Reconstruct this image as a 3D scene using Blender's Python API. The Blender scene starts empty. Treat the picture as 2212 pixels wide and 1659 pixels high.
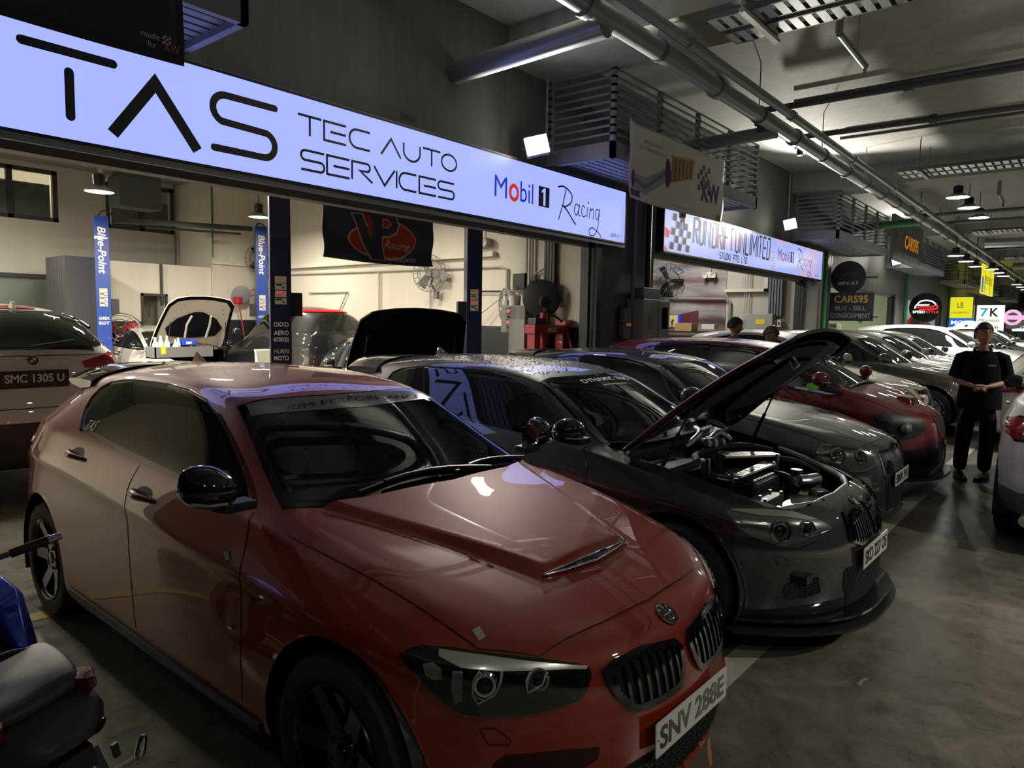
import bpy, bmesh, math, random
import numpy as np
from mathutils import Vector, Matrix, Euler
from mathutils.bvhtree import BVHTree
from mathutils.geometry import delaunay_2d_cdt, interpolate_bezier
random.seed(7)
SC = bpy.context.scene
COL = SC.collection
PI = math.pi
R = math.radians

# ------------------------------------------------------------------ camera, world, exposure
def make_camera():
    f, pitch, yaw, roll, h = 1531.66, .0873, .687, .0163, 1.6746
    cp, sp = math.cos(pitch), math.sin(pitch)
    fw = Vector((math.cos(yaw) * cp, math.sin(yaw) * cp, -sp))
    r = Vector((math.sin(yaw), -math.cos(yaw), 0))
    u = r.cross(fw)
    c, s = math.cos(roll), math.sin(roll)
    r2, u2 = c * r + s * u, -s * r + c * u
    cd = bpy.data.cameras.new('camera'); co = bpy.data.objects.new('camera', cd); COL.objects.link(co)
    m = Matrix.Identity(4)
    for i in range(3):
        m[i][0] = r2[i]; m[i][1] = u2[i]; m[i][2] = -fw[i]
    m[2][3] = h
    co.matrix_world = m
    cd.sensor_width = 36; cd.lens = f / 2212 * 36; cd.clip_start = .05; cd.clip_end = 300
    SC.camera = co
make_camera()
SC.view_settings.view_transform = 'Standard'; SC.view_settings.look = 'None'
SC.view_settings.exposure = 0.4; SC.view_settings.gamma = 1; SC.view_settings.use_curve_mapping = False
W = bpy.data.worlds.new('night'); SC.world = W; W.use_nodes = True
W.node_tree.nodes['Background'].inputs[0].default_value = (.5, .55, .7, 1)
W.node_tree.nodes['Background'].inputs[1].default_value = .06

def lamp(name, kind, loc, power, color=(1, 1, 1), size=.3, size_y=None, aim=None, spot=None, blend=.5, spread=None):
    l = bpy.data.lights.new(name, kind); l.energy = power; l.color = color
    if kind == 'AREA':
        l.size = size
        if size_y: l.shape = 'RECTANGLE'; l.size_y = size_y
        if spread: l.spread = spread
    else:
        l.shadow_soft_size = size
    if spot: l.spot_size = spot; l.spot_blend = blend
    o = bpy.data.objects.new(name, l); COL.objects.link(o); o.location = loc
    if aim is not None:
        o.rotation_euler = (Vector(aim) - Vector(loc)).to_track_quat('-Z', 'Y').to_euler()
    return o

# floodlights clamped to the ends of the ledges, seen and added lamps over the aisle and in the shops
FLOODS = [((7.05, 5.45, 3.84), 380), ((16.35, 5.45, 3.95), 720), ((27.2, 5.45, 3.95), 600)]
for (p, w) in FLOODS:
    lamp('floodlight_glow', 'SPOT', (p[0] - .12, p[1] - .12, p[2] + .02), w, (1, .95, .82), .09, aim=(p[0] - 3.6, p[1] - 3.4, p[2] + .5), spot=R(118), blend=.45)
AISLE = [(18.76, 2.6, 4.6), (20.5, 2.6, 4.6), (22.45, 2.6, 4.6), (26.65, 3.64, 4.0), (29, 3.64, 4.0), (31.5, 3.64, 4.0), (33.2, 3.3, 4), (35.4, 3.3, 4), (37.6, 3.3, 4),
         (44.8, 3.34, 4), (47.5, 3.34, 4), (50.5, 3.34, 4), (-1.6, -2.6, 4.6), (1.2, -3.6, 4.6), (10.2, -3.4, 4.6), (5.2, -4.6, 4.6), (57, 3.3, 4), (65, 3.3, 4), (74, 3.3, 4)]  # last seven are added to light the near floor and the far end
SHOPL = [(4.2, 11.1, 3.42), (4.62, 8.9, 3.5), (2.6, 11.2, 3.5), (7.4, 9.0, 3.6), (7.6, 12.6, 3.6), (3.2, 14.0, 4.1), (1.45, 8.2, 3.7)]  # last two are unseen lamps added to brighten back wall and floor
for i, p in enumerate(AISLE):
    lamp('aisle_lamp_glow', 'AREA', (p[0], p[1], p[2] - .03), 90 if i < 12 else ((12, 25, 330, 190)[i - 12] if i < 16 else 160), (1, .94, .83), .36, aim=(p[0], p[1], 0), spread=R(125))
for i, p in enumerate(SHOPL):
    lamp('shop_lamp_glow', 'AREA', (p[0], p[1], p[2] - .03), (170, 130, 150, 45, 80, 170, 70)[i], (1, .91, .76), .34, aim=(p[0], p[1], 0))
for (x, y, z, w, c) in [(13.5, 8.6, 4.6, 120, (1, .95, .85)), (17.2, 8.6, 4.6, 120, (1, .95, .85)), (25, 9, 4.6, 150, (.9, 1, .75)), (36, 9, 4.6, 200, (.95, 1, .95)), (46, 9, 4.6, 220, (1, .97, .9)), (57, 9, 4.6, 240, (1, .97, .9)), (68, 9, 4.6, 300, (1, .97, .9)), (80, 9, 4.6, 300, (1, .97, .9))]:  # farthest two are added to brighten the end of the aisle
    lamp('shop_area_glow', 'AREA', (x, y, z), w, c, 1.2, .3, aim=(x, y, 0))

# ------------------------------------------------------------------ materials
MATS = {}
def nodes(m): return m.node_tree.nodes, m.node_tree.links
def mat(name, color=(.5, .5, .5), rough=.5, metal=0, coat=0, emit=None, es=1, noise=None, bump=None, spec=.5, alpha=None):
    """noise = (scale, amount, roughness amount); bump = (scale, strength)"""
    if name in MATS: return MATS[name]
    m = bpy.data.materials.new(name); m.use_nodes = True; N, L = nodes(m); b = N['Principled BSDF']
    c = tuple(color) + (1,)
    b.inputs['Base Color'].default_value = c; b.inputs['Roughness'].default_value = rough; b.inputs['Metallic'].default_value = metal
    b.inputs['Specular IOR Level'].default_value = spec
    if coat: b.inputs['Coat Weight'].default_value = coat; b.inputs['Coat Roughness'].default_value = .02
    if emit: b.inputs['Emission Color'].default_value = tuple(emit) + (1,); b.inputs['Emission Strength'].default_value = es
    if noise or bump:
        tc = N.new('ShaderNodeTexCoord')
    if noise:
        t = N.new('ShaderNodeTexNoise'); t.inputs['Scale'].default_value = noise[0]; t.inputs['Detail'].default_value = 6; t.inputs['Roughness'].default_value = .65
        L.new(tc.outputs['Object'], t.inputs['Vector'])
        mx = N.new('ShaderNodeMix'); mx.data_type = 'RGBA'
        a = noise[1]
        mx.inputs[6].default_value = tuple(max(0, x * (1 - a)) for x in color) + (1,); mx.inputs[7].default_value = tuple(min(1, x * (1 + a)) for x in color) + (1,)
        L.new(t.outputs['Fac'], mx.inputs[0]); L.new(mx.outputs[2], b.inputs['Base Color'])
        if len(noise) > 2:
            mr = N.new('ShaderNodeMapRange'); mr.inputs['From Min'].default_value = .3; mr.inputs['From Max'].default_value = .7
            mr.inputs['To Min'].default_value = max(.02, rough - noise[2]); mr.inputs['To Max'].default_value = min(1, rough + noise[2])
            L.new(t.outputs['Fac'], mr.inputs['Value']); L.new(mr.outputs[0], b.inputs['Roughness'])
    if bump:
        t2 = N.new('ShaderNodeTexNoise'); t2.inputs['Scale'].default_value = bump[0]; t2.inputs['Detail'].default_value = 4
        L.new(tc.outputs['Object'], t2.inputs['Vector'])
        bp = N.new('ShaderNodeBump'); bp.inputs['Strength'].default_value = bump[1]; bp.inputs['Distance'].default_value = .01
        L.new(t2.outputs['Fac'], bp.inputs['Height']); L.new(bp.outputs[0], b.inputs['Normal'])
    MATS[name] = m
    return m
def paint(name, color, metal=.35, rough=.5, flake=.25):
    """car paint outside, black trim on the back of the sheet"""
    if name in MATS: return MATS[name]
    m = mat(name, color, rough, metal, 1.0, noise=(900, flake) if flake else None); N, L = nodes(m)
    b = N['Principled BSDF']; out = N['Material Output']
    b.inputs['Coat IOR'].default_value = 1.8; b.inputs['Coat Roughness'].default_value = .012; b.inputs['Specular IOR Level'].default_value = .25
    g = N.new('ShaderNodeNewGeometry'); d = N.new('ShaderNodeBsdfDiffuse'); d.inputs[0].default_value = (.012, .012, .013, 1)
    mx = N.new('ShaderNodeMixShader'); L.new(g.outputs['Backfacing'], mx.inputs[0]); L.new(b.outputs[0], mx.inputs[1]); L.new(d.outputs[0], mx.inputs[2]); L.new(mx.outputs[0], out.inputs[0])
    return m
def glass(name, tint=(.9, .95, .93), refl=1.0, rough=0.0):
    """thin clear sheet: fresnel mix of gloss and transparency"""
    if name in MATS: return MATS[name]
    m = bpy.data.materials.new(name); m.use_nodes = True; N, L = nodes(m); N.clear()
    out = N.new('ShaderNodeOutputMaterial'); t = N.new('ShaderNodeBsdfTransparent'); t.inputs[0].default_value = tuple(tint) + (1,)
    g = N.new('ShaderNodeBsdfGlossy'); g.inputs['Roughness'].default_value = rough; fr = N.new('ShaderNodeFresnel'); fr.inputs[0].default_value = 1.52
    mu = N.new('ShaderNodeMath'); mu.operation = 'MULTIPLY'; mu.inputs[1].default_value = refl
    mx = N.new('ShaderNodeMixShader'); L.new(fr.outputs[0], mu.inputs[0]); L.new(mu.outputs[0], mx.inputs[0]); L.new(t.outputs[0], mx.inputs[1]); L.new(g.outputs[0], mx.inputs[2]); L.new(mx.outputs[0], out.inputs[0])
    MATS[name] = m
    return m
def emis(name, color, s=1.0):
    return mat(name, (.0, .0, .0), .4, emit=color, es=s)

M = dict(
    black=mat('black plastic', (.018, .018, .02), .45), gloss=mat('gloss black', (.006, .006, .007), .08, coat=1), rubber=mat('tyre rubber', (.018, .018, .019), .75, bump=(60, .3)),
    chrome=mat('chrome', (.8, .8, .82), .08, 1), steel=mat('brushed steel', (.5, .5, .52), .32, 1), alu=mat('cast aluminium', (.42, .43, .44), .4, 1, noise=(30, .2)),
    white=mat('white print', (.78, .78, .75), .5), dark=mat('dark print', (.02, .022, .025), .5), cloth=mat('black cloth', (.008, .008, .011), .9, bump=(200, .2), spec=.12),
    seat=mat('dark seat fabric', (.02, .021, .022), .7, bump=(300, .2)), tint=mat('tinted glass', (.016, .019, .018), .02, spec=.7), frit=mat('black glass border', (.004, .004, .004), .12),
    rimblk=mat('satin black wheel', (.012, .012, .013), .22, .3, coat=.6), rimslv=mat('silver wheel', (.4, .41, .43), .3, .9), clear=glass('clear lens', (.97, .98, .98)), wind=glass('windscreen glass', (.62, .68, .66)),
    grey=mat('grey galvanised steel', (.27, .275, .295), .5, .2), pipe=mat('grey painted pipe', (.30, .31, .32), .32, .25), conduit=mat('pale conduit', (.45, .44, .40), .5), green=mat('green painted pipe', (.02, .16, .05), .4),
    red=mat('red plastic', (.42, .02, .02), .35), redpaint=mat('red enamel', (.35, .015, .03), .35, coat=.5), yellow=mat('yellow print', (.75, .55, .02), .5), blue=mat('blue enamel', (.012, .05, .28), .38, coat=.4),
    navy=mat('dark blue enamel', (.006, .014, .05), .4, coat=.3), lamp=emis('lamp face', (1, .97, .9), 14), flood=emis('floodlight face', (1, .96, .85), 30), cream=mat('cream plastic', (.55, .52, .44), .5),
)

# ------------------------------------------------------------------ mesh helpers
def link(o, parent=None):
    COL.objects.link(o)
    if parent is not None: o.parent = parent
    return o
def tag(o, label=None, cat=None, group=None, kind=None):
    if label: o['label'] = label
    if cat: o['category'] = cat
    if group: o['group'] = group
    if kind: o['kind'] = kind
    return o
def thing(name, label, cat, loc=(0, 0, 0), rz=0, group=None, rot=None):
    o = bpy.data.objects.new(name, None); COL.objects.link(o); o.location = loc; o.rotation_euler = rot or (0, 0, rz); o.empty_display_size = .2
    return tag(o, label, cat, group)
def frame(p, d, up=(0, 0, 1)):
    """matrix whose z axis is d at point p"""
    z = Vector(d).normalized(); u = Vector(up)
    if abs(z.dot(u)) > .98: u = Vector((1, 0, 0))
    x = u.cross(z).normalized(); y = z.cross(x)
    m = Matrix.Identity(4)
    for i in range(3): m[i][0] = x[i]; m[i][1] = y[i]; m[i][2] = z[i]; m[i][3] = p[i]
    return m
class MB:
    def __init__(s): s.v = []; s.f = []; s.fm = []; s.k = 0
    def add(s, vs, fs, T=None):
        o = len(s.v)
        s.v += [tuple(T @ Vector(v)) for v in vs] if T is not None else [tuple(v) for v in vs]
        s.f += [tuple(i + o for i in f) for f in fs]; s.fm += [s.k] * len(fs)
        return s
    def box(s, c, d, rz=0, T=None):
        x, y, z = d[0] / 2, d[1] / 2, d[2] / 2
        m = Matrix.Translation(c) @ Matrix.Rotation(rz, 4, 'Z')
        if T is not None: m = T @ m
        return s.add([(-x, -y, -z), (x, -y, -z), (x, y, -z), (-x, y, -z), (-x, -y, z), (x, -y, z), (x, y, z), (-x, y, z)],
                     [(0, 3, 2, 1), (4, 5, 6, 7), (0, 1, 5, 4), (1, 2, 6, 5), (2, 3, 7, 6), (3, 0, 4, 7)], m)
    def b2(s, a, b): return s.box([(p + q) / 2 for p, q in zip(a, b)], [abs(q - p) for p, q in zip(a, b)])
    def lathe(s, prof, n=24, T=None, caps=True):
        vs = []; fs = []
        for (r, h) in prof:
            for i in range(n): a = 2 * PI * i / n; vs.append((r * math.cos(a), r * math.sin(a), h))
        for k in range(len(prof) - 1):
            for i in range(n): j = (i + 1) % n; fs.append((k * n + i, k * n + j, (k + 1) * n + j, (k + 1) * n + i))
        if caps:
            if prof[0][0] > 1e-5: fs.append(tuple(reversed(range(n))))
            if prof[-1][0] > 1e-5: fs.append(tuple(range((len(prof) - 1) * n, len(prof) * n)))
        return s.add(vs, fs, T)
    def cyl(s, a, b, r, n=14, r2=None, caps=True):
        d = Vector(b) - Vector(a)
        return s.lathe([(r, 0), (r if r2 is None else r2, d.length)], n, frame(a, d), caps)
    def tube(s, pts, r, n=8, closed=False, T=None):
        P = [Vector(p) for p in pts]; k = len(P); vs = []; fs = []; up = None
        for i in range(k):
            t = ((P[(i + 1) % k] - P[i - 1]) if closed or 0 < i < k - 1 else (P[1] - P[0] if i == 0 else P[-1] - P[-2])).normalized()
            if up is None: up = t.orthogonal().normalized()
            up = (up - t * up.dot(t)).normalized(); w = t.cross(up)
            rr = r[i] if isinstance(r, (list, tuple)) else r
            for j in range(n): a = 2 * PI * j / n; vs.append(P[i] + rr * (math.cos(a) * up + math.sin(a) * w))
        for i in range(k if closed else k - 1):
            for j in range(n):
                a, b = i * n, ((i + 1) % k) * n; j2 = (j + 1) % n; fs.append((a + j, a + j2, b + j2, b + j))
        if not closed: fs.append(tuple(reversed(range(n)))); fs.append(tuple(range((k - 1) * n, k * n)))
        return s.add(vs, fs, T)
    def prism(s, poly, h0, h1, T=None):
        n = len(poly); a = sum(poly[i][0] * poly[(i + 1) % n][1] - poly[(i + 1) % n][0] * poly[i][1] for i in range(n))
        if a < 0: poly = poly[::-1]
        vs = [(x, y, h0) for x, y in poly] + [(x, y, h1) for x, y in poly]
        fs = [tuple(reversed(range(n))), tuple(range(n, 2 * n))] + [(i, (i + 1) % n, n + (i + 1) % n, n + i) for i in range(n)]
        return s.add(vs, fs, T)
    def ell(s, c, d, n=14, m=8, T=None):
        prof = [(math.sin(PI * i / m), -math.cos(PI * i / m)) for i in range(m + 1)]
        mm = Matrix.Translation(c) @ Matrix.Diagonal((d[0] / 2, d[1] / 2, d[2] / 2, 1))
        if T is not None: mm = T @ mm
        return s.lathe([(max(r, 1e-4), h) for r, h in prof], n, mm)
    def ribbon(s, pts, w, T=None, caps=True, z=0):
        """flat stroke in the xy plane"""
        P = [Vector((p[0], p[1])) for p in pts]; Lf = []; Rt = []
        for i in range(len(P)):
            d0 = (P[i] - P[i - 1]).normalized() if i else (P[1] - P[0]).normalized(); d1 = (P[i + 1] - P[i]).normalized() if i < len(P) - 1 else d0
            n0 = Vector((-d0.y, d0.x)); n1 = Vector((-d1.y, d1.x)); m = (n0 + n1)
            m = m.normalized() if m.length > .05 else n0
            k = 1 / max(.35, m.dot(n0)); Lf.append(P[i] + m * k * w / 2); Rt.append(P[i] - m * k * w / 2)
        n = len(P); vs = [(q.x, q.y, z) for q in Lf] + [(q.x, q.y, z) for q in Rt]
        fs = [(n + i, n + i + 1, i + 1, i) for i in range(n - 1)]
        s.add(vs, fs, T)
        if caps:
            for (q, d) in ((P[0], P[0] - P[1]), (P[-1], P[-1] - P[-2])):
                a0 = math.atan2(d.y, d.x); s.add([(q.x + math.cos(a0 - PI / 2 + PI * i / 8) * w / 2, q.y + math.sin(a0 - PI / 2 + PI * i / 8) * w / 2, z) for i in range(9)], [tuple(range(9))], T)
        return s
    def build(s, name, m, parent=None, smooth=None, bevel=None, normals=None):
        me = bpy.data.meshes.new(name); me.from_pydata(s.v, [], s.f)
        for x in (m if isinstance(m, (list, tuple)) else [m]): me.materials.append(x)
        if any(x.name.endswith('paint') for x in me.materials):
            bm = bmesh.new(); bm.from_mesh(me); bmesh.ops.recalc_face_normals(bm, faces=bm.faces); bm.to_mesh(me); bm.free()
        if any(s.fm): me.polygons.foreach_set('material_index', s.fm)
        if smooth is not None:
            me.polygons.foreach_set('use_smooth', [True] * len(me.polygons))
            if smooth: me.set_sharp_from_angle(angle=R(smooth))
        me.update()
        o = link(bpy.data.objects.new(name, me), parent)
        if bevel:
            b = o.modifiers.new('bevel', 'BEVEL'); b.width = bevel; b.segments = 2; b.limit_method = 'ANGLE'; b.angle_limit = R(40); b.harden_normals = False
        return o
def obj(name, mb, m, parent=None, **k): return mb.build(name, m, parent, **k)
def arc(c, r, a0, a1, n=12, ry=None):
    ry = r if ry is None else ry
    return [(c[0] + r * math.cos(R(a0 + (a1 - a0) * i / n)), c[1] + ry * math.sin(R(a0 + (a1 - a0) * i / n))) for i in range(n + 1)]
def ellipse(c, rx, ry, n=32): return arc(c, rx, 0, 360 - 360 / n, n - 1, ry)
def rpoly(pts, r, n=5):
    """polygon with rounded corners; r a number or one per corner"""
    out = []; k = len(pts)
    for i in range(k):
        p = Vector(pts[i]); a = Vector(pts[i - 1]) - p; b = Vector(pts[(i + 1) % k]) - p
        rr = r[i] if isinstance(r, (list, tuple)) else r
        if rr <= 0: out.append(tuple(p)); continue
        t = min(rr, a.length * .48, b.length * .48); p0 = p + a.normalized() * t; p1 = p + b.normalized() * t
        for j in range(n + 1):
            u = j / n; q = p0 * (1 - u) ** 2 + p * 2 * u * (1 - u) + p1 * u * u; out.append(tuple(q))
    return out
def spline(pts, n=8, closed=False):
    """Catmull-Rom through the points"""
    P = [Vector(p) for p in pts]; k = len(P); out = []
    for i in range(k if closed else k - 1):
        p1, p2 = P[i], P[(i + 1) % k]
        p0 = P[i - 1] if (i or closed) else p1 * 2 - p2; p3 = P[(i + 2) % k] if (i + 2 < k or closed) else p2 * 2 - p1
        for j in range(n):
            t = j / n; out.append(tuple(.5 * ((2 * p1) + (p2 - p0) * t + (2 * p0 - 5 * p1 + 4 * p2 - p3) * t * t + (3 * p1 - p0 - 3 * p2 + p3) * t ** 3)))
    if not closed: out.append(tuple(P[-1]))
    return out
def plane_T(o, ax, ay):
    """matrix taking (x, y, z) to o + x*ax + y*ay + z*(ax x ay)"""
    ax = Vector(ax).normalized(); ay = Vector(ay).normalized(); az = ax.cross(ay); m = Matrix.Identity(4)
    for i in range(3): m[i][0] = ax[i]; m[i][1] = ay[i]; m[i][2] = az[i]; m[i][3] = o[i]
    return m
def wallT(x, y, z): return plane_T((x, y, z), (1, 0, 0), (0, 0, 1))     # a board facing the aisle
_FONT = {}
def text_mesh(s, size=1.0, w=None, extrude=0.0, shear=0.0, bold=0.0, space=1.0):
    """text as a flat mesh centred on the origin; w stretches it to a given width"""
    c = bpy.data.curves.new('lettering', 'FONT'); c.body = s; c.size = size; c.align_x = 'CENTER'; c.align_y = 'CENTER'; c.extrude = extrude; c.shear = shear; c.offset = min(bold, size * .022); c.space_character = space; c.resolution_u = 4
    o = bpy.data.objects.new('lettering', c); COL.objects.link(o)
    bpy.context.view_layer.update()
    me = bpy.data.meshes.new_from_object(o.evaluated_get(bpy.context.evaluated_depsgraph_get()))
    bpy.data.objects.remove(o); bpy.data.curves.remove(c)
    n = len(me.vertices); co = np.zeros(n * 3); me.vertices.foreach_get('co', co); co = co.reshape(-1, 3)
    if n:
        lo, hi = co.min(0), co.max(0); co[:, :2] -= ((lo + hi) / 2)[:2]
        if w: co[:, 0] *= w / max(1e-6, hi[0] - lo[0])
        h = hi[1] - lo[1]
        if h > 1e-6 and size: co[:, 1] *= size / h                       # size is the height of the letters
    fs = [tuple(p.vertices) for p in me.polygons]; bpy.data.meshes.remove(me)
    return [tuple(x) for x in co], fs
def text(name, s, h, m, parent, T, w=None, **k):
    """letters of height h (and width w) on the board frame T"""
    v, f = text_mesh(s, h, w, **k); mb = MB(); mb.add(v, f, T)
    return mb.build(name, m, parent)
# ------------------------------------------------------------------ the setting
def struct(name, mb, m, label=None, parent=None, **k):
    o = mb.build(name, m, parent, **k); o['kind'] = 'structure'
    if label: o['label'] = label
    return o
def floor_mat():
    m = mat('worn concrete floor', (.115, .105, .088), .3); N, L = nodes(m); b = N['Principled BSDF']
    tc = N.new('ShaderNodeTexCoord'); mp = N.new('ShaderNodeMapping'); L.new(tc.outputs['Object'], mp.inputs[0])
    n1 = N.new('ShaderNodeTexNoise'); n1.inputs['Scale'].default_value = .8; n1.inputs['Detail'].default_value = 8; n1.inputs['Roughness'].default_value = .68; L.new(mp.outputs[0], n1.inputs['Vector'])
    n2 = N.new('ShaderNodeTexNoise'); n2.inputs['Scale'].default_value = 6; n2.inputs['Detail'].default_value = 8; n2.inputs['Roughness'].default_value = .75; n2.inputs['Distortion'].default_value = .6; L.new(mp.outputs[0], n2.inputs['Vector'])
    n3 = N.new('ShaderNodeTexNoise'); n3.inputs['Scale'].default_value = 38; n3.inputs['Detail'].default_value = 4; L.new(mp.outputs[0], n3.inputs['Vector'])
    r1 = N.new('ShaderNodeValToRGB'); e = r1.color_ramp.elements; e[0].position = .3; e[0].color = (.10, .09, .072, 1); e[1].position = .72; e[1].color = (.27, .25, .205, 1); L.new(n1.outputs[0], r1.inputs[0])
    r2 = N.new('ShaderNodeValToRGB'); e = r2.color_ramp.elements; e[0].position = .34; e[0].color = (.45, .43, .4, 1); e[1].position = .6; e[1].color = (1, 1, 1, 1); L.new(n2.outputs[0], r2.inputs[0])
    mx = N.new('ShaderNodeMix'); mx.data_type = 'RGBA'; mx.blend_type = 'MULTIPLY'; mx.inputs[0].default_value = .8; L.new(r1.outputs[0], mx.inputs[6]); L.new(r2.outputs[0], mx.inputs[7])
    # dark spots of oil
    v = N.new('ShaderNodeTexVoronoi'); v.inputs['Scale'].default_value = 1.7; v.inputs['Randomness'].default_value = 1; L.new(mp.outputs[0], v.inputs['Vector'])
    r3 = N.new('ShaderNodeValToRGB'); e = r3.color_ramp.elements; e[0].position = .02; e[0].color = (.35, .33, .3, 1); e[1].position = .14; e[1].color = (1, 1, 1, 1); L.new(v.outputs['Distance'], r3.inputs[0])
    m2 = N.new('ShaderNodeMix'); m2.data_type = 'RGBA'; m2.blend_type = 'MULTIPLY'; m2.inputs[0].default_value = .75; L.new(mx.outputs[2], m2.inputs[6]); L.new(r3.outputs[0], m2.inputs[7])
    L.new(m2.outputs[2], b.inputs['Base Color'])
    mr = N.new('ShaderNodeMapRange'); mr.inputs['From Min'].default_value = .3; mr.inputs['From Max'].default_value = .7; mr.inputs['To Min'].default_value = .24; mr.inputs['To Max'].default_value = .40; L.new(n2.outputs[0], mr.inputs[0]); L.new(mr.outputs[0], b.inputs['Roughness'])
    bp = N.new('ShaderNodeBump'); bp.inputs['Strength'].default_value = .06; bp.inputs['Distance'].default_value = .01; L.new(n3.outputs[0], bp.inputs['Height']); L.new(bp.outputs[0], b.inputs['Normal'])
    return m
def streak_mat(name, color, streak=.35, rough=.75):
    """painted wall with faint vertical run marks and smudges"""
    m = mat(name, color, rough); N, L = nodes(m); b = N['Principled BSDF']
    tc = N.new('ShaderNodeTexCoord'); mp = N.new('ShaderNodeMapping'); mp.inputs['Scale'].default_value = (3, 3, .25); L.new(tc.outputs['Object'], mp.inputs[0])
    n = N.new('ShaderNodeTexNoise'); n.inputs['Scale'].default_value = 1.6; n.inputs['Detail'].default_value = 8; n.inputs['Roughness'].default_value = .7; L.new(mp.outputs[0], n.inputs['Vector'])
    r = N.new('ShaderNodeValToRGB'); e = r.color_ramp.elements; e[0].position = .3; e[0].color = tuple(c * (1 - streak) for c in color) + (1,); e[1].position = .65; e[1].color = tuple(color) + (1,); L.new(n.outputs[0], r.inputs[0]); L.new(r.outputs[0], b.inputs['Base Color'])
    return m
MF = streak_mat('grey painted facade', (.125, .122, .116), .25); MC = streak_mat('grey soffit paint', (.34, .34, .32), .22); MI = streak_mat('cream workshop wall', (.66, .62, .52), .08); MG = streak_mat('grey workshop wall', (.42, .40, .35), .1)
MD = mat('black dado paint', (.012, .013, .017), .5, bump=(30, .1)); ML = mat('worn white line paint', (.46, .44, .38), .5, noise=(9, .45)); MY = mat('worn yellow line paint', (.42, .30, .06), .5, noise=(9, .4))

f = MB(); f.b2((-14, -13, -.1), (90, 19, 0)); struct('floor', f, floor_mat(), 'worn grey concrete floor of the car park and workshops')
for (nm, y, w, m, lab, x0, x1) in (('trim_1', 1.276, .13, ML, 'worn white parking line under the car noses', -6, 60), ('trim_2', 4.44, .12, MY, 'worn yellow line along the shop fronts', -6, 60)):
    t = MB(); t.b2((x0, y - w / 2, 0), (x1, y + w / 2, .003)); struct(nm, t, m, lab)
t = MB()
for k in range(4): t.b2((10.7, .62 - k * .42, 0), (16.5, .66 - k * .42, .003))
for k in range(8): t.b2((11 + k * .7, -.9, 0), (11.03 + k * .7, .66, .003))
struct('trim_3', t, mat('drain joint', (.03, .028, .025), .7), 'dark joints of the drain covers across the aisle')
PX = [(-1.0, -.2), (9.05, 10.75), (18.7, 20.55), (29.0, 30.8), (39.2, 40.9), (49.4, 51), (59.5, 61)]
w = MB(); w.b2((-14, 5.8, 2.86), (90, 6.0, 5.27))
for a, b in PX: w.b2((a, 5.8, 0), (b, 6.02, 2.86))
struct('wall_front', w, MF, 'grey facade wall over the row of workshop openings')
c = MB(); c.b2((-14, -13, 5.27), (90, 19, 5.45)); struct('ceiling', c, MC, 'grey concrete slab ceiling')
b = MB()
for x in (-3.2, 6.9, 17.4, 27.9, 38.4, 48.9, 59.4): b.b2((x, -13, 4.82), (x + .95, 5.8, 5.27))
struct('ceiling_beams', b, MC, 'deep concrete beams across the aisle')
o = MB(); o.b2((-14, -13.2, 0), (90, -13, 5.3)); o.b2((-14.2, -13, 0), (-14, 19, 5.3)); o.b2((90, -13, 0), (90.2, 19, 5.3))
for x in range(-12, 88, 10): o.b2((x, -13, 0), (x + 1.6, -12.7, 5.27))
struct('wall_aisle', o, streak_mat('dark far wall', (.10, .10, .095), .3), 'far wall on the other side of the aisle')
# shop partitions, back walls
for i, (x, m, lab) in enumerate([(9.3, MI, 'cream right hand wall of the nearest workshop'), (19.3, MG, 'grey right hand wall of the second workshop'), (29.6, mat('pale green wall', (.62, .68, .50), .7), 'pale wall of the third unit'), (39.8, mat('pale blue wall', (.5, .6, .62), .7), 'pale blue wall of the fourth unit'), (49.9, MI, 'cream wall of the fifth unit'), (60, MI, 'cream wall of the last unit')]):
    w = MB(); w.b2((x, 6.02, 0), (x + .2, 17, 5.27)); struct('wall_right', w, m, lab)
w = MB(); w.b2((-1.2, 6.02, 0), (-1, 17, 5.27)); struct('wall_left', w, MI)
# back wall of the near shop with its two upper windows and a lower one
w = MB(); Z = [(0, 1.55), (1.55, 2.5), (2.5, 3.6), (3.6, 4.65), (4.65, 5.27)]
def hole(x, z):
    if 3.6 <= z < 4.65 and (2.4 < x < 5.62 or 6.55 < x < 8.06): return True
    return 1.55 <= z < 2.5 and 2.6 < x < 5.6
xs = [-1, 2.4, 2.6, 5.6, 5.62, 6.55, 8.06, 9.3]
for za, zb in Z:
    for xa, xb in zip(xs, xs[1:]):
        if not hole((xa + xb) / 2, (za + zb) / 2): w.b2((xa, 17, za), (xb, 17.2, zb))
struct('wall_back', w, MG, 'grey beige back wall of the nearest workshop')
w = MB()
for xa, xb in ((9.5, 29.6), (29.8, 39.8), (40, 49.9), (50.1, 90)): w.b2((xa, 16.9, 0), (xb, 17.1, 5.27))
struct('wall_rear', w, MG, 'back walls of the units further along')
w = MB(); w.b2((0, 18.6, 0), (9.3, 18.7, 5.27)); struct('wall_outside', w, mat('lit wall outside', (.6, .55, .42), .8), 'pale wall seen through the upper windows')
lamp('outside_glow', 'AREA', (5.5, 17.9, 5.1), 30, (1, .92, .75), 3, .6, aim=(5.5, 18.2, 3))
MW = mat('dark grey window frame', (.03, .032, .036), .45); MFR = mat('frosted film', (.30, .31, .31), .25, noise=(140, .15)); MPG = glass('window pane glass', (.8, .82, .8), .8)
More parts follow.
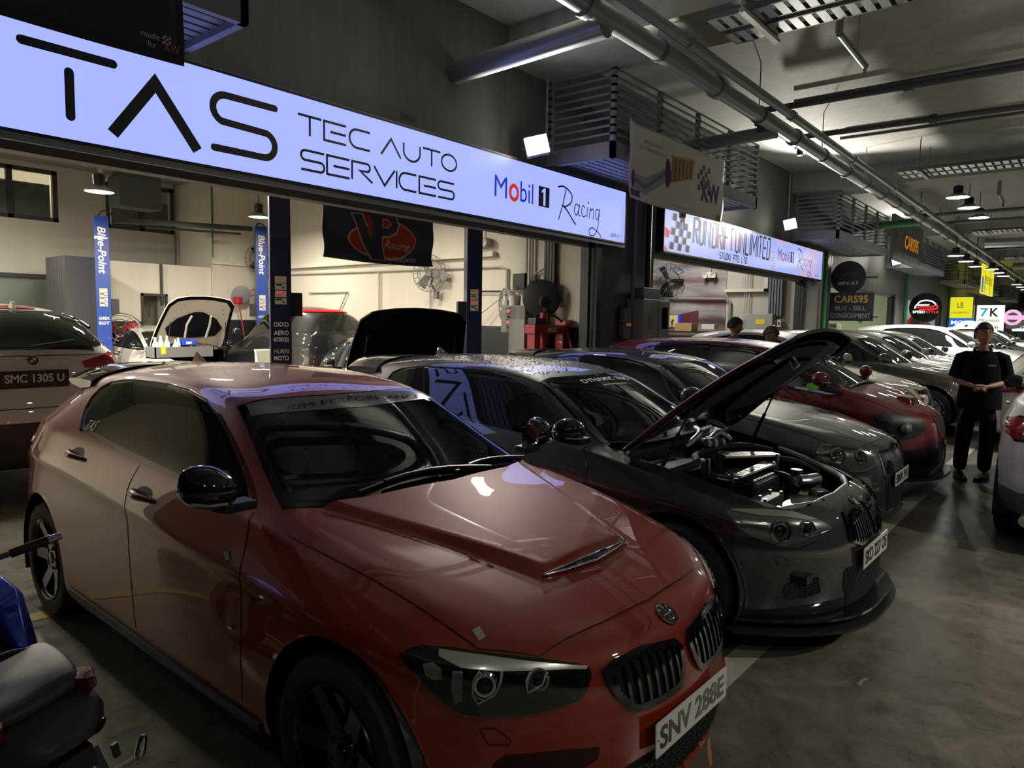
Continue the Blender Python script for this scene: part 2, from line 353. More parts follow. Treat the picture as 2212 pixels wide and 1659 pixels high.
for n, (xa, xb, za, zb, mull, film) in enumerate([(2.4, 5.62, 3.6, 4.65, (4.77,), .72), (6.55, 8.06, 3.6, 4.65, (7.32,), .66), (2.6, 5.6, 1.55, 2.5, (4.3,), .0)]):
    fr = MB()
    for a, c_ in (((xa, 17.0, za), (xa + .09, 17.1, zb)), ((xb - .09, 17.0, za), (xb, 17.1, zb)), ((xa, 17.0, za), (xb, 17.1, za + .08)), ((xa, 17.0, zb - .08), (xb, 17.1, zb))): fr.b2(a, c_)
    for q in mull: fr.b2((q - .05, 17.0, za), (q + .05, 17.1, zb))
    fo = struct('window_%d' % (n + 1), fr, MW, ['wide dark framed window high on the back wall', 'narrow dark framed window behind the duct', 'low window behind the white tailgate'][n])
    ed = [xa + .09] + [q for q in mull] + [xb - .09]
    for a, c_ in zip(ed, ed[1:]):
        p = MB(); p.b2((a + .04, 17.05, za + .08), (c_ - .04, 17.06, zb - .08)); obj('pane', p, MPG, fo)
        if film: p = MB(); p.b2((a + .04, 17.065, za + .08), (c_ - .04, 17.07, za + (zb - za) * film)); obj('frosted_film', p, MFR, fo)
        else: p = MB(); p.b2((a + .04, 17.065, za + .08), (c_ - .04, 17.07, zb - .08)); obj('frosted_film', p, mat('pale blind', (.5, .52, .5), .5), fo)
# dado, ledge, pilaster, soffit of the near shop
d = MB(); d.b2((9.28, 6.02, 0), (9.3, 17, 1.6)); struct('baseboard_right', d, MD, 'black dado along the cream wall')
d = MB(); d.b2((-1, 16.98, 0), (9.3, 17, 1.5)); struct('baseboard_back', d, MD, 'black dado along the back wall')
p = MB(); p.b2((8.15, 15.4, 1.62), (9.3, 17, 5.27)); struct('wall_pilaster', p, MI, 'cream boxed column in the corner of the workshop'); p = MB(); p.b2((8.14, 15.38, 0), (9.29, 16.98, 1.62)); struct('baseboard_pilaster', p, MD)
p = MB(); p.b2((9.18, 8.0, 2.78), (9.3, 15.4, 2.86)); p.b2((8.1, 15.33, 2.86), (9.3, 15.4, 2.93)); struct('trim_4', p, MI, 'cream ledge running along the side wall')
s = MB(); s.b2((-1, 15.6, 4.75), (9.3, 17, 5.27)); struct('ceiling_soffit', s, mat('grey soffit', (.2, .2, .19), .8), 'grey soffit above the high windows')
# site office box at the back of the near shop
k = MB(); k.b2((5.62, 15.5, 1.55), (6.62, 16.9, 2.78)); k.b2((7.12, 15.5, 1.55), (8.14, 16.9, 2.78)); k.b2((6.62, 15.5, 2.12), (7.12, 16.9, 2.78)); so = struct('wall_office', k, MI, 'cream office cubicle at the back of the workshop')
k = MB(); k.b2((5.62, 15.48, 0), (6.62, 15.6, 1.56)); k.b2((7.12, 15.48, 0), (8.14, 15.6, 1.56)); struct('baseboard_office', k, MD)
k = MB(); k.b2((7.0, 15.45, 1.9), (7.04, 15.5, 2.78)); k.b2((6.6, 15.46, 0), (6.64, 15.5, 2.15)); k.b2((7.1, 15.46, 0), (7.14, 15.5, 2.15)); k.b2((6.6, 15.46, 2.1), (7.14, 15.5, 2.15)); struct('door_1', k, MW, 'dark framed doorway of the cream office cubicle')
k = MB(); k.b2((6.64, 15.9, 0), (7.1, 15.95, 2.1)); struct('door_2', k, mat('olive door leaf', (.10, .10, .06), .5), 'dull green door leaf standing ajar behind the frame')
k = MB()
for i in range(5): k.b2((4.9 + .0, 14.6 + i * .2, 0), (5.55, 14.78 + i * .2, 2.75))
struct('wall_cupboard', k, mat('dark grey sheet', (.05, .05, .055), .5), 'dark corrugated side of the office cubicle')
# opening frames (shutter guides) of the shops
g = MB()
for (x) in (9.05, 18.72, 29.0, 39.2, 49.4): g.b2((x - .12, 5.74, 0), (x, 5.8, 2.9)); g.b2((x - .2, 5.84, 0), (x - .13, 5.98, 2.9))
struct('trim_5', g, MW, 'dark shutter guides at the sides of the openings')
g = MB(); g.b2((-1, 5.86, 2.8), (90, 6.0, 2.88)); struct('trim_6', g, mat('shutter soffit', (.2, .2, .2), .6), 'grey shutter box edge under the signs')

# ------------------------------------------------------------------ ledges with railings on the facade
def ledge(x0, x1, label, nb, rails=9):
    t = thing('air_conditioner_ledge', label, 'ledge', (x0, 4.77, 3.73), group='railed ledges on the facade'); Lx = x1 - x0; D = 1.03; H = 1.08
    k = MB(); k.b2((0, 0, 0), (Lx, .06, .2)); k.b2((0, 0, 0), (.06, D, .2)); k.b2((Lx - .06, 0, 0), (Lx, D, .2)); obj('edge_channel', k, M['grey'], t)
    src = None
    for i in range(8):
        if src is None: k = MB(); k.b2((.06, 0, 0), (Lx - .06, .085, .04)); src = o = obj('deck_plank', k, M['grey'], t)
        else: o = src.copy(); link(o, t)
        o.location = (0, .08 + i * .118, .05)
    def post(x, y):
        k = MB(); k.b2((x - .03, y - .03, .2), (x + .03, y + .03, H)); obj('post', k, M['grey'], t)
    for i in range(nb + 1): post(.03 + (Lx - .06) * i / nb, .03)
    post(.03, D - .04); post(Lx - .03, D - .04)
    for i in range(rails):
        z = .28 + (H - .3) * i / (rails - 1)
        for a, c_ in (((0, .0, z), (Lx, .012, z + .028)), ((0, 0, z), (.012, D, z + .028)), ((Lx - .012, 0, z), (Lx, D, z + .028))):
            k = MB(); k.b2(a, c_); obj('rail', k, M['grey'], t)
    return t
ledge(-3.2, 2.82, 'steel ledge with open grating at top left behind the dark banner', 4, 8)
ledge(7.72, 12.53, 'steel railed ledge behind the white coilover banner', 4)
ledge(17.65, 22.6, 'steel railed ledge right of the second floodlight', 4)
ledge(27.4, 32.4, 'steel railed ledge right of the grey and orange fascia board', 4)
ledge(38.2, 43.6, 'far railed ledge left of the yellow fascia panels', 4, 7)
ledge(47.6, 52.5, 'far railed ledge right of the yellow fascia panels', 4, 7)
ledge(60, 66, 'farthest railed ledge under the ceiling pipe', 4, 7)

# ------------------------------------------------------------------ ceiling services
def service_pipe(name, label, pts, r, m, ring=None, n=14, rings_r=1.25):
    k = MB(); k.tube(pts, r, n); o = obj(name, k, m, None, smooth=40); tag(o, label, 'pipe')
    a, b = Vector(pts[0]), Vector(pts[-1])
    if ring:
        Ln = (b - a).length; d = (b - a).normalized()
        for i in range(1, int(Ln / ring)):
            if i > 12: break
            c = a + d * ring * i; k = MB(); k.cyl(c - d * .05, c + d * .05, r * rings_r, n); obj('coupling', k, m, o, smooth=40)
    return o
DRAIN = service_pipe('drain_pipe', 'large grey pipe running the length of the aisle under the ceiling', [(-6, 3.8, 4.58), (62, 3.8, 4.56)], .105, M['pipe'], 2.9)
service_pipe('fire_pipe', 'thinner grey pipe beside the large pipe under the ceiling', [(-6, 3.55, 4.66), (62, 3.55, 4.64)], .06, M['pipe'], 3.3, 10)
k = MB(); k.tube([(5.95, 3.8, 4.5), (5.95, 5.8, 4.46)], .12, 14); obj('branch_pipe', k, M['pipe'], DRAIN, smooth=40)
k = MB(); k.tube([(10.6, 3.8, 4.5), (10.6, 5.8, 4.46)], .1, 14); obj('branch_pipe', k, M['pipe'], DRAIN, smooth=40)
k = MB(); k.tube([(21.6, 3.8, 4.5), (21.6, 5.8, 4.42)], .1, 14); obj('branch_pipe', k, M['green'], DRAIN, smooth=40)
service_pipe('sprinkler_pipe', 'dark sprinkler pipe across the aisle, nearer of the pair', [(10.5, 4.2, 4.8), (10.95, -12.5, 4.8)], .045, mat('dark grey pipe', (.1, .1, .105), .5), 2.1, 10, 1.5)
service_pipe('sprinkler_pipe', 'dark sprinkler pipe across the aisle, farther of the pair', [(12.3, 4.2, 4.8), (13, -12.5, 4.8)], .045, MATS['dark grey pipe'], 2.1, 10, 1.5)
for x, y in ((10.5, 4.0), (12.3, 4.0)):
    k = MB(); k.cyl((x, y, 4.5), (x, y, 4.82), .05, 10); k.cyl((x, y, 4.6), (x, y, 4.64), .09, 10); k.cyl((x, y, 4.72), (x, y, 4.75), .09, 10); tag(obj('pipe_valve', k, MATS['dark grey pipe'], None, smooth=40), 'flanged riser under the %s sprinkler pipe' % ('nearer' if x < 11 else 'farther'), 'valve')
for i, (x, r, z) in enumerate(((8.35, .03, 5.1), (11.6, .03, 5.18), (14.2, .03, 5.15), (22.0, .05, 4.7), (25.0, .05, 4.85), (30.6, .16, 4.75), (33.5, .05, 4.8), (41.5, .16, 4.7), (45, .05, 4.8))):
    service_pipe('ceiling_conduit', ['thin conduit on the ceiling beside the first beam', 'thin conduit on the ceiling between the sprinkler pipes', 'thin conduit on the ceiling past the sprinkler pipes', 'dark pipe across the aisle behind the second beam', 'dark pipe across the aisle among the far lamps', 'fat duct across the aisle behind the far lamps', 'thin pipe behind the fat duct', 'second fat duct deep in the aisle', 'last thin pipe deep in the aisle'][i], [(x, 3.3 if r > .1 else 3.9, z), (x, -12.5, z)], r, MATS['dark grey pipe'] if r < .1 else M['pipe'], None, 8)
for i, x in enumerate((7.02, 15.7, 26.3, 36.2)):
    t = thing('cable_tray', ['perforated cable tray under the first ceiling beam', 'perforated cable tray before the second beam', 'perforated cable tray above the far lamps', 'last cable tray deep in the aisle'][i], 'cable tray', (x, 3.2, 4.68))
    mt = M['alu']
    for j in range(2):
        for e in (-.15, .15):
            k = MB(); k.b2((j * .42 + e - .012, -14, 0), (j * .42 + e + .012, 0, .06)); obj('side_rail', k, MATS['dark grey pipe'], t)
        k = MB()
        for q in range(100):
            y = -q * .13
            k.b2((j * .42 - .14, y - .085, 0), (j * .42 + .14, y, .008))
        tag(obj('perforated_bed', k, mt, t), kind='stuff')
    for q in range(7):
        k = MB(); y = -.4 - q * 1.9; k.b2((-.28, y - .03, -.05), (.7, y + .03, -.01)); k.b2((-.27, y - .008, -.05), (-.255, y + .008, .6)); k.b2((.675, y - .008, -.05), (.69, y + .008, .6)); obj('hanger', k, M['conduit'] if i == 0 else MATS['dark grey pipe'], t)
for i in range(16):
    x = 1.2 + i * 2.9; k = MB(); k.cyl((x, 3.8, 4.68), (x, 3.8, 5.27), .008, 6); k.lathe([(.12, -.025), (.12, .025)], 16, frame((x, 3.8, 4.575), (1, 0, 0)))
    obj('pipe_hanger', k, MATS['dark grey pipe'], DRAIN)
t = thing('sprinkler_drop', 'pale sprinkler nozzle arm hanging from the ceiling at upper right', 'sprinkler', (7.95, 2.25, 4.68))
k = MB(); k.cyl((0, 0, 0), (0, 0, .3), .04, 10); obj('riser', k, M['pipe'], t, smooth=40); k = MB(); k.cyl((0, 0, 0), (1.15, .02, 0), .035, 10); obj('arm', k, M['alu'], t, smooth=40); k = MB(); k.cyl((1.13, .02, -.12), (1.13, .02, 0), .02, 8); k.cyl((1.13, .02, -.14), (1.13, .02, -.12), .035, 8); obj('nozzle', k, M['steel'], t); k = MB(); k.cyl((.8, .02, .03), (.8, .02, .58), .006, 5); obj('hanger', k, M['steel'], t)
t = thing('sprinkler_drop', 'small sprinkler nozzle arm hanging above the far lamps', 'sprinkler', (19.4, 1.9, 4.7))
k = MB(); k.cyl((0, 0, 0), (0, 0, .5), .04, 8); obj('riser', k, M['pipe'], t); k = MB(); k.cyl((0, 0, 0), (1.15, .02, 0), .035, 8); obj('arm', k, M['alu'], t); k = MB(); k.cyl((1.13, .02, -.14), (1.13, .02, 0), .025, 8); obj('nozzle', k, M['steel'], t)
# thin conduits of the facade
service_pipe('wall_conduit', 'pale thin conduit hanging beside the first floodlight', [(7.6, 5.72, 5.2), (7.6, 5.72, 4.05)], .014, M['conduit'], None, 6)
service_pipe('wall_conduit', 'pale thin conduit hanging beside the second floodlight', [(17.0, 5.72, 5.2), (17.0, 5.72, 4.1)], .014, M['conduit'], None, 6)
service_pipe('wall_conduit', 'thin pale pipe down the pillar right of the first sign', [(9.95, 5.72, 0.05), (9.95, 5.72, 3.7)], .035, mat('blue grey pipe', (.17, .2, .25), .4), None, 10)
service_pipe('wall_conduit', 'black pipe down the pillar above the grey electrical cabinet', [(10.38, 5.7, 1.9), (10.38, 5.7, 3.7)], .045, M['black'], None, 10)
for i, x in enumerate((19.95, 30.25, 40.3, 50.4)):
    service_pipe('green_pipe', ['green riser pipe right of the second lit sign', 'green riser pipe left of the round car sign', 'green riser pipe between the far signs', 'last green riser pipe'][i], [(x, 5.66, 0.05), (x, 5.66, 3.7)], .06, M['green'], None, 10)
for i, x in enumerate((20.2, 20.36, 30.55, 40.6)):
    service_pipe('riser_pipe', ['black riser pipe beside the green one', 'second black riser by the dark shop boards', 'green riser twin near the round car sign', 'dark riser near the white signs'][i], [(x, 5.68, 0.05), (x, 5.68, 3.6)], .05, M['black'] if i != 2 else M['green'], None, 10)
# ------------------------------------------------------------------ car surface: control cage -> smooth mesh -> panels laid on it
def lerp(a, b, t): return a + (b - a) * t
def key(keys, x):
    """piecewise linear table; keys sorted by falling x"""
    if x >= keys[0][0]: return keys[0][1]
    for (a, va), (b, vb) in zip(keys, keys[1:]):
        if x >= b: return lerp(va, vb, (a - x) / (a - b))
    return keys[-1][1]
TF = [0, .26, .54, .82, .9, .97, 1.0]; NM = 6
F20 = dict(
    xs=[.30, .12, -.12, -.40, -.62, -.85, -1.08, -1.24, -1.52, -1.9, -2.32, -2.68, -2.95, -3.12, -3.24, -3.34],
    W=[(.30, .826), (.12, .862), (-.12, .876), (-.3, .872), (-.62, .874), (-1.35, .884), (-2.1, .884), (-2.69, .890), (-2.95, .862), (-3.12, .82), (-3.24, .775), (-3.34, .72)],
    lev=[  # z keys, dy
        ([(.3, .165), (-.6, .175), (-3.34, .22)], -.10), ([(.3, .205), (-.6, .20), (-2.3, .20), (-3.34, .26)], -.022), ([(.3, .33), (-.6, .30), (-2.3, .31), (-3.34, .38)], -.002),
        ([(.3, .45), (-.6, .46), (-2.3, .49), (-3.34, .53)], .0), ([(.3, .57), (0, .60), (-.6, .62), (-2.3, .69), (-3.34, .68)], -.004), ([(.3, .645), (0, .69), (-.6, .715), (-1.5, .785), (-2.3, .845), (-3.34, .80)], -.022),
        ([(.3, .69), (0, .74), (-.6, .765), (-1.5, .825), (-2.3, .89), (-3.34, .88)], -.008), ([(.3, .73), (0, .795), (-.6, .86), (-1.5, .92), (-2.3, .965), (-3.34, .95)], -.050), ([(.3, .755), (0, .835), (-.6, .935), (-1.5, .99), (-2.3, 1.03), (-3.0, 1.05), (-3.34, 1.03)], -.088)],
    fr=[(.69, .165), (.75, .20), (.775, .30), (.772, .40), (.768, .50), (.752, .58), (.73, .64), (.70, .69), (.635, .728)],
    rr=[(-3.46, .22), (-3.53, .27), (-3.56, .38), (-3.56, .52), (-3.55, .64), (-3.51, .76), (-3.50, .86), (-3.48, .95), (-3.45, 1.03)],
    C=[(.60, .75), (.675, .815), (.70, .878), (.705, .93), (.69, .97), (.645, 1.09), (.585, 1.235), (.555, 1.308), (.553, 1.352), (.552, 1.368), (.545, 1.355), (.535, 1.312), (.525, 1.255), (.53, 1.18), (.58, 1.10), (.62, 1.04)],
    T=[.738, .81, .885, .945, .985, 1.125, 1.262, 1.342, 1.398, 1.418, 1.41, 1.387, 1.358, 1.335, 1.165, 1.03],
    bow=[.30, .29, .24, .20, .18, .15, .12, .09, .03, 0, -.02, -.05, -.09, -.12, -.13, -.11], pf=3.0, pr=2.6)
def cage(S):
    xs = S['xs']; N = len(xs); K = len(S['lev']); V = []; idx = {}
    def put(k, p):
        if k not in idx: idx[k] = len(V); V.append(p)
        return idx[k]
    def side(k, x): return key(S['W'], x) + S['lev'][k][1], key(S['lev'][k][0], x)
    for k in range(K):
        for end, (x0, cen, pw) in enumerate(((xs[0], S['fr'], S['pf']), (xs[-1], S['rr'], S['pr']))):
            y, z = side(k, x0); xc, zc = cen[k]
            for j in range(NM + 1):
                t = TF[NM - j]; put((('f', 'r')[end], k, j), (lerp(xc, x0, t ** pw), y * t, lerp(zc, z, t * t)))
        for i in range(1, N - 1):
            y, z = side(k, xs[i]); put(('s', k, i), (xs[i], y, z))
    def S_(k, i): return idx[('f', k, 0)] if i == 0 else idx[('r', k, 0)] if i == N - 1 else idx[('s', k, i)]
    def Tp(i, j):
        if i == 0: return idx[('f', K - 1, j)]
        if i == N - 1: return idx[('r', K - 1, j)]
        if j == 0: return S_(K - 1, i)
        if ('t', i, j) in idx: return idx[('t', i, j)]
        x = xs[i]; yb, zb = side(K - 1, x); yc, zc = S['C'][i]; zt = S['T'][i]
        if j == 1: y, z = lerp(yb, yc, .10), lerp(zb, zc, .10)
        elif j == 2: y, z = lerp(yb, yc, .86), lerp(zb, zc, .86)
        else:
            y = (yc - .04, yc * .62, yc * .3, 0)[j - 3]; z = zt - (zt - zc - (.012 if j == 3 else 0)) * (y / yc) ** 2
        return put(('t', i, j), (x + S['bow'][i] * (1 - (y / yb) ** 2), y, z))
    F = []
    for k in range(K - 1):
        for i in range(N - 1): F.append((S_(k, i), S_(k, i + 1), S_(k + 1, i + 1), S_(k + 1, i)))
        for j in range(NM):
            F.append((idx[('f', k, j + 1)], idx[('f', k, j)], idx[('f', k + 1, j)], idx[('f', k + 1, j + 1)]))
            F.append((idx[('r', k, j)], idx[('r', k, j + 1)], idx[('r', k + 1, j + 1)], idx[('r', k + 1, j)]))
    for i in range(N - 1):
        for j in range(NM): F.append((Tp(i, j), Tp(i + 1, j), Tp(i + 1, j + 1), Tp(i, j + 1)))
    return V, F, idx
def smooth_mesh(V, F, level, creases=None):
    """mirror the half cage, weld the middle and subdivide"""
    n = len(V); V2 = [tuple(v) for v in V] + [(x, -y, z) for x, y, z in V]
    mid = {i: i + n for i, v in enumerate(V) if abs(v[1]) < 1e-6}; back = {b: a for a, b in mid.items()}
    F2 = list(F) + [tuple(back.get(i + n, i + n) for i in reversed(f)) for f in F]
    me = bpy.data.meshes.new('cage'); me.from_pydata(V2, [], F2); o = bpy.data.objects.new('cage', me); COL.objects.link(o)
    m = o.modifiers.new('s', 'SUBSURF'); m.levels = level; m.render_levels = level
    bpy.context.view_layer.update()
    dm = bpy.data.meshes.new_from_object(o.evaluated_get(bpy.context.evaluated_depsgraph_get()))
    nv = len(dm.vertices); co = np.zeros(nv * 3); dm.vertices.foreach_get('co', co)
    fs = np.zeros(len(dm.polygons) * 4, dtype=np.int64); dm.polygons.foreach_get('vertices', fs)
    bpy.data.objects.remove(o); bpy.data.meshes.remove(me); bpy.data.meshes.remove(dm)
    return co.reshape(-1, 3), fs.reshape(-1, 4)
def vnormals(co, fs):
    a = co[fs[:, 2]] - co[fs[:, 0]]; b = co[fs[:, 3]] - co[fs[:, 1]]; fn = np.cross(a, b); n = np.zeros_like(co)
    for k in range(4): np.add.at(n, fs[:, k], fn)
    return n / np.maximum(1e-12, np.linalg.norm(n, axis=1))[:, None]
def inside(poly, P):
    """even-odd test, vectorised"""
    poly = np.asarray(poly, float); x, y = P[:, 0], P[:, 1]; r = np.zeros(len(P), bool); a = poly; b = np.roll(poly, -1, 0)
    for (x0, y0), (x1, y1) in zip(a, b):
        if y0 == y1: continue
        c = ((y0 > y) != (y1 > y)) & (x < (x1 - x0) * (y - y0) / (y1 - y0) + x0); r ^= c
    return r
class Surf:
    def __init__(s, co, fs):
        s.co, s.fs = co, fs; s.n = vnormals(co, fs)
        s.tri = np.concatenate([fs[:, [0, 1, 2]], fs[:, [0, 2, 3]]]); s.bvh = BVHTree.FromPolygons(co.tolist(), s.tri.tolist(), all_triangles=True)
    def hit(s, p, d):
        loc, nrm, i, dist = s.bvh.ray_cast(Vector(p) - Vector(d) * 4, Vector(d))
        if loc is None:
            loc, nrm, i, dist = s.bvh.find_nearest(Vector(p))
        t = s.tri[i]; A = [Vector(s.co[k]) for k in t]; B = s.n[t]
        v0 = A[1] - A[0]; v1 = A[2] - A[0]; v2 = loc - A[0]
        d00 = v0.dot(v0); d01 = v0.dot(v1); d11 = v1.dot(v1); d20 = v2.dot(v0); d21 = v2.dot(v1); den = d00 * d11 - d01 * d01 or 1e-12
        v = (d11 * d20 - d01 * d21) / den; w = (d00 * d21 - d01 * d20) / den
        n = Vector(B[0]) * (1 - v - w) + Vector(B[1]) * v + Vector(B[2]) * w
        return loc, n.normalized()
def basis_of(d):
    d = Vector(d).normalized(); e1 = Vector((0, 0, 1)).cross(d) if abs(d.z) < .95 else Vector((0, 1, 0)); e1.normalize(); return d, e1, d.cross(e1)
def resample(P, step, closed=True):
    out = []; k = len(P)
    for i in range(k if closed else k - 1):
        a, b = Vector(P[i]), Vector(P[(i + 1) % k]); n = max(1, int(math.ceil((b - a).length / step)))
        out += [a.lerp(b, j / n) for j in range(n)]
    if not closed: out.append(Vector(P[-1]))
    return out
def patch(sf, name, outline, d, m, parent, off=.003, step=.03, skirt=.008, fn=None, hole=None, T=None):
    """a panel: the outline (3-D points) filled, laid on the surface along d, lifted by off, with a thin edge"""
    d, e1, e2 = basis_of(d); flat = lambda p: (Vector(p).dot(e1), Vector(p).dot(e2))
    loop = [flat(p) for p in resample(outline, step)]; pts = list(loop); edges = [(i, (i + 1) % len(loop)) for i in range(len(loop))]
    if hole:
        hl = [flat(p) for p in resample(hole, step)]; b = len(pts); pts += hl; edges += [(b + i, b + (i + 1) % len(hl)) for i in range(len(hl))]
    A = np.array(loop); lo, hi = A.min(0), A.max(0)
    g = np.array([(x, y) for x in np.arange(lo[0] + step / 2, hi[0], step) for y in np.arange(lo[1] + step / 2, hi[1], step)]).reshape(-1, 2)
    if len(g):
        ok = inside(A, g)
        if hole: ok &= ~inside(np.array(hl), g)
        B = np.array(pts); g = g[ok]
        if len(g): g = g[np.array([((B - q) ** 2).sum(1).min() > (step * .4) ** 2 for q in g], bool)]
        pts += [tuple(q) for q in g]
    r = delaunay_2d_cdt([Vector(p) for p in pts], edges, [list(range(len(loop)))], 1, 1e-5)
    v2, tris = r[0], [t for t in r[2]]
    if hole:
        cen = np.array([sum((np.array(v2[i]) for i in t)) / len(t) for t in tris]); keep = ~inside(np.array(hl), cen); tris = [t for t, k in zip(tris, keep) if k]
    P = []; Nn = []
    for q in v2:
        loc, n = sf.hit(e1 * q[0] + e2 * q[1], d)
        if n.dot(d) > 0: n = -n
        o = off + (fn(loc) if fn else 0); P.append(loc + n * o); Nn.append(n)
    if fn:   # relief changes the shading normals: recompute
        acc = [Vector((0, 0, 0)) for _ in P]
        for t in tris:
            c = (P[t[1]] - P[t[0]]).cross(P[t[2]] - P[t[0]])
            for i in t: acc[i] += c
        Nn = [(a.normalized() if a.dot(n) > 0 else (-a).normalized()) if a.length > 1e-12 else n for a, n in zip(acc, Nn)]
    t0 = tris[0]; c = (P[t0[1]] - P[t0[0]]).cross(P[t0[2]] - P[t0[0]])
    if sum(((P[t[1]] - P[t[0]]).cross(P[t[2]] - P[t[0]])).dot(d) for t in tris) > 0: tris = [tuple(reversed(t)) for t in tris]
    faces = [tuple(t) for t in tris]
    if skirt:
        cnt = {}
        for t in faces:
            for i in range(len(t)): e = (t[i], t[(i + 1) % len(t)]); cnt[e] = 1
        bd = [e for e in cnt if (e[1], e[0]) not in cnt]; mp = {}
        def dup(i, dz):
            k = (i, dz)
            if k not in mp: mp[k] = len(P); P.append(P[i] - Nn[i] * dz); Nn.append(None)
            return mp[k]
        acc = {}
        for a, b in bd:
            q = (dup(a, .0), dup(b, .0), dup(b, skirt), dup(a, skirt)); fc = (q[1], q[0], q[3], q[2]); faces.append(fc)
            nn = (P[fc[1]] - P[fc[0]]).cross(P[fc[2]] - P[fc[1]]) if False else (P[b] - P[a]).cross(Nn[a])
            for i in q: acc[i] = acc.get(i, Vector((0, 0, 0))) + nn
        for i, v in acc.items(): Nn[i] = v.normalized()
    me = bpy.data.meshes.new(name)
    if T is not None:
        P = [T @ p for p in P]; R3 = T.to_3x3(); Nn = [R3 @ n for n in Nn]
    me.from_pydata([tuple(p) for p in P], [], faces); me.materials.append(m)
    me.polygons.foreach_set('use_smooth', [True] * len(me.polygons)); me.normals_split_custom_set_from_vertices([tuple(n) for n in Nn]); me.update()
    return link(bpy.data.objects.new(name, me), parent)
def strip(sf, mb, line, d, w, off=.0035, step=.03, closed=False):
    """a narrow band along a line on the surface"""
    pts = resample(line, step, closed); d = Vector(d).normalized(); H = [sf.hit(p, d) for p in pts]; n = len(H); vs = []; L = []
    for i in range(n):
        a = H[(i - 1) % n][0] if (closed or i) else H[0][0]; b = H[(i + 1) % n][0] if (closed or i < n - 1) else H[-1][0]
        nn = H[i][1] if H[i][1].dot(d) < 0 else -H[i][1]; t = (b - a).normalized(); q = t.cross(nn).normalized() * w / 2; c = H[i][0] + nn * off; vs += [c + q, c - q]
    fs = [(2 * i, 2 * i + 1, 2 * ((i + 1) % n) + 1, 2 * ((i + 1) % n)) for i in range(n if closed else n - 1)]
    mb.add(vs, fs)
def on(sf, line, d, off=.0, step=.03, closed=False):
    """points of a line laid on the surface and lifted"""
    out = []; d = Vector(d).normalized()
    for p in resample(line, step, closed):
        l, n = sf.hit(p, d); n = n if n.dot(d) < 0 else -n; out.append(l + n * off)
    return out
def decal(sf, name, T, d, m, parent, vf, off=.006):
    """flat lettering pressed on the surface"""
    d = Vector(d).normalized(); vs = []
    for v in vf[0]:
        l, n = sf.hit(T @ Vector(v), d); n = n if n.dot(d) < 0 else -n; vs.append(l + n * off)
    mb = MB(); mb.add(vs, vf[1]); return mb.build(name, m, parent)
def mir(P): return [(p[0], -p[1], p[2]) for p in P]
SD = {1: (0, -1, 0), -1: (0, 1, 0)}           # ray towards the car's left (+y) flank / right flank
def warp(S, sx=1, sy=1, sz=1, hood=0, fn=None):
    """a car of other proportions from the same cage: fn(x, y, z) -> (x, y, z) after scaling"""
    V, F, _ = cage(S); out = []
    for x, y, z in V:
        x, y, z = x * sx, y * sy, z * sz
        if fn: x, y, z = fn(x, y, z)
        out.append((x, y, z))
    return out, F
def cut_shell(co, fs, arches, holes):
    """wheel arches as true arcs; holes = [(outline, d)] removes the sheet inside"""
    co = co.copy(); keep = np.ones(len(fs), bool)
    for (ax, az, ar) in arches:
        dx, dz = co[:, 0] - ax, co[:, 2] - az; rr = np.hypot(dx, dz); ins = (rr < ar) & (np.abs(co[:, 1]) > .45) & (co[:, 2] < az + ar)
        allin = ins[fs].all(1); keep &= ~allin; used = np.zeros(len(co), bool); used[fs[~allin].ravel()] = True
        mv = ins & used & (rr > ar * .45); s = ar / np.maximum(rr, 1e-6); co[mv, 0] = ax + dx[mv] * s[mv]; co[mv, 2] = az + dz[mv] * s[mv]
    for outline, d, amin in holes:
        d, e1, e2 = basis_of(d); P = np.stack([co @ np.array(e1), co @ np.array(e2)], 1); poly = [(Vector(p).dot(e1), Vector(p).dot(e2)) for p in outline]
        nn = vnormals(co, fs); ins = inside(poly, P) & (nn @ np.array(d) < -amin)
        keep &= ~ins[fs].any(1)
    return co, fs[keep]
def shell_obj(name, co, fs, m, parent, n=None):
    me = bpy.data.meshes.new(name); used = np.unique(fs); mp = -np.ones(len(co), int); mp[used] = np.arange(len(used))
    me.from_pydata(co[used].tolist(), [], mp[fs].tolist()); me.materials.append(m); me.polygons.foreach_set('use_smooth', [True] * len(me.polygons))
    if n is not None: me.normals_split_custom_set_from_vertices(n[used].tolist())
    me.update(); return link(bpy.data.objects.new(name, me), parent)
# ------------------------------------------------------------------ one builder for every car; w() maps the hatchback's measured lines to other proportions
def inset(P, d):
    """move a closed 2-D outline inwards by d"""
    n = len(P); a = sum(P[i][0] * P[(i + 1) % n][1] - P[(i + 1) % n][0] * P[i][1] for i in range(n)); s = 1 if a > 0 else -1; out = []
    for i in range(n):
        p = Vector(P[i]); e0 = (p - Vector(P[i - 1])).normalized(); e1 = (Vector(P[(i + 1) % n]) - p).normalized()
        m = Vector((-e0.y - e1.y, e0.x + e1.x)); m = m.normalized() if m.length > .1 else Vector((-e0.y, e0.x))
        out.append(tuple(p + m * s * d / max(.5, m.dot(Vector((-e0.y, e0.x))))))
    return out
def clip(P, a, b):
    """the part of a 2-D polygon left of the line a-b"""
    out = []; n = len(P); f = lambda p: (b[0] - a[0]) * (p[1] - a[1]) - (b[1] - a[1]) * (p[0] - a[0])
    for i in range(n):
        p, q = P[i], P[(i + 1) % n]; fp, fq = f(p), f(q)
        if fp >= 0: out.append(p)
        if fp * fq < 0: t = fp / (fp - fq); out.append((lerp(p[0], q[0], t), lerp(p[1], q[1], t)))
    return out
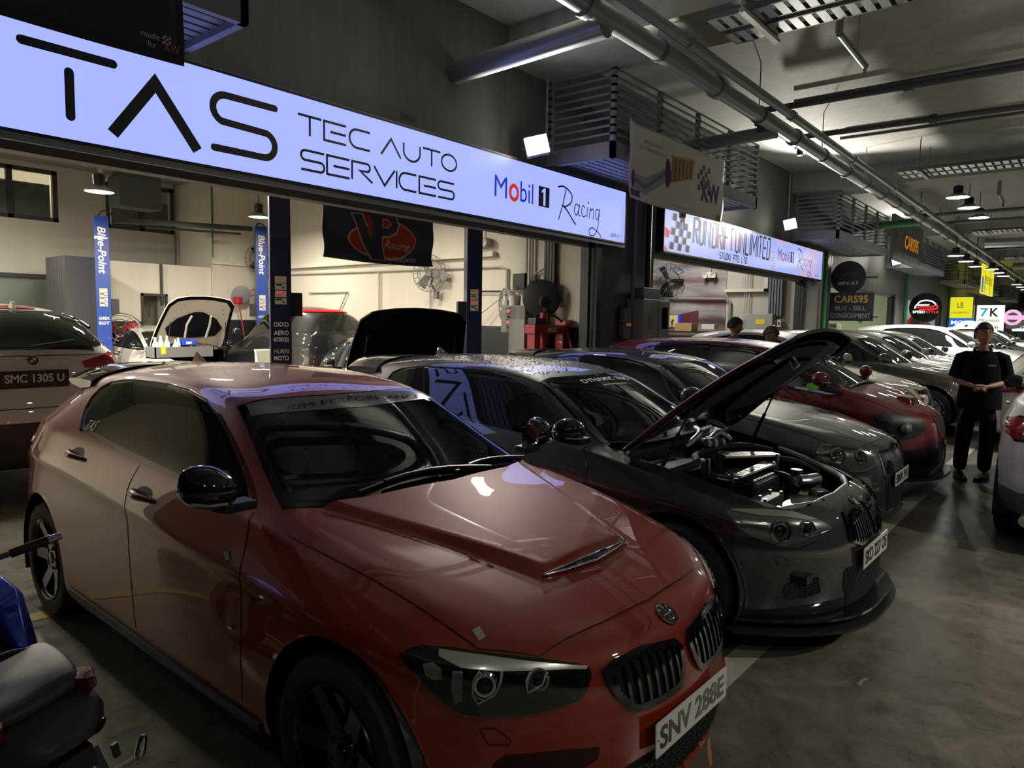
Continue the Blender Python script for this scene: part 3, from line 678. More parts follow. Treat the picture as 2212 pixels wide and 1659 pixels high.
DLO = [(-2.345, 1.07), (-2.504, 1.165), (-2.551, 1.222), (-2.543, 1.269), (-2.463, 1.302), (-2.234, 1.33), (-1.953, 1.336), (-1.775, 1.337), (-1.554, 1.325), (-1.356, 1.294), (-1.201, 1.245), (-1.069, 1.186), (-.941, 1.119), (-.787, 1.035), (-.70, .985), (-1.149, .987), (-1.568, 1.015), (-2.023, 1.045)]
HOOD = [(-.50, -.728, .941), (-.441, -.748, .922), (-.376, -.752, .907), (-.22, -.738, .892), (-.099, -.725, .871), (.165, -.69, .815), (.335, -.668, .767), (.424, -.655, .735), (.548, -.53, .71), (.587, -.261, .737), (.60, 0, .745)]
HOODR = [(-.40, -.40, .968), (-.36, 0, .975)]
WIND = [(-.545, -.69, .969), (-1.153, -.536, 1.282), (-1.15, -.42, 1.313), (-1.10, -.15, 1.318), (-1.095, 0, 1.32)]
WINDB = [(-.36, 0, .975), (-.366, -.264, .969), (-.416, -.495, .966)]
HLL = [(.256, -.805, .716), (.273, -.781, .733), (.302, -.754, .741), (.369, -.702, .738), (.425, -.663, .73), (.486, -.604, .72), (.555, -.528, .704), (.624, -.442, .681), (.647, -.414, .665), (.657, -.419, .641), (.655, -.445, .601), (.649, -.465, .585), (.599, -.546, .571), (.548, -.614, .565), (.492, -.676, .566), (.446, -.718, .57), (.412, -.742, .582), (.375, -.764, .609), (.33, -.79, .66), (.285, -.806, .698)]
HLP = [(.252, -.79, .735), (.29, -.753, .752), (.39, -.66, .748), (.489, -.56, .738), (.615, -.452, .692), (.66, -.405, .652), (.63, -.488, .609), (.559, -.599, .572), (.489, -.676, .582), (.379, -.758, .629), (.321, -.796, .673)]
HLG = [(.31, -.79, .70), (.36, -.74, .755), (.46, -.64, .75), (.56, -.53, .735), (.66, -.40, .66), (.68, -.38, .60), (.60, -.53, .555), (.50, -.67, .555), (.40, -.75, .60)]
KID = [(.383, .653), (.337, .670), (.219, .676), (.05, .653), (.018, .623), (.03, .569), (.05, .534), (.08, .509), (.187, .505), (.292, .512), (.319, .529), (.36, .574), (.38, .616)]
KIDP = [(.05, .70), (.16, .715), (.26, .70), (.295, .66), (.31, .60), (.305, .565), (.20, .53), (.08, .535), (.045, .56), (.03, .63)]
def mirror_all(P, b=[]): return list(P) + [(x, -y, z) for x, y, z in reversed(P[:-1])] + list(b)
def closed_sym(edge, back):
    """right half edge ending on the centre line, mirrored, closed by the back line from the centre outwards"""
    L = list(edge) + [(x, -y, z) for x, y, z in reversed(edge[:-1])]
    return L + [(x, -y, z) for x, y, z in reversed(back) if abs(y) > 1e-6] + [p for p in back if abs(p[1]) < 1e-6] + [p for p in back if abs(p[1]) > 1e-6]
def rim_part(parent, T, r, style, m, wd):
    k = MB(); k.lathe([(r * .99, -wd * .45), (r * .96, -wd * .42), (r * .9, 0), (r * .92, wd * .40), (r * .99, wd * .45), (r * 1.0, wd * .47), (r * .99, wd * .49), (r * .95, wd * .45), (r * .93, wd * .36)], 40, T, caps=False)
    n, w0, w1, dish = {'six': (6, .040, .030, .02), 'five': (5, .05, .06, .01), 'ten': (10, .018, .022, .01), 'twin': (10, .02, .026, .0)}[style]
    for i in range(n):
        a = 2 * PI * i / n + (.13 if style == 'twin' and i % 2 else -.13 if style == 'twin' else 0) * 1.2
        c, s = math.cos(a), math.sin(a); X = Vector((c, s, 0)); Y = Vector((-s, c, 0)); vs = []
        for (q, hw, z, th) in ((.045, w0, wd * .30, .03), (r * .5, (w0 + w1) / 2 * .9, wd * .30 + dish * .3, .028), (r * .94, w1, wd * .38 + dish * .4, .03)):
            for (sg, dz) in ((-1, 0), (1, 0), (1, -th), (-1, -th)): vs.append(X * q + Y * sg * hw + Vector((0, 0, z + dz)))
        fs = []
        for b in (0, 4): fs += [(b + j, b + 4 + j, b + 4 + (j + 1) % 4, b + (j + 1) % 4) for j in range(4)]
        k.add(vs, [tuple(reversed(f)) for f in fs], T)
    k.lathe([(.075, wd * .2), (.07, wd * .33), (.05, wd * .34)], 20, T); k.lathe([(.032, wd * .33), (.032, wd * .37), (.028, wd * .375)], 16, T)
    for i in range(5): a = 2 * PI * i / 5; k.lathe([(.009, wd * .3), (.009, wd * .365)], 8, T @ Matrix.Translation((.056 * math.cos(a), .056 * math.sin(a), 0)))
    return k.build('rim', m, parent, smooth=40)
def wheel(parent, x, side, r, wd, y, rr, style, m, cal=None, cheap=False):
    """tyre with rim, disc and caliper; side -1 is the car's right"""
    T = plane_T((x, y * side - side * wd / 2, r), (side, 0, 0) if False else (1, 0, 0), (0, 0, 1) if side < 0 else (0, 0, -1))
    k = MB(); h = wd / 2
    k.lathe([(rr, -h * .86), (r * .86, -h), (r * .955, -h * .93), (r * .99, -h * .75), (r, -h * .4), (r, h * .4), (r * .99, h * .75), (r * .955, h * .93), (r * .86, h), (rr * 1.02, h * .93), (rr, h * .86)], 24 if cheap else 48, T, caps=False)
    for q in ([] if cheap else (-.35, 0, .35)): k.lathe([(r * 1.0005, h * q - .004), (r * .994, h * q), (r * 1.0005, h * q + .004)], 48, T, caps=False)
    w = k.build('wheel', M['rubber'], parent, smooth=35)
    rim_part(w, T, rr, style, m, wd)
    k = MB(); k.lathe([(.02, wd * .02), (rr * .78, wd * .02), (rr * .78, wd * .10), (.02, wd * .10)], 24, T); obj('brake_disc', k, M['steel'], w, smooth=40)
    if cal:
        k = MB(); P = [(rr * .55, -.09), (rr * .82, -.10), (rr * .86, 0), (rr * .82, .10), (rr * .55, .09), (rr * .58, 0)]; k.prism(P, wd * .12, wd * .26, T @ Matrix.Rotation(R(25), 4, 'Z')); obj('brake_caliper', k, cal, w)
    k = MB(); k.lathe([(rr * .97, -wd * .3), (.02, -wd * .3)], 20, T, caps=False); obj('wheel_back', k, M['black'], w)
    return w
def roundel(parent, T, r, dark_only=False, name='roundel'):
    k = MB(); k.lathe([(r, 0), (r, .004), (r * .95, .006), (r * .6, .006), (.0005, .006)], 32, T); o = k.build(name, M['gloss'], parent, smooth=30)
    k = MB(); k.lathe([(r * 1.0, .003), (r * 1.02, .006), (r * .96, .0075)], 32, T, caps=False); k.lathe([(r * .62, .0062), (r * .60, .0075), (r * .57, .0062)], 32, T, caps=False)
    if dark_only: k.box((0, 0, .0066), (r * 1.15, r * .05, .001), T=T); k.box((0, 0, .0066), (r * .05, r * 1.15, .001), T=T)
    obj('ring', k, M['chrome'], o, smooth=40)
    if not dark_only:
        for q, (a, m) in enumerate(((90, M['blue']), (0, M['white']), (270, M['blue']), (180, M['white']))):
            k = MB(); k.add([(0, 0, .0066)] + [(x, y, .0066) for x, y in arc((0, 0), r * .57, a, a + 90, 8)], [tuple(range(10))], T); obj('quarter', k, m, o)
    for s, a in (('B', 135), ('M', 90), ('W', 45)):
        text('letter', s, r * .3, M['white'], o, T @ Matrix.Rotation(R(a - 90), 4, 'Z') @ Matrix.Translation((0, r * .79, .0068)))
    return o
def number_plate(parent, T, s, wdt=.50, h=.11, dark=False):
    k = MB(); k.prism(rpoly([(-wdt / 2, -h / 2), (wdt / 2, -h / 2), (wdt / 2, h / 2), (-wdt / 2, h / 2)], .008, 3), 0, .004, T)
    o = obj('number_plate', k, M['dark'] if dark else mat('white plate', (.72, .72, .68), .35), parent)
    text('plate_number', s, h * .66, M['white'] if dark else M['gloss'], o, T @ Matrix.Translation((0, 0, .0045)), w=wdt * .9, extrude=.0015, bold=.006)
    if dark: k = MB(); k.prism(rpoly([(-wdt / 2 - .015, -h / 2 - .03), (wdt / 2 + .015, -h / 2 - .03), (wdt / 2 + .015, h / 2 + .012), (-wdt / 2 - .015, h / 2 + .012)], .01, 3), -.006, -.0005, T); obj('plate_holder', k, M['black'], o)
    for x in (-wdt / 2 + .012, wdt / 2 - .012): k = MB(); k.lathe([(.004, .004), (.003, .006)], 8, T @ Matrix.Translation((x, 0, 0))); obj('screw', k, M['steel'], o)
    return o
def door_mirror(parent, w, side, m, base_m, pointed=False):
    o = w((-.63, side * .86, .985)); T = Matrix.Translation(o) @ Matrix.Diagonal((1, side, 1, 1))
    V = []; prof = [(-.075, .5), (-.02, .92), (.05, .95), (.105, .62), (.135, .25)]
    secs = [(-.005, .66), (.03, .94), (.07, 1.0), (.11, .94), (.143, .70), (.156, .42), (.160, .12)]; k = MB(); n = 12; vs = []
    for (y, sc) in secs:
        for i in range(n):
            a = 2 * PI * i / n; cx, cz = math.cos(a), math.sin(a)
            x = cx * (.085 if cx > 0 else .07) * sc; z = cz * (.082 if cz > 0 else .072) * sc
            if pointed and cz > .6 and cx < .3: x -= .05 * sc * (cz - .6); z += .012
            vs.append((x + .01 - y * .22, y, z + .075 + (.02 * y / .2 if pointed else 0)))
    fs = [(s * n + i, s * n + (i + 1) % n, (s + 1) * n + (i + 1) % n, (s + 1) * n + i) for s in range(len(secs) - 1) for i in range(n)] + [tuple(range(n)), tuple(reversed(range((len(secs) - 1) * n, len(secs) * n)))]
    if side > 0: fs = [tuple(reversed(f)) for f in fs]
    k.add(vs, fs, T); o1 = k.build('door_mirror', m, parent, smooth=0); sb = o1.modifiers.new('s', 'SUBSURF'); sb.levels = 2; sb.render_levels = 2
    k = MB(); k.prism([(-.035, -.09), (.05, -.09), (.05, .03), (-.03, .05)], -.004, .03, T @ Matrix.Translation((0, 0, 0))); obj('mirror_foot', k, base_m, o1, bevel=.006)
    k = MB(); k.add([(-.062, .01, .03), (-.09, .12, .035), (-.088, .125, .11), (-.064, .01, .12)], [(0, 1, 2, 3)], T); obj('mirror_glass', k, M['chrome'], o1)
    k = MB(); k.tube([(.088, .04, .045), (.072, .10, .045), (.03, .142, .05)], .005, 6, T=T); obj('indicator', k, M['conduit'], o1)
    return o1
def build_car(name, label, color, loc, head=0, S=F20, wf=None, level=2, step=.05, front='plain', hood='closed', wheels='five', rim=None, plate=None, tint=None, trim=None, group=None, interior=False, sides=(-1, 1), doors=True, rear='hatch', wr=.318, wx=(0, -2.69), wy=.865, cal=None, mirror_m=None, hood_angle=0, ext=None, hood_m=None, nowheel=(), flags=()):
    w0 = wf or (lambda x, y, z: (x, y, z)); w = lambda p: Vector(w0(*p)); WL = lambda L: [w(p) for p in L]
    V, F, _ = cage(S); V = [w0(*p) for p in V]; co, fs = smooth_mesh(V, F, level); sf = Surf(co, fs)
    t = thing(name, label, 'car', loc, -PI / 2 + head, group); rim = rim or M['rimblk']; tint = tint or M['tint']; trim = trim or M['gloss']
    body_m = color; ar = wr + .052; arches = [(wx[0], wr + .005, ar), (wx[1], wr + .005, ar)]
    wind = WL(closed_sym(WIND, WINDB)); DW = (-.45, 0, -.9); hood_o = WL(closed_sym(HOOD, HOODR)); DT = (0, 0, -1); holes = []
    if interior: holes.append((WL(closed_sym([(lerp(x, -.80, .07), y * .93, z) for x, y, z in WIND], [(x - .05, y * .93, z) for x, y, z in WINDB])), DW, .2))
    if hood == 'open': holes.append((WL(closed_sym([(x * .96 - .02, y * .95, z) for x, y, z in HOOD], [(x + .02, y * .96, z) for x, y, z in HOODR])), DT, .35))
    c2, f2 = cut_shell(co, fs, arches, holes); body = shell_obj('body', c2, f2, body_m, t)
    bx = lambda P, nm, m, par=t, **k: obj(nm, P, m, par, **k)
    # glass
    ring = .045
    wi = WL(closed_sym([(lerp(x, -.8, .045), y * .945, z) for x, y, z in WIND], [(x - .03, y * .945, z) for x, y, z in WINDB]))
    if interior:
        wo = patch(sf, 'windscreen', wi, DW, M['wind'], t, off=.004, step=step, skirt=0); patch(sf, 'windscreen_border', wind, DW, M['frit'], wo, off=.003, step=step, hole=[w((lerp(x, -.8, .10), y * .92, z)) for x, y, z in closed_sym(WIND, WINDB)], skirt=.004)
    else: wo = patch(sf, 'windscreen', wind, DW, tint, t, off=.003, step=step)
    for sd in sides:
        d = SD[sd]; S3 = lambda P2: [w((x, sd * .9, z)) for x, z in P2]
        fr_ = patch(sf, 'window_frame', S3(DLO), d, trim, t, off=.003, step=step)
        if 'nosplit' not in flags:
            I = inset(DLO, .02)
            q = clip(I, (-2.376, 1.30), (-2.063, 1.054)); r_ = clip(clip(I, (-2.043, 1.054), (-2.356, 1.30)), (-1.80, 1.33), (-1.55, 1.019)); f_ = clip(I, (-1.424, 1.012), (-1.704, 1.325))
            for nm, P in (('quarter_window', q), ('rear_window_glass', r_), ('front_window_glass', f_)):
                if len(P) > 2: patch(sf, nm, S3(P), d, tint, fr_, off=.0055, step=step, skirt=.002)
        if 'notrim' not in flags:
            k = MB(); k.tube(on(sf, S3(DLO[:15]), d, .004, step), .007, 6); bx(k, 'window_trim', M['rimblk'] if 'chrometrim' not in flags else M['chrome'], fr_, smooth=40)
        if doors:
            fs_ = [(-.64, .955), (-.60, .91), (-.566, .838), (-.545, .70), (-.529, .60), (-.525, .372), (-.53, .31), (-1.405, .31), (-1.423, .447), (-1.45, .604), (-1.492, .753), (-1.552, .926), (-1.545, 1.0), (-1.15, .972)]
            rs_ = [(-1.56, 1.0), (-1.566, .926), (-1.506, .753), (-1.464, .604), (-1.437, .447), (-1.42, .31), (-2.10, .31), (-2.14, .42), (-2.20, .55), (-2.26, .68), (-2.285, .80), (-2.30, .88), (-2.37, 1.0), (-2.40, 1.045), (-2.02, 1.028)]
            for nm, P, hx, hz in (('front_door', fs_, -1.40, .905), ('rear_door', rs_, -2.215, .972)):
                dr = patch(sf, nm, S3(rpoly(P, .012, 2)), d, body_m, t, off=.0022, step=step, skirt=.006)
                hp = on(sf, S3([(hx + .10, hz - .012), (hx + .05, hz - .004), (hx - .05, hz + .003), (hx - .10, hz + .004)]), d, .0, .03); n = len(hp)
                k = MB(); k.tube([p + Vector((0, sd * (.006 + .034 * math.sin(PI * (i + .25) / (n - .5))), 0)) for i, p in enumerate(hp)], [.010 + .007 * math.sin(PI * i / (n - 1)) for i in range(n)], 8); hd = bx(k, 'door_handle', body_m, dr, smooth=60)
                patch(sf, 'handle_recess', S3(ellipse((hx, hz), .075, .03, 18)), d, M['black'], hd, off=.0032, step=.03, skirt=0)
            k = MB()
            for ln in (fs_[:6] + fs_[6:8] + fs_[8:13], rs_[6:13]): strip(sf, k, S3(ln), d, .006, .0012, step)
            bx(k, 'door_seams', M['black'])
        # sill
        if 'nosill' not in flags: patch(sf, 'side_skirt', S3(rpoly([(-.42, .165), (-.42, .275), (-2.26, .285), (-2.26, .175)], .02, 2)), d, M['black'], t, off=.012, step=step, skirt=.012)
        # arch liners
        for i, (ax, az, rr) in enumerate(arches):
            k = MB(); P = arc((ax, az), rr - .004, -22, 202, 22); yo = abs(sf.hit(Vector((ax, sd * .9, az + rr + .01)), d)[0].y); vs = [(x, sd * yy, z) for yy in (yo - .012, .52) for x, z in P]; n = len(P)
            k.add(vs, [(j, j + 1, n + j + 1, n + j) for j in range(n - 1)]); k.add([(ax, sd * .52, az)] + [(x, sd * .52, z) for x, z in P], [(0, j + 1, j + 2) for j in range(n - 1)]); bx(k, 'wheel_arch_liner', M['black'])
            if (i, sd) not in nowheel: wheel(t, wx[i], sd, wr, .225, wy, wr * .715, wheels, rim, cal, level < 3)
        door_mirror(t, w, sd, mirror_m or body_m, M['black'], 'pointed' in flags)
    # bonnet
    hfn = None
    if 'dome' in flags:
        sm = lambda x: (lambda q: q * q * (3 - 2 * q))(min(1, max(0, x)))
        hfn = lambda p: .024 * sm((.27 + (.345 - p.x) * .40 - abs(p.y)) / .055) * sm((.365 - p.x) / .05)
    Thood = None
    if hood_angle:
        Thood = hood_angle
    hm = hood_m or body_m
    bo = patch(sf, 'bonnet', hood_o, DT, hm, t, off=.003, step=step * .7, skirt=.02 if hood_angle else .008, fn=hfn, T=Thood)
    if hood != 'open':
        k = MB(); strip(sf, k, hood_o, DT, .008, .0018, step, True); bx(k, 'bonnet_seam', M['black'])
        if 'wipers' in flags:
            for a, b_ in (((-.47, -.40), (-.43, .30)), ((-.44, .10), (-.50, .62))):
                k = MB(); P = on(sf, [(lerp(a[0], b_[0], i / 6) - .03 * math.sin(PI * i / 6), lerp(a[1], b_[1], i / 6), 1.0) for i in range(7)], DT, .012, .08); k.tube(P, .007, 6); k.tube([p + Vector((.02, 0, .012)) for p in P[2:]], .009, 6); bx(k, 'wiper', M['black'], smooth=40)
    # front
    DF = (-1, 0, 0); F3 = lambda P2: [w((.8, y, z)) for y, z in P2]
    for sd in (-1, 1):
        dh = (-.66, -sd * .72, -.12); flip = (lambda P: WL(P)) if sd < 0 else (lambda P: WL(mir(P)))
        if front == 'lci':
            hl = patch(sf, 'headlight', flip(HLL), dh, M['gloss'], t, off=.003, step=step, skirt=.004)
            patch(sf, 'light_strip', flip([(.342, -.734, .734), (.443, -.657, .722), (.641, -.42, .671), (.642, -.429, .664), (.613, -.477, .672), (.49, -.646, .687), (.414, -.716, .697), (.353, -.744, .72)]), dh, mat('pale light guide', (.62, .62, .55), .25, .3), hl, off=.007, step=step, skirt=.004)
            for c, rr, hx in (((.473, -.68, .653), .040, [(.456, -.683, .689), (.449, -.702, .668), (.45, -.705, .63), (.463, -.697, .604), (.494, -.662, .629), (.502, -.647, .661), (.497, -.638, .686)]), ((.566, -.557, .658), .032, [(.55, -.574, .678), (.547, -.59, .659), (.554, -.591, .627), (.575, -.558, .644), (.579, -.534, .673)])):
                l, n = sf.hit(flip([c])[0], dh); T = frame(l + n * .001, n); k = MB(); k.lathe([(rr, 0), (rr, .006), (rr * .85, .010), (rr * .8, .004), (.001, .002)], 20, T); bx(k, 'reflector_bowl', M['chrome'], hl, smooth=30)
                k = MB(); k.lathe([(rr * .62, .003), (rr * .5, .010), (rr * .3, .0125), (.001, .0135)], 18, T); bx(k, 'projector_lens', M['tint'], hl, smooth=60)
                k = MB(); k.tube(on(sf, flip(hx), dh, .009, .02), .0042, 6); bx(k, 'daytime_light', mat('milky light guide', (.6, .6, .52), .3), hl, smooth=60)
            patch(sf, 'side_reflector', flip([(.327, -.782, .703), (.348, -.762, .707), (.374, -.753, .693), (.379, -.757, .669), (.359, -.772, .667), (.341, -.783, .678)]), dh, mat('mesh reflector', (.5, .45, .38), .3, .6, noise=(500, .6)), hl, off=.006, step=.03)
            patch(sf, 'inner_bezel', flip([(.40, -.735, .69), (.425, -.72, .69), (.43, -.725, .61), (.415, -.74, .60), (.405, -.745, .64)]), dh, M['alu'], hl, off=.006, step=.03)
            patch(sf, 'headlight_cover', flip([(lerp(x, .47, .02), lerp(y, -.64, .02), lerp(z, .66, .02)) for x, y, z in HLL]), dh, M['clear'], hl, off=.016, step=step, skirt=0)
        elif front == 'pre':
            hl = patch(sf, 'headlight', flip(HLP), dh, mat('headlight bowl', (.32, .32, .32), .22, .8), t, off=.003, step=step, skirt=.004)
            patch(sf, 'light_strip', flip([(.27, -.775, .742), (.30, -.745, .748), (.40, -.65, .745), (.50, -.55, .733), (.60, -.46, .695), (.57, -.51, .695), (.48, -.60, .715), (.38, -.69, .722)]), dh, mat('bright light guide', (.75, .74, .66), .2, .4), hl, off=.008, step=.03)
            patch(sf, 'lower_trim', flip([(.655, -.42, .648), (.63, -.485, .611), (.56, -.596, .575), (.50, -.665, .582), (.55, -.62, .598), (.61, -.53, .625)]), dh, M['chrome'], hl, off=.008, step=.03)
            for c, rr in (((.475, -.655, .655), .056), ((.575, -.54, .662), .042)):
                l, n = sf.hit(flip([c])[0], dh); T = frame(l + n * .001, n); k = MB(); k.lathe([(rr, 0), (rr, .012), (rr * .88, .014), (rr * .82, .006), (.001, .003)], 24, T); bx(k, 'reflector_bowl', M['chrome'], hl, smooth=30)
                k = MB(); k.lathe([(rr * .6, .004), (rr * .52, .014), (rr * .3, .02), (.001, .022)], 18, T); bx(k, 'projector_lens', M['tint'], hl, smooth=60)
            patch(sf, 'headlight_cover', flip([(lerp(x, .47, .02), lerp(y, -.64, .02), lerp(z, .66, .02)) for x, y, z in HLP]), dh, M['clear'], hl, off=.026, step=step, skirt=0)
        elif front in ('gti', 'plain', 'chrome'):
            hl = patch(sf, 'headlight', flip(HLG), dh, mat('headlight bowl', (.32, .32, .32), .22, .8), t, off=.003, step=step, skirt=.004)
            for c, rr in (((.44, -.69, .675), .06), ((.575, -.54, .66), .052)):
                l, n = sf.hit(flip([c])[0], dh); T = frame(l + n * .001, n); k = MB(); k.lathe([(rr, 0), (rr, .012), (rr * .88, .014), (rr * .8, .006), (.001, .003)], 20, T); bx(k, 'reflector_bowl', M['chrome'], hl, smooth=30)
                k = MB(); k.lathe([(rr * .55, .004), (rr * .48, .014), (.001, .02)], 14, T); bx(k, 'projector_lens', M['clear'], hl, smooth=60)
            patch(sf, 'headlight_cover', flip([(lerp(x, .5, .02), lerp(y, -.62, .02), lerp(z, .66, .02)) for x, y, z in HLG]), dh, M['clear'], hl, off=.024, step=step, skirt=0)
        if front in ('lci', 'pre'):
            K = KID if front == 'lci' else KIDP; kd = [(sd * abs(y), z) for y, z in K]; ins = inset(kd, .022 if front == 'lci' else .015)
            g = patch(sf, 'kidney_grille', F3(kd), DF, M['gloss'], t, off=.014, step=step, skirt=.016, hole=F3(ins))
            patch(sf, 'grille_back', F3(ins), DF, mat('deep black', (.003, .003, .003), .9), g, off=.002, step=step, skirt=0)
            lo = min(abs(y) for y, z in ins); hi = max(abs(y) for y, z in ins); ns = 8
            for i in range(ns):
                yc = lerp(lo, hi, (i + .7) / ns); q = clip(clip(ins, (sd * (yc - .007), 0), (sd * (yc - .007), -1 * sd)) if False else [(y, z) for y, z in ins], (0, 0), (0, 0)) or ins
                cut = clip(clip(ins, (sd * yc - .006, 1), (sd * yc - .006, 0)), (sd * yc + .006, 0), (sd * yc + .006, 1))
                if len(cut) > 2: patch(sf, 'grille_slat', F3(cut), DF, M['gloss'], g, off=.013, step=.04, skirt=.012)
        if front in ('lci', 'pre'):
            wl = [(.473, -.70, .532), (.503, -.67, .535), (.536, -.637, .497), (.534, -.641, .484), (.494, -.683, .487)]; k = MB(); strip(sf, k, flip(wl), dh, .0035, .0015, .02, True); bx(k, 'washer_cap_seam', M['black'])
    if front == 'lci':
        low = rpoly([(-.47, .155), (.47, .155), (.41, .335), (.27, .36), (-.27, .36), (-.41, .335)], .03, 3)
        g = patch(sf, 'lower_grille', F3(low), DF, mat('deep black', (.003, .003, .003), .9), t, off=.003, step=step)
        k = MB(); hs = .03
        for i in range(-18, 19):
            for j in range(0, 9):
                y0 = i * hs * 1.5; z0 = .165 + j * hs * .88 + (hs * .44 if i % 2 else 0)
                if abs(y0) > .43 - max(0, z0 - .3) or z0 > .335: continue
                h = [(y0 + hs * .5 * (2 if a in (0, 3) else 1) * (1 if a in (0, 1, 5) else -1) * .98, z0 + (0 if a in (0, 3) else hs * .44 if a in (1, 2) else -hs * .44)) for a in range(6)]
                for a in (0, 1, 2): strip(sf, k, F3([h[a], h[a + 1]]), DF, .005, .008, .1)
        tag(bx(k, 'grille_mesh', M['black'], g), kind='stuff')
        for sd in (-1, 1):
            patch(sf, 'bumper_duct', [w((x, sd * -y, z)) for x, y, z in [(.504, -.675, .430), (.529, -.647, .456), (.645, -.497, .452), (.694, -.42, .440), (.695, -.43, .405), (.64, -.52, .36), (.55, -.64, .345), (.50, -.69, .36)]], (-.66, -sd * .72, 0), mat('shadowed duct', (.03, .004, .003), .4), t, off=.002, step=step)  # flat duct patch; the recess shade is put into its dark red
            patch(sf, 'bumper_blade', [w((x, sd * -y, z)) for x, y, z in [(.50, -.69, .36), (.55, -.64, .348), (.66, -.50, .36), (.71, -.40, .30), (.70, -.44, .265), (.60, -.60, .29), (.50, -.70, .33)]], (-.66, -sd * .72, 0), body_m, t, off=.022, step=step, skirt=.022)
        patch(sf, 'front_lip', F3(rpoly([(-.62, .165), (.62, .165), (.60, .205), (.40, .185), (-.40, .185), (-.60, .205)], .01, 2)), DF, body_m, t, off=.03, step=step, skirt=.035)
    if front == 'pre':
        k = [(-.20, .165), (.20, .165), (.36, .33), (.36, .43), (-.36, .43), (-.36, .33)]
        low = rpoly([(-.30, .22), (.30, .22), (.37, .35), (.36, .44), (-.36, .44), (-.37, .35)], .03, 3); g = patch(sf, 'lower_grille', F3(low), DF, mat('deep black', (.003, .003, .003), .9), t, off=.003, step=step)
        k = MB()
        for i in range(-24, 25):
            for sg in (-1, 1): 
                a, b_ = (i * .03 - sg * .06, .235), (i * .03 + sg * .06, .43)
                if max(abs(a[0]), abs(b_[0])) < .35: strip(sf, k, F3([a, b_]), DF, .004, .006, .1)
        tag(bx(k, 'grille_mesh', M['black'], g), kind='stuff')
        for sd in (-1, 1):
            P = [(.524, -.652, .315), (.54, -.638, .385), (.564, -.612, .41), (.636, -.52, .419), (.648, -.502, .335), (.596, -.57, .315)]; P = [w((x, sd * -y, z)) for x, y, z in P]; dd = (-.66, -sd * .72, 0)
            fo = patch(sf, 'fog_duct', P, dd, mat('deep black', (.003, .003, .003), .9), t, off=.003, step=step); l, n = sf.hit(w((.545, sd * .63, .355)), dd); k = MB(); k.lathe([(.042, -.002), (.042, .006), (.03, .004), (.001, .008)], 20, frame(l, n)); bx(k, 'fog_lamp', M['gloss'], fo, smooth=40)
            k = MB()
            for q in range(6): a = lerp(P[1], P[3], q / 5); b_ = lerp(P[0], P[4], q / 5); strip(sf, k, [a, b_], dd, .004, .006, .03)
            for q in range(1, 5): strip(sf, k, [lerp(P[1], P[0], q / 5), lerp(P[3], P[4], q / 5)], dd, .004, .006, .03)
            tag(bx(k, 'duct_mesh', M['black'], fo), kind='stuff')
        for i, z in enumerate((.215, .165)):
            k = MB(); E = [(.80 - .50 * abs(q / 8) ** 3 + (.03 if i == 0 else .055), q / 8 * (.82 if i == 0 else .86), z) for q in range(-8, 9)]; vs = [w(p) for p in E] + [w((x - .16, y * .93, z)) for x, y, z in E]; n = len(E)
            k.add(vs + [v - Vector((0, 0, .014)) for v in vs], [(j, j + 1, n + j + 1, n + j) for j in range(n - 1)] + [(2 * n + j + 1, 2 * n + j, 3 * n + j, 3 * n + j + 1) for j in range(n - 1)] + [(2 * n + j, 2 * n + j + 1, j + 1, j) for j in range(n - 1)] + [(0, n, 3 * n, 2 * n), (n - 1, 3 * n - 1, 4 * n - 1, 2 * n - 1)]); bx(k, 'front_splitter', M['gloss'] if i == 0 else M['black'])
    if front == 'gti':
        g = patch(sf, 'grille', F3(rpoly([(-.36, .69), (.36, .69), (.30, .52), (-.30, .52)], .03, 3)), DF, M['gloss'], t, off=.006, step=step); k = MB()
        for i in range(-11, 12):
            for sg in (-1, 1): a, b_ = (i * .03 - sg * .045, .54), (i * .03 + sg * .045, .675); strip(sf, k, F3([a, b_]), DF, .004, .009, .05) if max(abs(a[0]), abs(b_[0])) < .31 else None
        tag(bx(k, 'grille_mesh', M['black'], g), kind='stuff')
        patch(sf, 'grille_surround', F3(rpoly([(-.37, .70), (.37, .70), (.31, .20), (-.31, .20)], .03, 3)), DF, M['chrome'], t, off=.005, step=step, hole=F3(rpoly([(-.355, .69), (.355, .69), (.295, .215), (-.295, .215)], .03, 3)))
        patch(sf, 'lower_grille', F3(rpoly([(-.30, .46), (.30, .46), (.27, .23), (-.27, .23)], .03, 3)), DF, M['black'], t, off=.004, step=step)
        text('badge', 'GTI', .035, M['chrome'], t, plane_T(w((.775, -.20, .61)), (0, 1, 0), (.15, 0, 1)), w=.11, extrude=.002)
        patch(sf, 'front_lip', F3(rpoly([(-.70, .165), (.70, .165), (.68, .215), (-.68, .215)], .01, 2)), DF, M['black'], t, off=.04, step=step, skirt=.04)
    if front == 'chrome':
        g = patch(sf, 'grille', F3(rpoly([(-.34, .70), (.34, .70), (.22, .47), (-.22, .47)], .03, 3)), DF, M['gloss'], t, off=.006, step=step)
        for s_ in (-1, 1): patch(sf, 'grille_bar', F3(rpoly([(s_ * .37, .71), (s_ * .31, .71), (s_ * .17, .45), (s_ * .24, .45)], .01, 2)), DF, M['chrome'], g, off=.02, step=step, skirt=.02)
        for i in range(3): patch(sf, 'grille_slat', F3([(-.30 + i * .04, .66 - i * .07), (.30 - i * .04, .66 - i * .07), (.29 - i * .04, .645 - i * .07), (-.29 + i * .04, .645 - i * .07)]), DF, M['chrome'], g, off=.012, step=.06)
        patch(sf, 'lower_grille', F3(rpoly([(-.5, .36), (.5, .36), (.45, .2), (-.45, .2)], .03, 3)), DF, M['black'], t, off=.004, step=step)
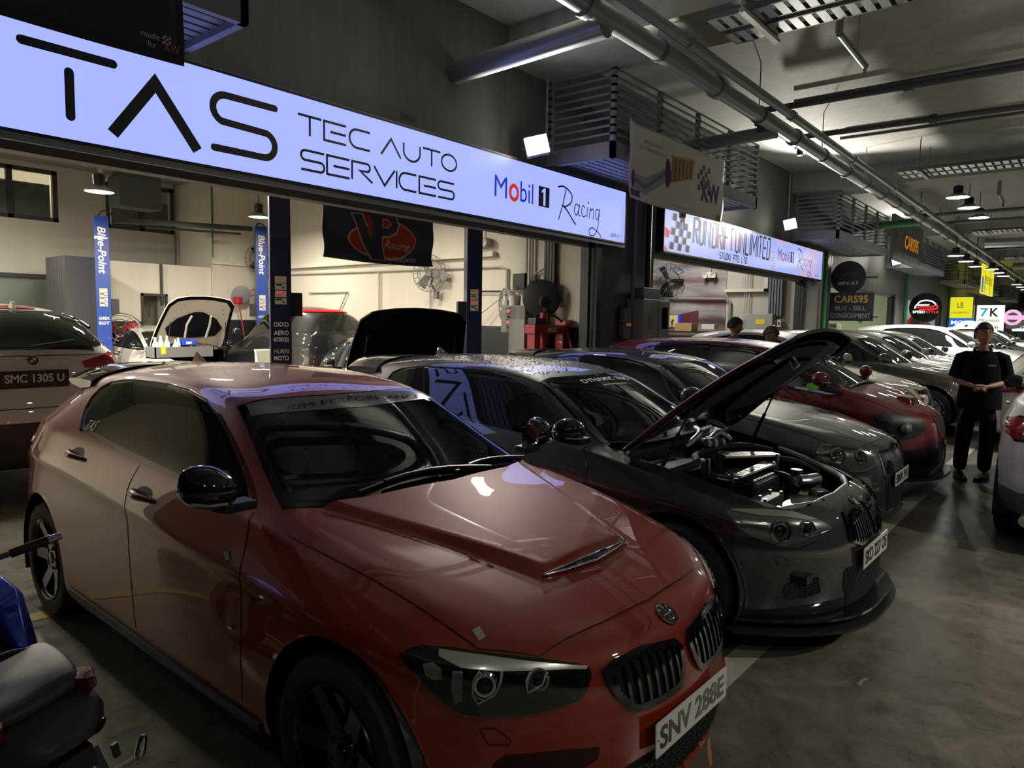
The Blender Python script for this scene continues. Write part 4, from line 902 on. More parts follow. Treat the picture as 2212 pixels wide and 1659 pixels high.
    if front == 'plain':
        patch(sf, 'grille', F3(rpoly([(-.30, .67), (.30, .67), (.25, .57), (-.25, .57)], .02, 3)), DF, M['gloss'], t, off=.006, step=step)
        patch(sf, 'lower_grille', F3(rpoly([(-.5, .40), (.5, .40), (.45, .2), (-.45, .2)], .03, 3)), DF, M['black'], t, off=.004, step=step)
    if plate and front != 'none':
        l, n = sf.hit(w((.8, 0, .415 if front == 'lci' else .475)), DF); number_plate(t, plane_T(l + Vector((.012, 0, 0)), (0, 1, 0), (-.02, 0, 1)), plate)
    if 'fin' in flags:
        l, n = sf.hit(w((-2.60, 0, 1.4)), DT); k = MB(); vs = [l + Vector(p) for p in [(.09, 0, .0), (-.06, .026, 0), (-.06, -.026, 0), (-.045, 0, .065), (.01, .018, .02), (.01, -.018, .02), (-.06, 0, .06)]]; k.add(vs, [(0, 4, 3), (0, 3, 5), (4, 1, 6, 3), (5, 3, 6, 2), (1, 2, 6), (0, 1, 4), (0, 5, 2)]); bx(k, 'roof_fin', body_m, smooth=50)
    if 'spoiler' in flags:
        k = MB(); prof = [(-2.92, 1.368), (-3.10, 1.372), (-3.27, 1.366), (-3.30, 1.352), (-3.25, 1.33), (-3.10, 1.315), (-2.95, 1.33)]; ys = [i / 10 * .57 for i in range(-10, 11)]; n = len(prof)
        vs = [w((x + .16 * (abs(y) / .57) ** 3, y, z - .075 * (abs(y) / .57) ** 3)) for y in ys for x, z in prof]; k.add(vs, [(a * n + i, a * n + (i + 1) % n, (a + 1) * n + (i + 1) % n, (a + 1) * n + i) for a in range(len(ys) - 1) for i in range(n)] + [tuple(range(n)), tuple(reversed(range((len(ys) - 1) * n, len(ys) * n)))]); bx(k, 'roof_spoiler', M['gloss'] if 'bodyspoiler' not in flags else body_m, smooth=50)
    # rear
    DB = (1, 0, 0); B3 = lambda P2: [w((-3.5, y, z)) for y, z in P2]
    patch(sf, 'rear_screen', [w(p) for p in mirror_all([(-3.38, -.50, 1.08), (-3.20, -.42, 1.27), (-3.17, 0, 1.29)], [(-3.42, 0, 1.08)])], (.8, 0, -.5), tint, t, off=.003, step=step)
    for sd in (-1, 1) if 'notail' not in flags else (): patch(sf, 'tail_light', [w((x, sd * y, z)) for x, y, z in [(-3.05, .83, .93), (-3.30, .75, .95), (-3.46, .42, .94), (-3.47, .42, .82), (-3.30, .76, .80), (-3.12, .83, .82)]], (.72, -sd * .66, 0), mat('red tail lamp', (.25, .01, .012), .12, coat=1), t, off=.006, step=step)
    if interior:
        k = MB(); k.prism([(-.40, .93), (-.62, .965), (-.98, .97), (-1.06, .93), (-1.10, .72), (-.9, .45), (-.4, .45)], -.69, .69, Matrix(((1, 0, 0, 0), (0, 0, 1, 0), (0, 1, 0, 0), (0, 0, 0, 1)))); bx(k, 'dashboard', mat('dash plastic', (.035, .036, .037), .55), bevel=.02)
        k = MB(); k.b2((-3.2, -.70, .30), (-.4, .70, .34)); k.b2((-2.75, -.66, .34), (-2.2, .66, .62)); k.b2((-2.85, -.62, .6), (-2.7, .62, 1.05)); bx(k, 'cabin_floor', M['seat'])
        for sd in (-1, 1):
            k = MB(); k.b2((-1.95, sd * .37 - .25, .42), (-1.42, sd * .37 + .25, .58)); k.add([(x, sd * .37 + y, z) for x, z, yy in ((-1.88, .55, .25), (-1.80, .85, .26), (-1.88, 1.12, .20), (-2.02, 1.12, .20), (-1.98, .85, .24), (-2.02, .55, .25)) for y in (-yy, yy)], [(0, 2, 3, 1), (2, 4, 5, 3), (4, 6, 7, 5), (6, 8, 9, 7), (8, 10, 11, 9), (0, 10, 8, 2), (2, 8, 6, 4), (1, 3, 9, 11), (3, 5, 7, 9)]); se = bx(k, 'seat', M['seat'], bevel=.04, smooth=50)
            k = MB(); k.ell((-1.96, sd * .37, 1.245), (.12, .27, .16), 14, 8); bx(k, 'headrest', M['seat'], se, smooth=80)
            k = MB()
            for y in (-.06, .06): k.cyl((-1.94, sd * .37 + y, 1.10), (-1.94, sd * .37 + y, 1.2), .007, 8)
            bx(k, 'headrest_posts', M['chrome'], se, smooth=40)
        k = MB(); T = frame((-1.16, -.37, .93), (-.85, 0, .5)); k.tube([(.185 * math.cos(a), .185 * math.sin(a), 0) for a in np.linspace(0, 2 * PI, 32, endpoint=False)], .016, 8, True, T=T); k.lathe([(.06, -.02), (.07, .0), (.05, .02)], 16, T); k.box((0, .09, 0), (.035, .16, .02), T=T); k.box((.1, 0, 0), (.16, .035, .02), T=T); k.box((-.1, 0, 0), (.16, .035, .02), T=T); bx(k, 'steering_wheel', M['black'], smooth=50)
        k = MB(); k.ell((-1.13, 0, 1.245), (.04, .22, .065), 14, 8); k.cyl((-1.09, 0, 1.25), (-1.06, 0, 1.31), .012, 8); bx(k, 'inside_mirror', M['black'], smooth=60)
    if ext: ext(t, sf, w)
    return t, sf, w
# ------------------------------------------------------------------ the copper red hatchback in front
def red_ext(t, sf, w):
    DT = (0, 0, -1); d = SD[-1]
    k = MB(); V_ = [(.345, -.262, .82), (.352, -.15, .82), (.352, 0, .83), (.352, .15, .82), (.345, .262, .81)]; U_ = [(.368, .16, .81), (.384, 0, .82), (.368, -.16, .81)]
    v = patch(sf, 'bonnet_vent', V_ + U_, DT, M['gloss'], t, off=.016, step=.03, skirt=.012)
    k.tube(on(sf, V_, DT, .018, .03), .004, 6); k.tube(on(sf, [V_[-1]] + U_ + [V_[0]], DT, .016, .03), .004, 6); obj('vent_edge_glint', k, M['chrome'], v, smooth=60)  # chrome tubes added to imitate reflections along the vent rim
    l, n = sf.hit((.672, 0, .704), (-.7, 0, -.7)); T = frame(l + n * .001, n); u = Vector((-.7, 0, .7)); y = (u - n * u.dot(n)).normalized(); x = y.cross(n); roundel(t, plane_T(l + n * .001, x, y), .041, True)
    # visor strip and lettering on the windscreen
    DW = (-.45, 0, -.9); top = [(-1.135, -.505, 1.28), (-1.13, -.40, 1.30), (-1.085, -.15, 1.31), (-1.08, 0, 1.31)]; bot = [(-.965, 0, 1.24), (-.985, -.2, 1.24), (-1.03, -.42, 1.23), (-1.055, -.53, 1.23)]
    st = patch(sf, 'sun_strip', [*top, *[(x, -y, z) for x, y, z in reversed(top[:-1])], *[(x, -y, z) for x, y, z in reversed(bot)], *bot[1:]], DW, mat('grey visor film', (.20, .205, .20), .12, coat=.3), t, off=.006, step=.03, skirt=0)
    decal(sf, 'sun_strip_lettering', plane_T((-1.03, .03, 1.28), (0, 1, 0), (-.9, 0, .45)), DW, M['gloss'], st, text_mesh('///M PERFORMANCE', .038, .80, shear=.15), .0085)
    decal(sf, 'window_sticker', plane_T((-2.25, -.74, 1.10), (1, 0, 0.05), (0, .3, 1)), d, M['white'], t, text_mesh('TAS', .05, .12), .010)
    for P, m_, c_ in (([(.373, -.631, .764), (.378, -.605, .768), (.415, -.615, .752), (.411, -.641, .746)], mat('silver foil', (.5, .5, .36), .4, .3), DT), ([(-.679, -.846, .815), (-.654, -.842, .823), (-.629, -.85, .80), (-.651, -.853, .791)], mat('green tag', (.10, .45, .16), .5), d)): patch(sf, 'paper_tag', P, c_, m_, t, off=.006, step=.03, skirt=.002)
    k = MB(); k.box((-.476, -.863, .696), (.05, .004, .016)); b = obj('wing_badge', k, M['gloss'], t)
    for i, c_ in enumerate(((.1, .3, .7), (.02, .05, .3), (.6, .03, .03))): k = MB(); k.box((-.492 + i * .008, -.866, .696), (.006, .002, .014)); obj('stripe', k, mat('stripe %s' % 'abc'[i], c_, .4), b)
    decal(sf, 'skirt_lettering', plane_T((-2.05, -.9, .235), (1, 0, 0), (0, 0, 1)), d, M['white'], t, text_mesh('///M Performance', .035, .26, shear=.2), .0145)
    # things behind the windscreen
    k = MB(); k.box((-.80, -.52, 1.005), (.07, .11, .07), -.1); k.box((-.77, -.52, .99), (.09, .12, .03), -.1); iu = obj('cash_card_unit', k, mat('grey unit', (.09, .095, .1), .5), t, bevel=.006); k = MB(); k.box((-.722, -.55, .99), (.003, .022, .022)); obj('yellow_label', k, M['yellow'], iu); k = MB(); k.box((-.763, -.52, 1.03), (.003, .06, .014)); obj('white_label', k, M['white'], iu)
    k = MB(); k.cyl((-1.08, -.03, 1.20), (-1.08, -.03, 1.10), .004, 6); k.cyl((-1.08, -.03, 1.10), (-1.08, -.03, 1.05), .010, 8); k.cyl((-1.08, -.03, 1.05), (-1.08, -.02, .98), .007, 6, .002); tag(obj('hanging_charm', k, mat('dull red tassel', (.22, .02, .02), .7), t))
RED = paint('copper red paint', (.27, .021, .006), .1, .5, .2)
build_car('hatchback', 'copper red hatchback with bonnet vent and black wheels in the foreground', RED, (2.1328, 1.7227, 0), -.022, level=3, step=.022, front='lci', wheels='six', plate='SNV 288E', interior=True, mirror_m=M['gloss'], cal=mat('bronze caliper', (.25, .17, .08), .4, .6), flags=('dome', 'wipers', 'fin', 'spoiler', 'pointed'), ext=red_ext)
# ------------------------------------------------------------------ the dark grey hatchback with its bonnet up
def grey_ext(t, sf, w):
    bay = M['black']; k = MB(); k.b2((-.42, -.64, .40), (.62, .64, .44)); k.b2((-.46, -.66, .40), (-.42, .66, .93))
    for s in (-1, 1):
        k.add([(-.42, s * .645, .42), (.34, s * .645, .42), (.34, s * .635, .70), (-.1, s * .70, .84), (-.42, s * .71, .90)], [(0, 1, 2, 3, 4)])
    obj('engine_bay', k, bay, t)
    k = MB(); k.prism(rpoly([(-.40, -.62), (-.16, -.66), (-.10, -.30), (-.24, -.26), (-.36, -.30)], .04), .83, .87); obj('cowl_tray', k, mat('grey tray plastic', (.22, .23, .24), .4), t, bevel=.01)
    k = MB()
    for i in range(9): k.box((-.33 + .003 * i, -.56 + i * .025, .875), (.10, .012, .012), .1)
    obj('tray_grating', k, M['black'], t)
    k = MB(); k.tube(spline([(-.13, -.64, .86), (-.11, -.42, .87), (-.14, -.30, .87), (-.22, -.16, .87), (-.25, .05, .87), (-.24, .30, .87), (-.16, .50, .86), (-.02, .60, .83)], 6), .022, 8); obj('bay_seal', k, M['rubber'], t, smooth=60)
    k = MB(); k.b2((-.16, -.24, .62), (.20, .14, .775)); cv = obj('engine_cover', k, mat('engine cover plastic', (.028, .029, .031), .4), t, bevel=.025)
    k = MB()
    for i in range(9): k.box((.02, -.20 + i * .038, .777), (.30, .016, .012))
    obj('cover_rib', k, MATS['engine cover plastic'], cv)
    wp = mat('white powder coat', (.75, .76, .76), .35)
    def plate(P, z, holes):
        k = MB(); k.prism(P, z, z + .012); o = obj('strut_brace', k, wp, t); k = MB()
        for q in holes: k.prism(q, z + .0121, z + .0135)
        obj('brace_slot', k, M['black'], o)
        k = MB()
        for q in (P[0], P[len(P) // 2]): k.cyl((q[0] * .9, q[1] * .95, z - .12), (q[0] * .9, q[1] * .95, z + .02), .012, 8)
        tag(obj('brace_bolt', k, M['steel'], o), kind='stuff')
    def band(a, b, w0, w1, z, n):
        a, b = Vector(a), Vector(b); d = (b - a).normalized(); q = Vector((-d.y, d.x)); L_ = (b - a).length
        P = [a + q * w0, b + q * w1, b - q * w1, a - q * w0]; H = []
        for i in range(n):
            s0, s1 = (i + .2) / n, (i + .85) / n; ww = lambda s: lerp(w0, w1, s) * .62
            p = lambda s, g: tuple(a.lerp(b, s) + q * g * ww(s)); H.append([p(s0, -1), p(s1, -1 if i % 2 else -.2), p(s1, 1 if i % 2 == 0 else .2), p(s0, 1)])
        plate([tuple(x) for x in P], z, H)
    band((.085, -.25), (.075, .29), .028, .04, .80, 4); band((-.20, .16), (.06, .44), .085, .05, .835, 6); band((-.16, -.16), (-.34, -.30), .03, .03, .85, 1)
    k = MB(); k.prism(rpoly([(.31, -.41), (.20, -.34), (.23, -.10), (.31, -.10)], .02), .58, .72); ab = obj('air_box', k, mat('flat grey lid', (.07, .072, .075), .5), t, bevel=.008); k = MB()
    for p in ((.25, -.32), (.24, -.14), (.30, -.38), (.30, -.13)): k.cyl((p[0], p[1], .72), (p[0], p[1], .735), .009, 10)
    obj('lid_screw', k, M['steel'], ab)
    k = MB(); k.prism(rpoly([(.32, -.40), (.32, -.09), (.27, .05), (.44, .11), (.50, -.03), (.46, -.38)], .03), .58, .69); obj('intake_duct', k, mat('smooth black plastic', (.02, .02, .021), .3), t, bevel=.02)
    k = MB(); k.prism(rpoly([(.20, .16), (.32, .16), (.32, .32), (.20, .32)], .03), .62, .76); rs = obj('coolant_tank', k, mat('yellowed plastic', (.52, .46, .30), .4), t, bevel=.02); k = MB(); k.cyl((.26, .24, .76), (.26, .24, .80), .035, 18); obj('tank_cap', k, M['black'], rs, smooth=40)
    rnd = random.Random(4)
    for P, r, m_, nm in (([(.30, .10, .70), (.22, .20, .74), (.12, .26, .74), (.02, .36, .74)], .034, M['black'], 'intake_hose'), ([(.30, .16, .74), (.34, .22, .74), (.36, .30, .74)], .045, M['steel'], 'hose_clamp'), ([(-.05, -.60, .80), (.12, -.58, .78), (.26, -.50, .74), (.34, -.40, .70)], .016, M['rubber'], 'wiring_loom'), ([(.42, -.58, .70), (.50, -.40, .71), (.55, -.1, .72), (.56, .2, .72)], .012, M['rubber'], 'release_cable'), ([(.02, .40, .82), (.16, .50, .80), (.30, .54, .74)], .02, M['rubber'], 'coolant_hose'), ([(-.32, .20, .88), (-.30, .34, .95), (-.26, .44, .90)], .024, M['alu'], 'breather_pipe'), ([(-.34, -.05, .9), (-.30, .06, .98), (-.36, .12, 1.0)], .02, M['alu'], 'breather_pipe')):
        k = MB(); k.tube(spline(P, 6), r, 8); obj(nm, k, m_, t, smooth=60)
    for i in range(16):
        x, y = rnd.uniform(-.05, .46), rnd.choice((-1, 1)) * rnd.uniform(.28, .56); h = rnd.uniform(.0, .05); k = MB()
        if i % 2: k.cyl((x, y, .56), (x, y, .62 + h), rnd.uniform(.018, .04), 12)
        else: k.box((x, y, .58 + h / 2), (rnd.uniform(.04, .1), rnd.uniform(.04, .1), .1 + h), rnd.uniform(0, 1))
        obj('engine_fitting', k, rnd.choice((M['black'], M['alu'], M['steel'], M['rubber'])), t, bevel=.006)
    for i in range(5):
        k = MB(); k.ell((-.30 + rnd.uniform(-.05, .05), .10 + i * .05, .88 + rnd.uniform(0, .05)), (.09, .06, .08), 8, 5); obj('heat_shield', k, M['alu'], t)
    # slam panel and bonnet catch rails round the opening
    DT = (0, 0, -1); k = MB(); L_ = [(-.30, -.70, .9), (.0, -.68, .85), (.30, -.64, .78), (.45, -.56, .73), (.54, -.30, .74), (.56, 0, .75), (.54, .30, .74), (.45, .56, .73), (.30, .64, .78), (0, .68, .85)]
    k.tube(on(sf, L_, DT, -.022, .05), .018, 8); obj('slam_panel_rail', k, M['grey'], t, smooth=60)
    # bonnet underside, hinges, struts
    o = M['black']; Th = grey_T
    HI = [(x * .93 - .02, y * .93, z) for x, y, z in HOOD]; un = patch(sf, 'bonnet_liner', closed_sym(HI, [(x + .03, y * .93, z) for x, y, z in HOODR]), DT, mat('liner gloss', (.012, .012, .013), .18, coat=.6), t, off=-.035, step=.03, skirt=0, T=Th)
    for s in (-1, 1):
        patch(sf, 'liner_pad', [(.05, s * .10, 0), (.30, s * .10, 0), (.34, s * .40, 0), (.12, s * .52, 0), (-.20, s * .50, 0), (-.24, s * .20, 0)], DT, mat('insulation felt', (.035, .034, .032), .8, bump=(60, .5)), un, off=-.05, step=.04, skirt=-.012, T=Th)
    patch(sf, 'liner_pad', [(.36, -.36, 0), (.48, -.26, 0), (.50, .26, 0), (.36, .36, 0), (.36, 0, 0)], DT, MATS['insulation felt'], un, off=-.048, step=.04, skirt=-.01, T=Th)
    for s in (-1, 1):
        k = MB(); k.tube([Th @ Vector((.40, s * .30, .70)), Th @ Vector((.38, s * .30, .655)), Th @ Vector((.42, s * .30, .645)), Th @ Vector((.43, s * .30, .70))], .007, 6); obj('bonnet_striker', k, M['steel'], un, smooth=60)
        a, b = Vector((-.20, s * .66, .84)), Th @ Vector((-.05, s * .62, .84)); k = MB(); k.cyl(a, a.lerp(b, .6), .012, 8); k.cyl(a.lerp(b, .55), b, .006, 8); obj('gas_strut', k, M['black'], t, smooth=40)
        k = MB(); k.tube([Vector((-.40, s * .67, .90)), Vector((-.36, s * .68, .97)), Th @ Vector((-.36, s * .66, .91))], .018, 6); obj('bonnet_hinge', k, M['steel'], t)
    decal(sf, 'windscreen_lettering', plane_T((-1.023, .06, 1.27), (0, 1, 0), (-.9, 0, .45)), (-.45, 0, -.9), M['white'], t, text_mesh('DYNAMIC TRIO', .05, .60, bold=.012), .0085)
    decal(sf, 'windscreen_small_lettering', plane_T((-.95, .06, 1.245), (0, 1, 0), (-.9, 0, .45)), (-.45, 0, -.9), M['white'], t, text_mesh('MOTORSPORTS', .018, .30, bold=.01), .0085)
    l, n = sf.hit((.66, 0, .711), (-.7, 0, -.7)); u = Vector((-.7, 0, .7)); y = (u - n * u.dot(n)).normalized(); roundel(t, plane_T(l + n * .002, y.cross(n), y), .041)
    decal(sf, 'quarter_sticker', plane_T((-2.25, -.74, 1.12), (1, 0, .05), (0, .3, 1)), SD[-1], M['red'], t, text_mesh('VP', .05, .08, bold=.03), .010)
    # beads of rain on the roof
    k = MB(); rnd = random.Random(9)
    for i in range(900):
        x = rnd.uniform(-2.6, -1.2); y = rnd.uniform(-.5, .5); l, n = sf.hit((x, y, 2), DT); r = rnd.uniform(.003, .008); T = frame(l, n); k.lathe([(r, 0), (r * .8, r * .5), (.0003, r * .7)], 6, T, caps=False)
    tag(obj('rain_beads', k, glass('water beads', (.95, .96, .97), 2.5), t, smooth=60), kind='stuff')
hp_ = Vector((-.47, 0, .955)); grey_T = Matrix.Translation(hp_ + Vector((.08, 0, .03))) @ Matrix.Rotation(-R(50), 4, 'Y') @ Matrix.Translation(-hp_)
GREY = paint('dark grey paint', (.034, .035, .038), .2, .5, .15)
GREYB = paint('gloss dark bonnet paint', (.02, .021, .023), .3, .3, .1)
build_car('hatchback', 'dark grey hatchback with its bonnet propped open beside the red one', GREY, (4.2052, 1.6312, 0), -.0126, level=3, step=.028, front='pre', hood='open', wheels='ten', plate='SKD 227 OS', interior=True, mirror_m=M['gloss'], flags=('fin', 'spoiler', 'bodyspoiler'), hood_angle=grey_T, hood_m=GREYB, ext=grey_ext)
# ------------------------------------------------------------------ the other cars
def pw(*k):
    k = sorted(k, reverse=True); return lambda v: key(k, v) if k[-1][0] <= v <= k[0][0] else v * (k[0][1] / k[0][0] if v > 0 else k[-1][1] / k[-1][0])
def wmap(X, Y, Z): return lambda x, y, z: (X(x), y * Y, Z(z))
ident = lambda v: v
gtiW = wmap(pw((.8, .79), (0, 0), (-.45, -.50), (-3.56, -3.38)), .99, pw((0, 0), (.3, .29), (.75, .77), (.97, .99), (1.42, 1.43)))
mpvW = wmap(pw((.8, .80), (.3, .42), (-.45, -.02), (-1.1, -.72), (-2.69, -2.62), (-3.56, -3.45)), .985, pw((0, 0), (.3, .29), (.73, .80), (.97, 1.05), (1.42, 1.53)))
suvW = wmap(pw((.8, .85), (0, 0), (-3.56, -3.5)), 1.04, pw((0, 0), (.2, .28), (.5, .56), (.74, .90), (.97, 1.10), (1.42, 1.63)))
bigW = wmap(pw((.8, .85), (0, 0), (-2.69, -2.85), (-3.56, -3.75)), 1.08, pw((0, 0), (.2, .30), (.5, .62), (.75, .92), (1.03, 1.30), (1.42, 1.79)))
salW = wmap(pw((.8, .84), (0, 0), (-3.56, -3.9)), 1.02, pw((0, 0), (.75, .77), (1.42, 1.45)))
P_ = lambda n, c, mtl=.4: paint(n, c, mtl * .5, .5, .12)
build_car('hatchback', 'charcoal hot hatch with round twin headlights and honeycomb grille', P_('charcoal paint', (.036, .036, .036), .4), (6.45, 1.92, 0), 0, wf=gtiW, level=3, step=.045, front='gti', plate='SMX 941', wheels='five', flags=('bodyspoiler', 'spoiler', 'wipers'), wx=(0, -2.58))
def mpv_ext(t, sf, w):
    dk = mat('dark cavity', (.010, .010, .011), .5); DF = (-1, 0, 0)
    for sd in (-1,):
        dd = (-.66, .72, -.1); c = patch(sf, 'headlight_cavity', [w((x, y, z)) for x, y, z in [(.02, -.84, .74), (.25, -.80, .78), (.42, -.66, .76), (.58, -.50, .71), (.64, -.44, .62), (.56, -.60, .56), (.40, -.75, .54), (.20, -.84, .60)]], dd, dk, t, off=.004, step=.04)
        l, n = sf.hit(w((.45, -.68, .64)), dd); k = MB(); k.ell(l + n * .005, (.10, .22, .12), 12, 8); obj('lamp_housing', k, mat('dusty lamp', (.14, .14, .135), .4), c, smooth=60)
        k = MB(); k.box(l + Vector((-.12, -.04, -.20)), (.10, .16, .18)); obj('crash_beam', k, M['alu'], c, bevel=.02)
    F3 = lambda P2: [w((.8, y, z)) for y, z in P2]
    patch(sf, 'grille', F3(rpoly([(-.24, .70), (.24, .70), (.18, .56), (-.18, .56)], .02, 2)), DF, dk, t, off=.005, step=.05)
    patch(sf, 'bumper_lower', F3(rpoly([(-.80, .46), (.80, .46), (.78, .20), (-.78, .20)], .03, 2)), DF, mat('black red bumper', (.016, .006, .008), .3, coat=.5), t, off=.012, step=.05)
    k = MB(); E = [(.84 - .45 * abs(q / 6) ** 3, q / 6 * .80, .17) for q in range(-6, 7)]; n = len(E); vs = [w(p) for p in E] + [w((x - .2, y * .9, z)) for x, y, z in E]; k.add(vs + [v + Vector((0, 0, .03)) for v in vs], [(j + 1, j, n + j, n + j + 1) for j in range(n - 1)] + [(2 * n + j, 2 * n + j + 1, 3 * n + j + 1, 3 * n + j) for j in range(n - 1)] + [(j, j + 1, 2 * n + j + 1, 2 * n + j) for j in range(n - 1)]); obj('front_splitter', k, mat('maroon lip', (.06, .004, .01), .35, coat=.5), t)
    # bonnet scoop
    k = MB(); P = [w((.42, y, .79)) for y in (-.17, .17)]; z0 = sf.hit(w((.36, 0, 2)), (0, 0, -1))[0].z
    q = [(.30, -.20, z0 + .0), (.30, .20, z0 + .0), (.50, -.20, z0 - .03), (.50, .20, z0 - .03), (.36, -.17, z0 + .07), (.36, .17, z0 + .07), (.48, -.17, z0 + .045), (.48, .17, z0 + .045)]
    k.add(q, [(0, 1, 5, 4), (4, 5, 7, 6), (0, 4, 6, 2), (1, 3, 7, 5), (2, 6, 7, 3)]); sc = obj('bonnet_scoop', k, MPVP, t, bevel=.015, smooth=50); k = MB(); k.add([(.505, -.15, z0 - .02), (.505, .15, z0 - .02), (.488, .15, z0 + .032), (.488, -.15, z0 + .032)], [(0, 1, 2, 3)]); k.add([(.39, -.14, z0 + .067), (.39, .14, z0 + .067), (.47, .13, z0 + .051), (.47, -.13, z0 + .051)], [(0, 1, 2, 3)][::-1]); obj('scoop_opening', k, dk, sc)
    # small quarter light with papers behind it, weather shields
    qd = SD[-1]; q = patch(sf, 'quarter_window', [w((x, -.8, z)) for x, z in rpoly([(-.98, 1.125), (-.90, 1.10), (-.46, .915), (-.48, .895), (-.98, .925)], .03, 3)], qd, M['tint'], t, off=.006, step=.03)
    patch(sf, 'paper', [w((x, -.8, z)) for x, z in [(-.92, .955), (-.74, .945), (-.52, .905), (-.60, .90), (-.90, .94)]], qd, mat('blue white paper', (.5, .52, .75), .5), q, off=.0085, step=.03, skirt=0); patch(sf, 'green_cloth', [w((x, -.8, z)) for x, z in spline([(-.80, .99), (-.72, .985), (-.68, .95), (-.72, .93), (-.78, .935)], 3, True)], qd, mat('lime cloth', (.12, .42, .02), .7), q, off=.011, step=.03, skirt=.002)
    for P in ([(-1.45, 1.275), (-1.30, 1.25), (-1.62, 1.345), (-1.62, 1.29)], [(-1.82, 1.34), (-2.36, 1.335), (-2.36, 1.285), (-1.82, 1.29)]): patch(sf, 'weather_shield', [w((x, -.8, z)) for x, z in P], qd, M['gloss'], t, off=.02, step=.05, skirt=.012)
    k = MB()
    for a, b_ in (((-.44, -.30), (-.40, .35)), ((-.45, -.62), (-.42, -.1))): P = on(sf, [w((lerp(a[0], b_[0], i / 5), lerp(a[1], b_[1], i / 5), 1.0)) for i in range(6)], (0, 0, -1), .015, .1); k.tube(P, .010, 6)
    obj('wiper', k, M['black'], t, smooth=60)
MPVP = P_('deep red paint', (.16, .008, .016), .4)
build_car('mpv', 'dark red one-box car with bonnet scoop and missing headlight', MPVP, (8.5, 1.93, 0), 0, wf=mpvW, level=3, step=.05, front='none', wheels='twin', ext=mpv_ext, wx=(0, -2.6))
build_car('suv', 'champagne coloured crossover with chrome grille behind the dark red car', P_('champagne paint', (.50, .47, .38), .3), (11.05, 2.5, 0), 0, wf=wmap(pw((.8, .85), (0, 0), (-3.56, -2.9)), 1.04, pw((0, 0), (.2, .28), (.5, .56), (.74, .90), (.97, 1.10), (1.42, 1.63))), front='chrome', wr=.35, wx=(0, -2.15), flags=('wipers',))
build_car('suv', 'dark bronze grey crossover parked beside the champagne one', P_('bronze grey paint', (.085, .078, .065), .5), (13.6, 2.0, 0), 0, wf=suvW, front='plain', wheels='ten', rim=M['rimslv'], wr=.37, wx=(0, -2.78), flags=('chrometrim',))
build_car('crossover', 'silver grey crossover behind the bronze grey one', P_('silver grey paint', (.34, .34, .33), .5), (16.1, 2.15, 0), 0, wf=suvW, front='plain', wr=.35, wx=(0, -2.78))
build_car('suv', 'black car with glossy bonnet left of the standing man', P_('black paint', (.010, .010, .012), .3), (18.3, 2.1, 0), 0, wf=suvW, front='plain', wr=.35, wx=(0, -2.78))
build_car('suv', 'white car with white door mirror behind the standing man', P_('white paint', (.70, .70, .70), .1), (20.9, 1.6, 0), 0, wf=bigW, front='plain', wr=.36, wx=(0, -2.85), flags=())
for i, (x, c, wf_, lab) in enumerate([(23.4, (.02, .02, .022), suvW, 'black car farther along past the white car'), (25.8, (.55, .55, .54), suvW, 'pale silver car far along the row at the right edge'), (28.2, (.66, .66, .65), salW, 'white low car far along the row'), (30.6, (.04, .04, .045), suvW, 'dark car far along the row at the right edge'), (33, (.6, .6, .6), bigW, 'distant white car with dark roof bars'), (35.5, (.05, .05, .055), suvW, 'distant dark car at the end of the row')]):
    build_car('car', lab, P_('far paint %s' % 'abcdef'[i], c), (x, 1.7, 0), 0, wf=wf_, front='plain', wr=.345, doors=False, step=.09, wx=(0, -2.75))
# the silver car on the other side of the aisle and the pale one beyond it
def silver_ext(t, sf, w):
    dd = (.72, -.66, 0); patch(sf, 'tail_light_dark', [w((x, y, z)) for x, y, z in [(-3.0, .85, .90), (-3.30, .76, .965), (-3.46, .42, .955), (-3.46, .42, .80), (-3.30, .76, .78)]], dd, M['gloss'], t, off=.004, step=.04)
    patch(sf, 'bumper_skirt', [w((x, y, z)) for x, y, z in [(-3.05, .86, .36), (-3.20, .80, .42), (-3.40, .68, .40), (-3.52, .40, .46), (-3.52, .40, .25), (-3.20, .80, .25)]], dd, mat('dark silver skirt', (.12, .12, .12), .4, .5), t, off=.012, step=.05, skirt=.012)
    k = MB(); k.tube([w((-3.35, .62, .26)), w((-3.62, .62, .25))], .045, 14); obj('exhaust', k, M['chrome'], t, smooth=40)
build_car('suv', 'silver car at the right edge seen from its rear corner', P_('silver paint', (.48, .47, .45), .55), (9.85, -.28, 0), PI / 2 + .01, wf=wmap(pw((.8, .8), (0, 0), (-3.56, -3.56)), 1.0, pw((0, 0), (.3, .36), (.75, .80), (1.03, 1.10), (1.42, 1.50))), level=3, front='none', wheels='ten', rim=M['rimslv'], sides=(1,), wr=.335, ext=silver_ext, wx=(0, -2.69), mirror_m=M['gloss'])
build_car('car', 'pale car facing away beyond the black door mirror at right', P_('pearl paint', (.55, .53, .48), .3), (15.4, .22, 0), PI / 2, wf=salW, front='none', wheels='five', sides=(1,), step=.07)
